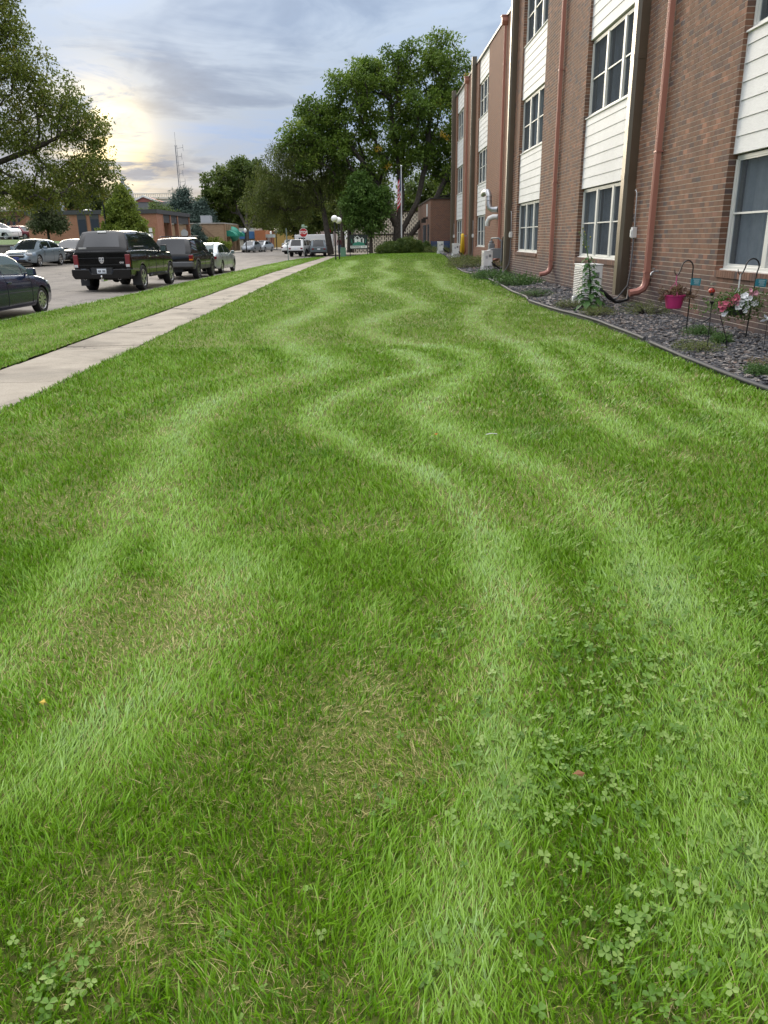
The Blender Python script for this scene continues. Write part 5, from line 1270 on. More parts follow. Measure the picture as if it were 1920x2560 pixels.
def petunia(p, d, r, mat):
    d = Vector(d).normalized(); u = d.orthogonal().normalized(); w = d.cross(u); p = Vector(p); n = 20; vs = [p-d*r*.75]+[]; f = []
    for i in range(n): a = 2*math.pi*i/n; rr = r*(1-.16*abs(math.sin(2.5*a))); vs.append(p+(u*math.cos(a)+w*math.sin(a))*rr*.35-d*r*.15)
    for i in range(n): a = 2*math.pi*i/n; rr = r*(1-.16*abs(math.sin(2.5*a))); vs.append(p+(u*math.cos(a)+w*math.sin(a))*rr+d*r*.10*math.sin(5*a))
    q = MB(); q._add(vs, [(0, 1+i, 1+(i+1) % n) for i in range(n)]+[(1+i, 1+n+i, 1+n+(i+1) % n, 1+(i+1) % n) for i in range(n)]); q.build('petunia', mat, bs, smooth=70, fix=False)
m_pw = plain('petal_white', (.80, .80, .80), .6, var=.04); m_pp = plain('petal_pink', (.62, .13, .20), .6, var=.2, scale=30); m_pl = plain('petal_palepink', (.70, .34, .40), .6, var=.15)
random.seed(21)
for (x, z, mm, r) in ((.0, .20, m_pw, .034), (.05, .215, m_pw, .036), (.03, .25, m_pw, .034), (.085, .21, m_pw, .032), (-.04, .17, m_pw, .032), (-.03, .115, m_pw, .036), (.05, .14, m_pw, .032), (.15, .14, m_pw, .034), (.045, .06, m_pw, .03), (-.005, .14, m_pw, .028), (-.17, .05, m_pw, .028),
                       (-.11, .21, m_pp, .034), (-.08, .23, m_pp, .032), (-.14, .15, m_pp, .036), (-.19, .16, m_pp, .034), (-.18, .11, m_pp, .036), (-.15, .19, m_pp, .03), (.17, .27, m_pl, .03), (-.06, .15, m_pl, .03), (.12, .255, m_pl, .024), (-.2, .13, m_pp, .03), (-.15, .13, m_pp, .032), (.02, .17, m_pw, .03)):
    for q_ in range(2): petunia((x+q_*random.uniform(-.05, .05), -.12-random.uniform(0, .06)+abs(x)*.25, z+q_*random.uniform(-.05, .05)), (x*1.5-.3+random.gauss(0, .25), -1, .25+random.gauss(0, .3)), r*1.1, mm)
# ladybird stake, small solar stake, butterfly stake
lb = thing('ladybird_stake', 'black garden stake with a red ladybird ornament', 'garden stake', (4.64, 10.7, .05))
m_ = MB(); m_.tube([(0, 0, -.05), (-.01, 0, .60)], .006, 6); m_.lathe([(.004, .58), (.03, .62), (.034, .63), (.004, .632)], (-.012, 0, 0), 12); m_.tube([(-.005, 0, .42), (-.06, 0, .38), (-.10, 0, .36)], .011, 6); m_.build('stake_rod', m_iron, lb, smooth=50)
m_ = MB(); m_.sphere((-.03, 0, .765), .046, 14, 10, (1, .8, .85)); m_.build('ladybird_shell', plain('ladybird_red', (.50, .035, .02), .3, coat=.5), lb, smooth=60)
m_ = MB()
for (x, z) in ((-.05, .78), (-.01, .78), (-.045, .75), (-.015, .75), (-.03, .80)): m_.sphere((x, -.034, z), .008, 6, 5)
m_.sphere((-.03, -.01, .725), .024, 10, 8); m_.build('ladybird_spots', m_iron, lb, smooth=60)
m_ = MB(); m_.bb(-.05, .01, -.025, .025, .845, .872); m_.tube([(-.045, 0, .80), (-.045, 0, .85)], .003, 4); m_.tube([(.0, 0, .80), (.0, 0, .85)], .003, 4); m_.tube([(-.045, 0, .63), (-.05, 0, .73)], .003, 4); m_.tube([(.01, 0, .63), (.005, 0, .73)], .003, 4); m_.build('solar_cap', plain('lantern_glass', (.25, .22, .18), .3), lb)
ss = thing('leaning_stake', 'leaning thin dark stake under the petunia basket', 'garden stake', (4.87, 10.6, .05)); m_ = MB(); m_.tube([(.0, 0, -.03), (-.02, 0, .12)], .011, 6); m_.tube([(-.02, 0, .12), (-.15, 0, .45)], .006, 6); m_.build('stake_rod', m_iron, ss)
bf = thing('dragonfly_stake', 'thin stake with a pale winged ornament at the right edge', 'garden stake', (5.27, 10.4, .05)); m_ = MB(); m_.tube([(-.06, 0, -.0), (0, 0, -.02), (0, 0, .40)], .005, 6); m_.build('stake_rod', m_iron, bf)
m_wing = plain('frosted_wing', (.55, .57, .60), .3)
for (dx, dz, L) in ((-.09, -.02, .1), (-.05, .06, .09), (.09, .0, .1), (.06, .06, .09)):
    m_ = MB(); v = Vector((dx, 0, dz)).normalized(); w = Vector((-v.z, .2, v.x)); c = Vector((0, 0, .41)); m_._add([c, c+v*L*.6+w*.018, c+v*L, c+v*L*.6-w*.018, c+Vector((0, .004, 0)), c+v*L*.6+w*.018+Vector((0, .004, 0)), c+v*L+Vector((0, .004, 0)), c+v*L*.6-w*.018+Vector((0, .004, 0))], [(0, 1, 2, 3), (7, 6, 5, 4), (0, 4, 5, 1), (1, 5, 6, 2), (2, 6, 7, 3), (3, 7, 4, 0)]); m_.build('wing', m_wing, bf)
m_ = MB(); m_.sphere((0, 0, .42), .016, 8, 6, (1, 1, 1.6)); m_.build('insect_body', m_wht, bf, smooth=60)
# small things lying on the lawn
def fallen_leaf(name, label, x, y, col, s, cat='leaf'):
    m_ = MB(); m_._add([(0, -s, .0), (.45*s, -.2*s, .012), (.3*s, .6*s, .004), (0, s, .014), (-.35*s, .5*s, .0), (-.5*s, -.2*s, .012)], [(0, 1, 2, 3), (0, 3, 4, 5)])
    me = m_.mesh(name, False); o = link(name, me, plain(name+'_m', col, .7, var=.25, scale=40)); o.location = (x, y, .052); o.rotation_euler = (random.uniform(-.3, .3), random.uniform(-.3, .3), random.uniform(0, 6)); tag(o, label, cat); return o
fallen_leaf('fallen_leaf', 'small yellow leaf standing in the grass at the left', -1.15, 2.33, (.55, .40, .06), .022)
fallen_leaf('brown_leaf', 'brown leaf among the clover at lower right', .59, 1.88, (.22, .10, .04), .022)
fallen_leaf('orange_leaf', 'tiny orange leaf in the middle of the lawn', .53, 6.08, (.55, .20, .03), .024)
m_ = MB(); m_._add([(-.06, -.008, 0), (.0, -.012, .012), (.06, -.006, .004), (.055, .008, .01), (-.01, .01, .014), (-.055, .008, .004)], [(0, 1, 4, 5), (1, 2, 3, 4)]); o = link('paper_scrap', m_.mesh('paper_scrap', False), plain('paper', (.32, .32, .29), .8)); o.location = (.97, 6.08, .045); o.scale = (.8, .8, .8); tag(o, 'pale flat scrap lying on the middle of the lawn', 'litter')

# ------------------------------------------------------------------ far end of the lawn
def lz(x, y): return float(lawn_z(x, y))
m_post = plain('black_post', (.012, .012, .013), .45); m_globe = plain('opal_globe', (.85, .85, .83), .3, var=.02)
for (x, y, top, lbl) in ((-2.42, 63.0, 3.22, 'nearer of two black lamp posts with white globes'), (-2.18, 64.6, 3.12, 'farther of two black lamp posts with white globes')):
    t = thing('globe_lamp', lbl, 'lamp post', (x, y, lz(x, y)), 0, 'globe lamps by the pavement'); m_ = MB(); m_.cyl((0, 0, -.05), (0, 0, top-.50), .055, 12); m_.cyl((0, 0, top-.52), (0, 0, top-.44), .08, 12); m_.build('pole', m_post, t, smooth=40)
    m_ = MB(); m_.sphere((0, 0, top-.24), .25, 24, 16); m_.build('globe', m_globe, t, smooth=80)
# entrance sign
sg = thing('entrance_sign', 'black sign with a white house emblem and the word ENTRANCE on two posts', 'sign', (-.70, 70.0, .1)); m_sgn = plain('sign_black', (.014, .020, .018), .5); m_sw = plain('sign_white', (.78, .79, .78), .5, var=.03); m_sg = plain('sign_green', (.05, .28, .20), .5)
for s in (-1, 1): m_ = MB(); m_.bb(s*.74-.03, s*.74+.03, -.03, .03, -.1, 1.72); m_.build('post', m_post, sg)
m_ = MB(); m_.bb(-.78, .78, -.075, -.032, .58, 1.74); pn = m_.build('panel', m_sgn, sg)
m_ = MB(); m_.bb(-.70, .70, -.080, -.0755, .66, .86); m_.build('band', m_sw, pn)
text('lettering', 'ENTRANCE', .19, m_sgn, pn, (-.24, -.0805, .76), (math.pi/2, 0, 0), .002, .004, sx=.86)
m_ = MB(); m_.prism([(.28, .745), (.50, .745), (.50, .72), (.60, .76), (.50, .80), (.50, .775), (.28, .775)], -.083, -.0805, 'Y'); m_.build('arrow', m_sgn, pn)
m_ = MB(); m_.prism([(-.50, .88), (.52, .88), (.50, 1.0), (.32, 1.12), (0, 1.17), (-.32, 1.12), (-.52, .98)], -.0785, -.0755, 'Y'); m_.build('hill', m_sg, pn)
m_ = MB()   # house outline
def bar(m_, a, b, w=.045): 
    d = Vector((b[0]-a[0], 0, b[1]-a[1])); n_ = Vector((-d.z, 0, d.x)).normalized()*w/2; A = Vector((a[0], -.083, a[1])); B = Vector((b[0], -.083, b[1])); o = Vector((0, .004, 0)); m_._add([A+n_, B+n_, B-n_, A-n_, A+n_+o, B+n_+o, B-n_+o, A-n_+o], [(0, 1, 2, 3), (7, 6, 5, 4), (0, 4, 5, 1), (1, 5, 6, 2), (2, 6, 7, 3), (3, 7, 4, 0)])
for a, b in (((-.40, 1.38), (-.10, 1.64)), ((-.10, 1.64), (.20, 1.38)), ((-.32, 1.44), (-.32, 1.12)), ((.12, 1.42), (.12, 1.16)), ((.12, 1.38), (.30, 1.50)), ((.30, 1.50), (.46, 1.36)), ((.42, 1.38), (.42, 1.08)), ((-.30, 1.60), (-.30, 1.46))): bar(m_, a, b)
m_.build('house_outline', m_sw, pn)
m_ = MB(); m_.bb(-.30, -.14, -.0815, -.079, 1.14, 1.44); m_.bb(-.02, .10, -.0815, -.079, 1.16, 1.44); m_.bb(.16, .20, -.0815, -.079, 1.12, 1.4); m_.bb(.34, .40, -.0815, -.079, 1.1, 1.38); m_.build('house_wall', m_sw, pn)
m_ = MB(); m_.bb(-.13, -.08, -.082, -.079, 1.20, 1.38); m_.bb(-.07, -.03, -.082, -.079, 1.20, 1.38); m_.build('house_window', m_sw, pn)
m_ = MB(); m_.bb(-.42, .46, -.0795, -.0788, .955, .985); m_.bb(-.30, .30, -.0795, -.0788, 1.02, 1.05); m_.build('name_line', plain('sign_dim', (.03, .12, .09), .5), pn)
m_ = MB()
for s in (-1, 1):
    for k in range(4): bar(m_, (s*.52+s*.02*k, 1.06+.06*k), (s*.62, 1.14+.09*k), .03)
m_.build('leaf_sprig', m_sg, pn)
# utility cabinet
uc = thing('utility_cabinet', 'small green utility cabinet beside the lamp posts', 'utility box', (-2.14, 73.3, .02)); m_ = MB(); m_.bb(-.24, .24, -.2, .2, 0, .72); m_.build('cabinet_body', plain('utility_green', (.12, .24, .17), .5), uc, bevel=.02); m_ = MB(); m_.bb(-.25, .25, -.22, .21, .68, .76); m_.build('cabinet_lid', MATS['utility_green'], uc, bevel=.02)
# flagpole with a hanging flag
fp = thing('flagpole', 'white flagpole with a gold ball beside the junipers', 'flagpole', (3.2, 75.5, .3)); m_ = MB(); m_.tube([(0, 0, -.05), (0, 0, 7.2)], [.075, .045], 12); m_.build('pole', plain('pole_white', (.66, .66, .65), .35, .3), fp, smooth=40); m_ = MB(); m_.sphere((0, 0, 7.27), .09, 12, 8); m_.build('ball', m_clear, fp, smooth=60)
def flag():
    t = thing('flag', 'American flag hanging limp from the pole', 'flag', (3.2, 75.5, .3)); mats = [plain('flag_red', (.55, .03, .05), .8, var=.1), plain('flag_white', (.80, .78, .78), .8, var=.1), plain('flag_blue', (.03, .045, .16), .8, var=.1)]
    nu, nv = 26, 40; V = []; mi = []
    for j in range(nv+1):
        for i in range(nu+1):
            u, v = i/nu, j/nv; fold = .30*u; ang = u*9+v*2.2
            x = -.06-.46*u*(.55+.35*v)-.06*math.sin(ang)*u; y = -.05+.12*math.sin(ang*1.1+1)*(.3+u); z = 6.7-2.6*v-.75*u*(1-.4*v)-.2*u; V.append((x, y, z))
    F = []
    for j in range(nv):
        for i in range(nu):
            a = j*(nu+1)+i; F.append((a, a+1, a+nu+2, a+nu+1)); blue = (i/nu < .40 and j/nv < .54); mi.append(2 if blue else (0 if int(j/nv*13) % 2 == 0 else 1))
    me = bpy.data.meshes.new('cloth'); me.from_pydata(V, [], F); me.polygons.foreach_set('material_index', mi); me.shade_smooth(); o = link('cloth', me, mats, t)
    m_ = MB(); 
    for k in range(18): m_.sphere((-.10-.012*(k % 5)*1.6, -.03, 6.2-.11*(k//3)), .018, 5, 4)
    m_.build('stars', mats[1], t)
flag()
# stop sign and bare post at the corner
m_signred = plain('sign_red', (.40, .012, .018), .4, var=.06); m_spost = plain('sign_post', (.22, .22, .21), .5, .5)
st = thing('stop_sign', 'red octagonal STOP sign on a post at the corner', 'traffic sign', (-5.45, 71.2, 0.0)); m_ = MB(); m_.bb(-.03, .03, -.02, .02, -.1, 2.62); m_.build('post', m_spost, st)
oc = [(.385*math.cos(R_(22.5+45*k)), 2.08+.385*math.sin(R_(22.5+45*k))) for k in range(8)]; m_ = MB(); m_.prism(oc, -.045, -.025, 'Y'); pn = m_.build('sign_plate', m_sw, st)
m_ = MB(); m_.prism([(x*.93, 2.08+(z-2.08)*.93) for x, z in oc], -.049, -.0455, 'Y'); m_.build('sign_face', m_signred, pn); text('lettering', 'STOP', .33, m_sw, pn, (0, -.0495, 2.08), (math.pi/2, 0, 0), .002, .008, sx=.82)
m_ = MB(); m_.box((.10, 0, 2.56), (.55, .01, .12), rz=.5); m_.box((0, 0, 2.68), (.5, .01, .12), rz=-1.0); m_.build('street_blade', plain('blade_green', (.35, .48, .36), .5), st)
m_ = MB(); m_.bb(-.035, .035, -.02, .02, -.1, 2.42); m_.bb(-.055, -.03, -.025, .025, .9, 2.42); o = link('bare_post', m_.mesh('bare_post'), plain('post_green', (.17, .21, .19), .6)); o.location = (-6.55, 68.0, .0); o.rotation_euler = (0, R_(-1.2), 0); tag(o, 'bare grey green metal signpost left of the stop sign', 'post')
# blue bench
bn = thing('blue_bench', 'dark blue slatted bench against the brick entrance wing', 'bench', (6.25, 69.3, .3)); m_blue = plain('bench_blue', (.030, .065, .14), .5)
for k in range(4): m_ = MB(); m_.bb(-.82, .82, -.30+.13*k, -.19+.13*k, .40, .43); m_.build('seat_slat', m_blue, bn)
for k in range(4): m_ = MB(); m_.box((0, .27+.02*k, .50+.12*k), (1.64, .03, .10), rx=-.15); m_.build('back_slat', m_blue, bn)
for s in (-1, 1): m_ = MB(); m_.bb(s*.78-.04, s*.78+.04, -.3, -.22, 0, .62); m_.bb(s*.78-.04, s*.78+.04, .2, .28, 0, .95); m_.bb(s*.78-.04, s*.78+.04, -.3, .28, .62, .66); m_.build('leg', m_blue, bn)
# junipers
m_jun = leafmat('juniper', [(0, (.045, .080, .018)), (.5, (.090, .145, .030)), (.8, (.150, .20, .04)), (1, (.25, .25, .05))], .2)
bush('juniper_shrub', 'spreading juniper shrub left of the flagpole base', 'shrub', (1.9, 68.6, .28), [(0, 0, .32, 1.1, .9, .55)], 150, 90, .14, .22, m_jun, 31, .12, .28, -.5, 'junipers round the flagpole', up=.1)
bush('juniper_shrub', 'taller juniper shrub in front of the flagpole', 'shrub', (3.5, 69.0, .3), [(0, 0, .45, 1.2, .9, .75)], 170, 90, .14, .22, m_jun, 32, .12, .28, -.5, 'junipers round the flagpole', up=.1)
bush('juniper_shrub', 'smaller juniper shrub at the right end beside the brick wing', 'shrub', (4.75, 69.3, .32), [(0, 0, .3, .75, .7, .55)], 100, 80, .13, .2, m_jun, 33, .12, .28, -.5, 'junipers round the flagpole', up=.1)
# sign-side paving and ground beyond the junction
sheet('corner_pavement', np.linspace(84.4, 150, 8), lambda y: float(XRK(y))+.0, lambda y: 60., 12, lambda x, y: 0*x-.02, m_conc2)

# ------------------------------------------------------------------ buildings beyond and across the street
m_cream = plain('cream_block', (.76, .70, .59), .8, var=.06, scale=2)
sb = thing('block_screen_building', 'cream building with a pierced block screen behind the big tree', 'building', (0, 0, 0))
mb = MB(); mb.bb(-1.5, 16, 95.3, 108, -.35, 4.25); mb.build('wall', plain('screen_dark', (.10, .085, .07), .9), sb)
def screen(x0, x1, z0, z1):
    m_ = MB(); n_ = int((x1-x0)/.22); 
    for k in range(n_+1): xk = x0+k*.22; m_.bb(xk-.052, xk+.052, 95.0, 95.28, z0, z1)
    for k in range(n_):
        z = z0+(0 if k % 2 else .21)
        while z < z1: m_.bb(x0+k*.22+.052, x0+(k+1)*.22-.052, 95.004, 95.26, z, min(z+.13, z1)); z += .42
    return m_.build('block_screen', m_cream, sb, fix=False)
for (x0, x1) in ((-1.45, 1.9), (1.95, 9.0)):
    for (z0, z1) in ((-.25, 1.86), (2.0, 3.72 if x0 < 0 else 4.3)): screen(x0, x1, z0, z1)['kind'] = 'stuff'
mb = MB(); mb.bb(-1.6, 9.1, 94.9, 95.29, 1.87, 1.99); mb.bb(-1.6, 9.1, 94.9, 95.29, 4.3, 4.42); mb.bb(-1.6, -1.5, 94.9, 95.29, -.3, 4.2); mb.build('frame_beam', m_coping, sb)

# left: flat roofed brick building with a columned porch
m_brickL = brick_tex_mat('brick_left', (.40, .175, .10), (.33, .14, .082), (.40, .28, .20), .22, .08, .012)
m_tint = glassmat('tinted_pane', (.018, .022, .026), 0, .06)
m_fascia = plain('dark_fascia', (.055, .055, .058), .6)
lbd = thing('flat_brick_building', 'long flat roofed orange brick building with dark fascia across the street', 'building', (0, 0, 0))
Y0, X0, X1, Y1 = 86., -34.9, -21.6, 101.8
mb = MB(); mb.bb(X0, X1, Y0, Y0+2.3, .6, 4.28); mb.bb(X0, X1-2.4, Y0+2.3, Y1, .6, 4.28); mb.build('wall', m_brickL, lbd)
mb = MB(); mb.bb(X0-.12, X1+.10, Y0-.12, Y1+.1, 4.28, 4.68); mb.build('fascia', m_fascia, lbd)
for (a, b) in ((-29.75, -28.85), (-28.45, -27.55)):
    mb = MB(); mb.bb(a, b, Y0-.05, Y0-.002, 1.0, 4.26); w_ = mb.build('window', m_fascia, lbd); mb = MB(); mb.bb(a+.08, b-.08, Y0-.07, Y0-.052, 1.7, 3.8); mb.build('pane', m_tint, w_)
for yy in (Y0+2.4, Y0+5.9, Y0+9.3, Y1-.35): mb = MB(); mb.bb(X1-2.3 if yy in () else X1-.42, X1-.0, yy, yy+.30, .6, 4.278); mb.build('porch_pier', m_brickL, lbd)
for (a, b) in ((Y0+2.7, Y0+5.9), (Y0+6.2, Y0+9.3), (Y0+9.6, Y1-.35)): mb = MB(); mb.bb(X1-.3, X1-.1, a, b, 3.45, 4.279); mb.build('porch_soffit', m_fascia, lbd)
mb = MB(); mb.bb(X1-2.42, X1-2.36, Y0+3, Y0+6.5, .7, 3.5); mb.build('window', m_tint, lbd)
mb = MB(); mb.box((-33.45, 91, 5.15), (1.1, 1.1, 1.1)); u_ = mb.build('roof_unit', plain('roof_unit_grey', (.42, .44, .45), .5), lbd)
for k in range(5): mb = MB(); mb.box((-33.45, 90.43, 4.78+.19*k), (.9, .05, .09)); mb.build('roof_unit_louvre', m_greypl, u_)
mb = MB(); mb.sphere((-30.6, 92, 4.75), .6, 16, 8, (1, 1, .4)); mb.build('skylight', m_wht, lbd, smooth=60)
# darker brick hall and tall block behind the lot
m_brickD = brick_tex_mat('brick_dark_red', (.20, .080, .065), (.16, .070, .058), (.26, .18, .15), .24, .09, .012)
hb = thing('long_brick_hall', 'dark red brick hall with narrow windows behind the raised parking lot', 'building', (0, 0, 0))
mb = MB(); mb.bb(-90, -46.5, 119, 132, 1.5, 5.9); mb.build('wall', m_brickD, hb); mb = MB(); mb.bb(-90.2, -46.3, 118.8, 132, 5.9, 6.15); mb.build('coping', m_conc, hb)
for k in range(9): 
    x = -48.5-.82*k; mb = MB(); mb.bb(x-.2, x+.2, 118.93, 118.998, 3.3, 5.05); w_ = mb.build('window', m_fascia, hb); mb = MB(); mb.bb(x-.15, x+.15, 118.90, 118.928, 3.4, 4.95); mb.build('pane', m_tint, w_)
tb = thing('tall_brick_block', 'orange brick block rising above the trees at far left', 'building', (0, 0, 0)); mb = MB(); mb.bb(-56.6, -46.6, 136, 150, 1.5, 8.5); mb.build('wall', m_brickL, tb); mb = MB(); mb.bb(-56.8, -46.4, 135.8, 150, 8.5, 8.8); mb.build('coping', m_fascia, tb)
gh = thing('gabled_shed', 'small shed with an orange gable roof beside the brick building', 'shed', (0, 0, 0)); mb = MB(); mb.bb(-45.4, -42.6, 108, 112, 1.6, 3.7); mb.build('wall', plain('shed_grey', (.34, .36, .37), .7), gh); mb = MB(); mb.prism([(-45.5, 3.7), (-42.3, 3.7), (-42.9, 5.3)], 107.7, 112.2, 'Y'); mb.build('roof', plain('roof_terracotta', (.36, .17, .10), .8), gh)
# raised lot, retaining wall
def lot_z(x, y): return 1.35+.55*sst(-24, -33, np.asarray(x, float))*1.0-1.1*sst(80, 84, np.asarray(y, float))*sst(-38, -36, np.asarray(x, float))
m_lotg = surf('lot_grass', [(.3, (.055, .10, .020)), (.7, (.10, .16, .045))], 2.5, .95, .03, 40)
sheet('raised_ground', np.arange(24, 140, 4.), lambda y: -120., lambda y: -22.7 if y < 83 else -21.9, 30, lot_z, m_lotg)
sheet('parking_lot', np.arange(86, 118, 6.), lambda y: -90., lambda y: -36.0, 6, lambda x, y: 0*x+1.88+.0, surf('lot_asphalt', [(.3, (.14, .135, .13)), (.7, (.2, .19, .18))], 1.5, .9))
rw = thing('retaining_wall', 'weathered concrete retaining wall behind the silver blue saloon', 'wall', (0, 0, 0))
m_rw = surf('retaining_concrete', [(.3, (.17, .16, .145)), (.7, (.30, .28, .25))], 1.2, .9, .006, 20, stops2=[(.35, .45), (.6, 1.)], scale2=.9, fac2=.7)
for k in range(10):
    a = 24+k*6.; mb = MB(); mb.bb(-22.75, -22.45, a+.01, a+5.99, -.1, 1.42); mb.build('wall_panel', m_rw, rw, bevel=.02)
mb = MB(); mb.bb(-22.80, -22.40, 24, 84, 1.42, 1.50); mb.build('wall_cap', m_rw, rw)
rl = thing('lot_railing', 'thin grey railing in front of the white pickup in the raised lot', 'railing', (-38.5, 87.2, 1.75)); mb = MB(); mb.cyl((-6, 0, .95), (2, 0, .95), .03, 6); mb.cyl((-6, 0, .5), (2, 0, .5), .02, 6); mb.build('rail', m_galv, rl)
for k in range(5): mb = MB(); mb.cyl((-6+2*k, 0, 0), (-6+2*k, 0, .95), .03, 6); mb.build('baluster', m_galv, rl)
# tan brick shop with green awnings
m_tan = brick_tex_mat('brick_tan', (.40, .27, .165), (.33, .22, .135), (.30, .22, .15), .3, .1, .014)
ts = thing('tan_brick_shop', 'tan brick shop with diagonal brickwork and green awnings', 'building', (0, 0, 0)); ZS = .2
mb = MB(); mb.bb(-29, -18.8, 109, 121, 0, 3.62); mb.build('wall', m_tan, ts); mb = MB(); mb.bb(-29.1, -18.7, 108.9, 121.1, 3.62, 3.76); mb.build('coping', m_conc, ts)
for k in range(6): mb = MB(); mb.box((-21.6+.5*k-.9, 108.96, 2.0), (.12, .06, 4.0), ry=R_(-48)); mb.build('diagonal_rib', plain('tan_rib', (.30, .20, .125), .85), ts)
for k in range(9): 
    yy = 109.3+1.35*k; mb = MB(); mb.bb(-18.84, -18.56, yy, yy+.32, .0, 3.6); mb.build('pilaster', m_tan, ts)
mb = MB(); mb.bb(-18.82, -18.74, 113.5, 115, .2, 2.5); mb.build('door', m_tint, ts)
m_awn = plain('awning_green', (.012, .20, .135), .55)
def awning(yc, zc, w, h, d):
    m_ = MB(); n_ = 8; 
    prof = [(-18.7+d*math.sin(math.pi/2*i/n_), zc+h*math.cos(math.pi/2*i/n_)) for i in range(n_+1)]+[(-18.7, zc)]
    m_.prism(prof, yc-w/2, yc+w/2, 'Y'); return m_.build('awning', m_awn, ts, smooth=40)
awning(111.0, 2.05, 2.4, .75, 1.3); awning(118.0, 2.05, 2.4, .75, 1.3); 
m_ = MB(); m_.sphere((-18.6, 114.3, 2.35), 1.0, 16, 10, (1.1, 1.2, 1.0)); m_.build('awning', m_awn, ts, smooth=60)
mb = MB(); mb.bb(-22.3, -21.0, 112, 113.5, 3.76, 4.75); mb.build('roof_unit', plain('roof_unit_grey2', (.32, .34, .36), .5), ts)
# blue and white shop, orange brick shop, yellow wall, white shed
bs2 = thing('blue_panel_shop', 'low shop with blue wall panels and white base beyond the tan shop', 'building', (0, 0, 0)); mb = MB(); mb.bb(-32, -18.6, 138, 148, 0, 1.8); mb.build('wall', plain('shop_white', (.50, .46, .38), .8), bs2); mb = MB(); mb.bb(-32.1, -18.62, 137.9, 148, 1.8, 3.45); mb.build('upper_band', plain('shop_cream', (.46, .48, .44), .7), bs2)
for k in range(9): mb = MB(); mb.bb(-30.2+1.28*k, -28.98+1.28*k, 137.80, 137.88, 1.75, 2.9); mb.build('blue_panel', plain('panel_blue', (.055, .16, .36), .5), bs2)
mb = MB(); mb.bb(-20.6, -19.4, 137.9, 138.0-.002, .6, 1.6); mb.build('window', m_tint, bs2)
os_ = thing('orange_brick_shop', 'orange brick shop front beside the blue panelled shop', 'building', (0, 0, 0)); mb = MB(); mb.bb(-18.55, -16.85, 137.0, 150, 0, 3.05); mb.build('wall', brick_tex_mat('brick_orange', (.47, .17, .07), (.40, .145, .06), (.34, .2, .13)), os_); mb = MB(); mb.bb(-16.9, -15.6, 137.6, 141, 1.9, 2.4); mb.build('canopy', plain('canopy_pale', (.40, .46, .46), .6), os_); mb = MB(); mb.bb(-16.87, -16.75, 139, 143, .1, 1.9); mb.build('window', m_tint, os_)
yb = thing('yellow_building', 'plain yellow walled building far down the street', 'building', (0, 0, 0)); mb = MB(); mb.bb(-23, -15.5, 175, 190, 0, 3.0); mb.build('wall', plain('wall_yellow', (.48, .32, .10), .8), yb); mb = MB(); mb.bb(-23.2, -15.3, 174.8, 190, 3.0, 3.2); mb.build('roof', m_fascia, yb)
pk = thing('pinkish_house', 'pale pinkish house wall at the end of the street', 'building', (0, 0, 0)); mb = MB(); mb.bb(-13, -7.5, 200, 212, 0, 3.8); mb.build('wall', plain('wall_pinkish', (.42, .33, .29), .8), pk); mb = MB(); mb.prism([(-13.4, 3.8), (-7.1, 3.8), (-10.2, 5.9)], 199.6, 212, 'Y'); mb.build('roof', m_fascia, pk)
tr = thing('white_trailer', 'white enclosed trailer standing behind the minivan', 'trailer', (-6.6, 104, -.02)); mb = MB(); mb.bb(-2.4, 2.4, -1.1, 1.1, .45, 2.1); bx_ = mb.build('box_body', plain('trailer_white', (.70, .71, .72), .45), tr, bevel=.06); mb = MB(); mb.bb(-1.9, -1.1, -1.13, -1.102, 1.2, 1.75); mb.build('window', m_tint, bx_)
for s in (-1, 1): wheel(tr, .5, s*1.0, .34, .2, s, m_steel)
# house roof, court house dome, balustraded roof far behind
gr = thing('grey_roof_house', 'grey roofed house with a red gable behind the brick building', 'house', (0, 0, 0)); mb = MB(); mb.bb(-44, -35.3, 150, 160, 0, 5.6); mb.build('wall', plain('house_grey', (.30, .30, .31), .8), gr)
mb = MB(); mb.prism([(-44.2, 5.6), (-35.0, 5.6), (-35.6, 8.2), (-43.6, 8.2)], 149.7, 160, 'Y'); rf = mb.build('roof', plain('roof_slate', (.16, .165, .17), .8), gr)
mb = MB(); mb.prism([(-42.0, 8.21), (-36.6, 8.21), (-39.6, 9.2)], 149.6, 156, 'Y'); mb.build('gable', plain('gable_red', (.27, .10, .08), .8), rf)
mb = MB(); mb.prism([(-42.2, 8.15), (-41.7, 8.15), (-39.6, 9.05), (-37.1, 8.15), (-36.4, 8.15), (-39.6, 9.35)], 149.4, 149.58, 'Y'); mb.build('gable_trim', m_wht, gr)
ch = thing('courthouse', 'domed courthouse with a balustraded cream roofline in the far distance', 'building', (0, 0, 0)); m_dome = plain('dome_grey', (.20, .215, .23), .6)
mb = MB(); mb.bb(-67, -50, 240, 262, 0, 13.0); mb.build('wall', m_cream, ch)
mb = MB(); mb.bb(-67.4, -49.6, 239.5, 262, 13.0, 13.5)
for k in range(34): mb.bb(-67.2+.52*k, -67.0+.52*k, 239.6, 239.9, 13.5, 14.3)
mb.bb(-67.4, -49.6, 239.5, 240, 14.3, 14.55)
mb.build('balustrade', m_cream, ch)
mb = MB(); mb.lathe([(3.0, 11), (3.0, 14.6), (3.2, 14.7), (3.1, 15.2), (2.7, 16.5), (1.9, 17.7), (.9, 18.4), (.7, 18.5)], (-75.2, 262, 0), 20); mb.build('dome', m_dome, ch, smooth=35)
mb = MB(); mb.lathe([(.75, 18.4), (.75, 18.6), (.55, 18.7), (.55, 19.6), (.8, 19.7), (.5, 20.2), (.08, 20.7), (.05, 21.6)], (-75.2, 262, 0), 12); mb.build('cupola', m_dome, ch, smooth=35)
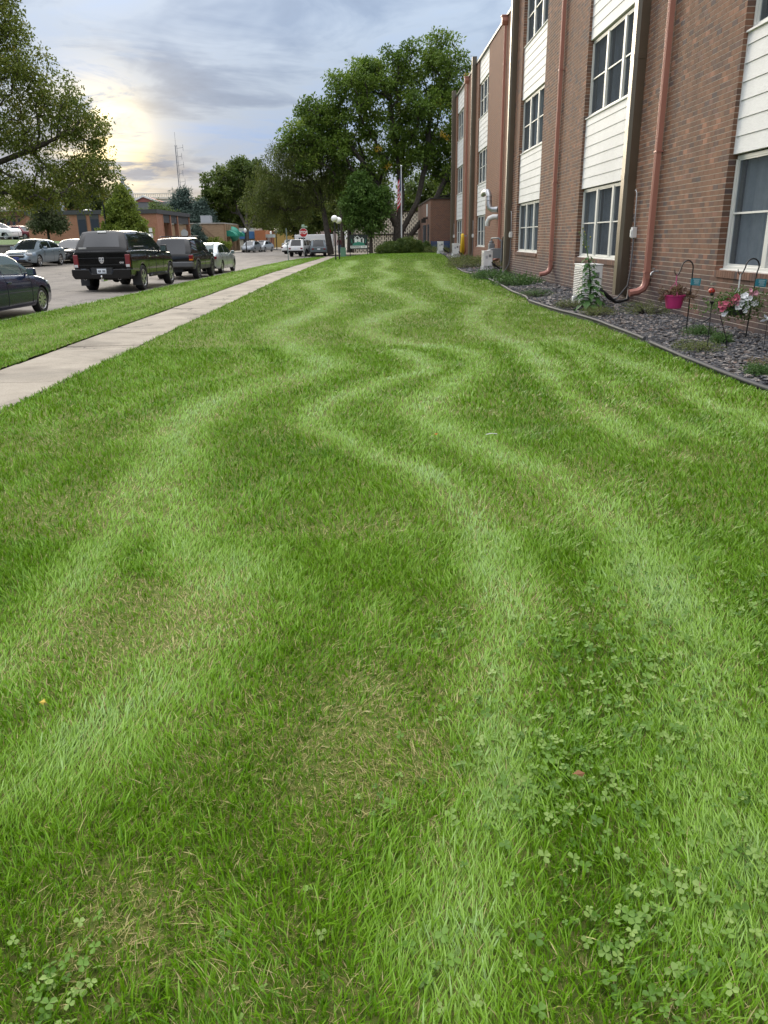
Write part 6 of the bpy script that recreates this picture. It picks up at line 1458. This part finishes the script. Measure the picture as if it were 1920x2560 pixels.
# lattice mast with antennas
am = thing('lattice_mast', 'tall thin lattice antenna mast on the skyline', 'mast', (-48.5, 220, 0)); m_mast = plain('mast_grey', (.20, .21, .23), .6, .3); mb = MB(); pr = [(.28*math.cos(a), .28*math.sin(a)) for a in (0, 2.094, 4.189)]
for (x, y) in pr: mb.cyl((x, y, 0), (x*.9, y*.9, 24.8), .06, 4)
for k in range(33):
    z = k*.75; a, b = pr[k % 3], pr[(k+1) % 3]; mb.cyl((a[0], a[1], z), (b[0], b[1], z+.75), .03, 3)
mb.cyl((0, 0, 24.8), (0, 0, 27.8), .04, 4); mb.build('lattice', m_mast, am)
for (z, L) in ((24, 1.8), (22, 1.3), (20, 1.6), (18, 1.2), (16, 1.6), (14, 1.2)): mb = MB(); mb.cyl((.2, 0, z), (L, 0, z+.2), .05, 4); mb.cyl((L, 0, z-.6), (L, 0, z+.9), .05, 4); mb.build('antenna', m_mast, am)
# street furniture on the far side
def pole_sign(name, label, loc, h, plate_fn, cat='traffic sign'):
    t = thing(name, label, cat, loc); m_ = MB(); m_.cyl((0, 0, -.05), (0, 0, h), .04, 8); m_.build('post', m_spost, t); plate_fn(t); return t
def back_oct(t): m_ = MB(); m_.prism([(.38*math.cos(R_(22.5+45*k)), 2.05+.38*math.sin(R_(22.5+45*k))) for k in range(8)], -.07, -.045, 'Y'); m_.build('sign_plate', plain('sign_back', (.40, .42, .43), .4, .4), t)
pole_sign('traffic_sign', 'grey back of an octagonal stop sign before the porch piers', (-18.45, 84.0, .25), 2.6, back_oct)
def smallp(t): m_ = MB(); m_.bb(-.16, .16, -.07, -.045, 1.55, 1.9); m_.bb(-.14, .14, -.07, -.045, 2.0, 2.32); m_.build('sign_plate', m_wht, t)
pole_sign('parking_sign', 'small white parking sign on a post beside the conical tree', (-18.2, 70.0, .3), 2.4, smallp)
lp = thing('dark_lamp_pole', 'dark street lamp pole rising behind the conical tree', 'lamp post', (-23.15, 74, 1.35)); m_ = MB(); m_.cyl((0, 0, 0), (0, 0, 3.55), .07, 8); m_.build('pole', m_post, lp)
for (x, y, lbl) in ((-14.66, 100, 'black lamp post beside the grey car'), (-13.7, 125, 'black lamp post with a pale lantern near the yellow building'), (-16.0, 138, 'distant black lamp post by the yellow building')):
    t = thing('street_lamp', lbl, 'lamp post', (x, y, .1), 0, 'lamp posts down the street'); m_ = MB(); m_.cyl((0, 0, 0), (0, 0, 2.4), .07, 8); m_.build('pole', m_post, t); m_ = MB(); m_.sphere((0, 0, 2.55), .18, 12, 8, (1, 1, 1.4)); m_.build('lantern', m_globe, t, smooth=60)
wb = thing('dark_litter_bin', 'dark bin by the lamp post in front of the blue panelled shop', 'bin', (-14.9, 113, .1)); m_ = MB(); m_.lathe([(.001, 0), (.3, 0), (.36, 1.0), (.36, 1.05), (.1, 1.2), (.001, 1.2)], n=14); m_.build('bin_body', m_blackpl, wb, smooth=30)
bg = thing('banner_sign', 'small red and white sign beside the leaning tree trunk', 'sign', (-4.2, 90, -.02)); m_ = MB(); m_.cyl((0, 0, 0), (0, 0, 2.7), .04, 6); m_.build('post', m_galv, bg); m_ = MB(); m_.lathe([(.001, -.03), (.3, -.03), (.3, .03), (.001, .03)], (0, -.06, 2.35), 16, 'Y'); m_.build('sign_face', m_signred, bg); m_ = MB(); m_.bb(-.28, .2, -.09, -.05, 1.2, 2.05); m_.build('sign_plate', plain('sign_pale', (.55, .62, .58), .6), bg)
# a person by the cabinet, seen from far away
def person():
    t = thing('person', 'distant person in a dark red top and blue trousers behind the utility cabinet', 'person', (-2.95, 88, -.02), .3)
    me = bpy.data.meshes.new('body'); Vv = [(0, 0, .92), (0, 0, 1.15), (0, 0, 1.38), (0, 0, 1.50), (0, -.01, 1.62), (.18, 0, 1.38), (.26, .0, 1.12), (.24, -.10, .90), (-.18, 0, 1.38), (-.26, 0, 1.12), (-.24, -.1, .90), (.10, 0, .86), (.11, 0, .48), (.11, .02, .06), (.12, -.12, .03), (-.10, 0, .86), (-.11, 0, .48), (-.11, .02, .06), (-.12, -.12, .03)]
    E_ = [(0, 1), (1, 2), (2, 3), (3, 4), (2, 5), (5, 6), (6, 7), (2, 8), (8, 9), (9, 10), (0, 11), (11, 12), (12, 13), (13, 14), (0, 15), (15, 16), (16, 17), (17, 18)]; rd = [.14, .13, .15, .06, .10, .06, .045, .04, .06, .045, .04, .085, .06, .045, .04, .085, .06, .045, .04]
    me.from_pydata(Vv, E_, []); o = link('body', me, None, t); md = o.modifiers.new('skin', 'SKIN'); 
    for i, sv in enumerate(me.skin_vertices[0].data): sv.radius = (rd[i], rd[i]*.85); sv.use_root = (i == 0)
    o.modifiers.new('sub', 'SUBSURF').levels = 1
    mt, tt, b = newmat('person_clothing'); z = tt.node('ShaderNodeSeparateXYZ', inputs={0: tt.node('ShaderNodeTexCoord').outputs['Object']}).outputs[2]
    tt.l.new(tt.ramp(tt.math('DIVIDE', z, 1.8), [(0, (.02, .02, .02)), (.05, (.05, .10, .22)), (.52, (.14, .02, .03)), (.82, (.35, .2, .15))], 'CONSTANT'), b.inputs['Base Color']); me.materials.append(mt)
    m_ = MB(); m_.sphere((0, .015, 1.66), .105, 10, 8); m_.build('hair', m_bark, t, smooth=60)
person()

# ------------------------------------------------------------------ trees
L_ASH = leafmat('leaf_ash', [(0, (.040, .080, .010)), (.4, (.092, .160, .018)), (.7, (.150, .230, .030)), (1, (.25, .31, .05))], .42)
L_ELM = leafmat('leaf_elm', [(0, (.050, .075, .010)), (.4, (.115, .155, .020)), (.75, (.185, .215, .032)), (1, (.30, .24, .045))], .42)
L_DARK = leafmat('leaf_dark', [(0, (.036, .060, .010)), (.5, (.085, .130, .022)), (1, (.17, .21, .04))], .38)
L_LOC = leafmat('leaf_locust', [(0, (.048, .070, .014)), (.5, (.105, .140, .028)), (1, (.19, .22, .05))], .40)
L_CON = leafmat('leaf_conical', [(0, (.065, .110, .012)), (.5, (.165, .225, .032)), (1, (.26, .31, .05))], .38)
L_GREY = leafmat('leaf_grey', [(0, (.050, .070, .030)), (.5, (.100, .125, .055)), (1, (.16, .185, .09))], .28)
L_SPR = leafmat('needle_spruce', [(0, (.042, .070, .055)), (.5, (.080, .125, .100)), (1, (.15, .21, .17))], .15)
L_YEL = leafmat('leaf_yellow', [(0, (.40, .25, .02)), (1, (.60, .42, .05))], .3)
# big many-stemmed ash at the end of the lawn; lobes follow its outline
B = (3.3, 84, .0)
def yellow_bits(pts, r=.35, n=26):
    def f(root):
        link('yellow_leaves', leaf_mesh('yellow_leaves', [(x, y, z, r) for x, y, z in pts], n, .26, (1, 1, .6)), L_YEL, root)
    return f
ash = [(3.4, 0, 17.2, 3.2, 3.6, 2.6), (-.6, 1, 16.2, 3.0, 3.6, 2.4), (-4.0, 0, 15.4, 2.8, 3.6, 2.4), (-7.4, 1, 13.0, 2.6, 3.6, 2.2), (-9.6, 0, 10.6, 2.0, 3, 2.2), (5.8, 0, 14.4, 3.0, 3.6, 2.6), (6.4, 1, 10.5, 2.6, 3.6, 3.0), (1.6, 0, 13, 3.6, 4, 2.4), (-3, 0, 11.8, 3.4, 3.6, 2.6), (-6.6, 0, 9.6, 3, 3.2, 2.4), (2.6, 1, 9.6, 3, 3.6, 2.2), (-1, 2, 8.6, 3, 3.4, 2.0), (5.4, 1, 7, 2.6, 3, 2.2), (-9.2, 0, 8.2, 1.8, 2.4, 1.6), (-5, 1, 7, 2.6, 3, 1.8)]
stems = [[(0, 0, 0), (0, 0, 1.6), (-.2, 0, 2.6)], [(0, 0, 0), (-.2, 0, 2.6), (-1.4, 0, 5.2), (-3.0, 0, 8), (-5.4, 0, 11)], [(0, 0, 0), (-.1, 0, 2.4), (.3, .2, 5.5), (.0, .3, 9.5), (-.8, .3, 13.5)], [(0, 0, 0), (.2, -.1, 2.0), (1.9, 0, 5.0), (2.8, 0, 9), (3.2, 0, 14)], [(0, 0, 0), (1.2, -.2, 1.8), (3.2, 0, 4.2), (4.6, .2, 6.8), (5.8, .4, 10)]]
tree('ash_tree', 'great many-stemmed green ash tree at the far end of the lawn', 'tree', B, ash, stems, 400, 165, .33, 1.0, L_ASH, .60, 11, .72, .5, .1, (1, 1, .75), extra=yellow_bits([(-.9, -1.5, 8.2), (-1.3, -1.4, 8.0), (-2.0, -1.4, 9.7), (4.6, -2.5, 10.5), (4.2, -2.4, 10.8), (3.4, -2.6, 13.2), (6.4, -2.6, 15.6)]))
tree('young_ash', 'smaller bright green ash crown in front of the great ash', 'tree', (.4, 81.5, .0), [(-.9, 0, 6.3, 1.2, 1.4, 1.2), (-.2, 0, 5.2, 1.5, 1.6, 1.0), (-1.6, 0, 4.6, 1.2, 1.4, 1.1), (.5, 0, 4.0, 1.5, 1.6, 1.0), (-1.5, 0, 3.3, 1.1, 1.3, .8), (.2, 0, 2.6, 1.0, 1.2, .8), (1.3, 0, 5.3, .9, 1.1, .8)], [[(0, 0, 0), (0, 0, 1.5), (-.2, 0, 3), (-.5, 0, 4.8)]], 150, 110, .27, .62, leafmat('leaf_young', [(0, (.045, .095, .014)), (.5, (.095, .180, .030)), (1, (.15, .24, .05))], .34), .16, 12, .5, .5, .1)
# drooping locust with leaning trunk over the parked cars
tree('drooping_locust', 'dark drooping honey locust with a leaning trunk above the minivan', 'tree', (-3.75, 85, 0), [(-3.6, 0, 8.8, 3.2, 3, 2.0), (-5.6, 0, 6.6, 2.6, 2.6, 2.2), (-1.4, 0, 9.6, 2.8, 3, 1.8), (-3.4, 1, 5.6, 3.0, 2.6, 2.0), (-7.2, 0, 4.9, 1.7, 2, 1.9), (.6, 0, 7.6, 2.2, 2.4, 2.2), (-1.2, 0, 6.2, 2.4, 2, 1.6), (-5.0, 2, 4.0, 2.6, 2, 1.4)],
     [[(0, 0, 0), (-.25, 0, 2.2), (-.6, 0, 4.6), (-1.0, 0, 6.6)], [(0, 0, 0), (-.5, 0, 4.4), (-2.0, 0, 6.2), (-4.0, 0, 6.9), (-5.6, 0, 6.2)], [(0, 0, 0), (-.9, 0, 6.4), (-2.4, 0, 7.9), (-4.2, 0, 8.4)]], 300, 125, .26, .78, L_LOC, .28, 13, .5, .28, .9, (.8, .8, 1.2), droop=1, up=.1)
# street trees behind, dark trunks and crowns down the street
for i, (x, y, h, w, lbl) in enumerate(((-16.0, 150, 13, 5.5, 'large street tree with pale forked trunk behind the tan shop'),)):
    tree('street_maple', lbl, 'tree', (-18.0, 123, .1), [(-2.2, 0, 9.0, 3.6, 3.5, 2.6), (1.2, 0, 10.2, 3.6, 3.5, 2.4), (3.6, 0, 8.0, 2.8, 3, 2.6), (-4.2, 0, 7.2, 2.2, 3, 2.4), (0, 1, 7.6, 4.2, 3, 2.0), (4.6, 0, 5.6, 2.4, 2.6, 2.0), (-.6, 0, 11.3, 2.2, 2.4, 1.2), (-3.2, 2, 4.8, 2.2, 2.6, 1.4), (2.6, 2, 4.6, 2.0, 2.6, 1.2)],
         [[(0, 0, 0), (.1, 0, 1.5), (.3, 0, 3.0)], [(0, 0, 0), (.3, 0, 3.0), (-.6, 0, 5), (-1.4, 0, 7.4), (-2, 0, 9)], [(0, 0, 0), (.3, 0, 2.8), (1.4, 0, 4.6), (2.6, 0, 6.6), (3.4, 0, 8)], [(0, 0, 0), (.2, 0, 2.9), (.4, 0, 6), (.6, 0, 9)]], 250, 120, .40, .9, L_DARK, .34, 14, .6, bark=m_bark_pale)
SM = [(-10.2, 128, 9.5, 3.4, 'dark street tree left of the drooping locust'), (-13.0, 150, 12, 5, 'far street tree above the yellow building'), (-5.2, 118, 10, 4.2, 'street tree directly behind the drooping locust'), (-1.0, 108, 10, 4, 'dark tree behind the lamp globes'), (-7.0, 165, 12, 6, 'distant tree closing the end of the street'), (-17.5, 178, 12, 6, 'distant tree over the orange brick shop'), (-24, 160, 11, 5.5, 'dark tree between the tan shop and the spruces'), (9.5, 112, 10, 5, 'tree behind the pierced block screen')]
for i, (x, y, h, w, lbl) in enumerate(SM):
    tree('street_tree', lbl, 'tree', (x, y, 0), [(0, 0, h*.68, w, w*.8, h*.30), (-w*.5, 0, h*.52, w*.6, w*.6, h*.22), (w*.5, 0, h*.50, w*.6, w*.6, h*.24), (0, 0, h*.42, w*.7, w*.5, h*.16)], [[(0, 0, 0), (.1, 0, h*.2), (0, 0, h*.45), (0, 0, h*.7)]], 120, 95, .55, 1.1, L_DARK if i % 3 else L_LOC, .32, 40+i, .8, group='trees down the street')
# trunks standing close together right of the locust
for i, x in enumerate((-2.9, -2.1, -1.45, -.75)):
    tree('slender_tree', ('slender dark trunk nearest the leaning locust', 'second slender dark trunk behind the lamp posts', 'third slender dark trunk behind the lamp posts', 'slender dark trunk nearest the entrance sign')[i], 'tree', (x, 97+1.5*(i % 2), -.02), [(0, 0, 6.5, 1.2, 1.5, 2.0)], [[(0, 0, 0), (.05, 0, 2.5), (.0, 0, 5)]], 22, 70, .3, .8, L_LOC, .26, 60+i, .5, group='close row of slender trees')
# left: elm overhanging from outside the frame, with small leaves
ES = 1.25
elm = [tuple(v*ES for v in l) for l in [(7.0, 0, 3.6, 1.3, 1.6, 1.3), (6.6, 0, 5.6, 1.3, 1.6, 1.4), (5.2, 0, 6.9, 1.6, 1.8, 1.3), (5.6, 0, 3.2, 1.6, 1.6, 1.3), (4.2, 0, 8.0, 1.5, 1.8, 1.4), (3.6, 0, 10.0, 1.2, 1.8, 1.5), (2.6, 0, 12, 1.8, 2, 1.8), (3.4, 0, 5.4, 2.0, 2, 1.6), (2.0, 0, 8, 2.4, 2.4, 2.2), (3.8, 0, 2.5, 1.6, 1.5, .9), (1.5, 0, 3.4, 2, 2, 1.2), (0, 0, 11, 2.5, 2.5, 2.5), (-2, 0, 7, 3, 3, 3), (-1, 0, 13, 2.5, 2.5, 2)]]
est = [[tuple(v*ES for v in p) for p in st_] for st_ in [[(0, 0, 0), (.1, 0, 1.6), (.3, 0, 2.6)], [(0, 0, 0), (.3, 0, 2.6), (2.0, 0, 4.0), (3.8, 0, 4.6), (5.4, 0, 5.2)], [(0, 0, 0), (.2, 0, 2.6), (.9, 0, 6), (1.8, 0, 9), (2.4, 0, 11.5)], [(0, 0, 0), (.1, 0, 2.5), (-1.4, 0, 5), (-2.2, 0, 8)]]]
tree('elm_tree', 'tall small-leaved elm hanging in from the left edge', 'tree', (-26.35, 55, 1.38), elm, est, 600, 120, .215, .80, L_ELM, .40, 15, .5, .5, .35, (1, 1, .85), bark=m_bark, droop=1)
tree('low_tree', 'dark leafy tree crown behind the elm above the brick building', 'tree', (-37.0, 117, .3), [(0, 0, 6.0, 3.0, 3, 2.8), (-3.5, 0, 7.2, 3.2, 3, 2.8), (3, 0, 4.9, 1.6, 3, 2.0)], [[(0, 0, 0), (0, 0, 3), (0, 0, 6)]], 130, 150, .30, .8, leafmat('leaf_low', [(0, (.028, .045, .012)), (.5, (.062, .088, .022)), (1, (.11, .13, .035))], .3), .25, 16, .6)
tree('corner_tree', 'yellow green tree at the far left above the dark brick hall', 'tree', (-47.5, 108, 1.6), [(0, 0, 4.8, 4.4, 3, 2.6), (3.5, 0, 4.2, 2.4, 2.4, 1.6), (-5, 0, 6, 4, 3, 3)], [[(0, 0, 0), (0, 0, 2), (0, 0, 4)]], 110, 90, .26, .75, L_ELM, .25, 17, .55)
tree('conical_tree', 'dense conical green tree in front of the flat brick building', 'tree', (-21.85, 75, .7), [(0, 0, 1.45, 2.35, 2.2, .9), (0, 0, 2.3, 2.0, 1.9, .9), (0, 0, 3.2, 1.5, 1.5, .9), (0, 0, 4.1, 1.05, 1.05, .9), (0, 0, 4.9, .55, .55, .75)], [[(0, 0, 0), (0, 0, 2), (0, 0, 4.6)]], 230, 110, .23, .42, L_CON, .14, 18, .28, .5, -.2)
tree('young_oak', 'small grey green tree before the flat brick building', 'tree', (-26.8, 70, 1.4), [(0, 0, 1.9, 1.6, 1.4, .95), (0, 0, 2.9, 1.25, 1.2, .95), (.1, 0, 3.8, .8, .8, .75), (.9, 0, 1.5, .9, .9, .6), (-.8, 0, 1.6, .8, .8, .6)], [[(0, 0, 0), (0, 0, 1.2), (.05, 0, 2.4), (0, 0, 3.6)]], 120, 90, .18, .38, L_GREY, .10, 19, .3, .55)
def spruce(name, label, loc, h, r, seed, n=260, k=70, ls=.26, mat=None):
    lobes = []; nn = 9
    for i in range(nn): z = h*(.08+.90*i/nn); rr = r*(1-.95*(i/nn)**1.35)+.12; lobes.append((0, 0, z, rr, rr, h*.055))
    return tree(name, label, 'tree', loc, lobes, [[(0, 0, 0), (0, 0, h*.4), (0, 0, h*.92)]], n, k, ls, r*.17, mat or L_SPR, .2, seed, r*.09, .22, .25, (1, 1, .55), bias=.3, up=.2, group='blue spruces')
spruce('blue_spruce', 'tall blue spruce between the brick building and the tan shop', (-26.6, 122, .2), 9.0, 4.3, 20, 420, 85, .58)
spruce('blue_spruce', 'second blue spruce just right of the tallest one', (-23.6, 120, .2), 7.4, 3.0, 21, 320, 80, .54)
spruce('blue_spruce', 'short wide blue spruce in front beside the tan shop wall', (-21.9, 106.5, .2), 3.6, 1.5, 22, 200, 70, .34)
spruce('green_spruce', 'small dark green conifer tip left of the spruces', (-32.5, 128, .2), 7.4, 1.6, 23, 130, 60, .42, L_CON)
tree('pale_birch', 'pale green leafy tree behind the flat roof beside the spruces', 'tree', (-29.5, 118, .2), [(0, 0, 4.6, 2.6, 2.2, 2.0), (2.2, 0, 4.0, 1.8, 2, 1.4)], [[(0, 0, 0), (0, 0, 2), (0, 0, 4)]], 70, 80, .25, .7, leafmat('leaf_pale', [(0, (.06, .10, .025)), (.5, (.11, .16, .04)), (1, (.17, .21, .06))], .3), .15, 24, .5)
bush('shop_hedge', 'ragged green bushes along the tan shop side wall', 'shrub', (-20.4, 107.6, .25), [(0, 0, .7, 2.6, .8, .9), (1.4, 0, .5, 1.4, .7, .6)], 130, 70, .2, .3, L_CON, 25, .15, .5)
# dark green distance at the end of the view, one mass
random.seed(77); rng = np.random.default_rng(77); cl = []
for k in range(330): x = random.uniform(-150, 90); cl.append((x, 265+random.uniform(0, 20), random.uniform(1, 7.5)*(1 if abs(x+60) > 16 else .6), 3.0))
tag(link('distant_treeline', leaf_mesh('distant_treeline', cl, 60, 1.1, (1, 1, .8)), L_DARK), 'dark mass of distant trees along the horizon', 'trees', kind='stuff')
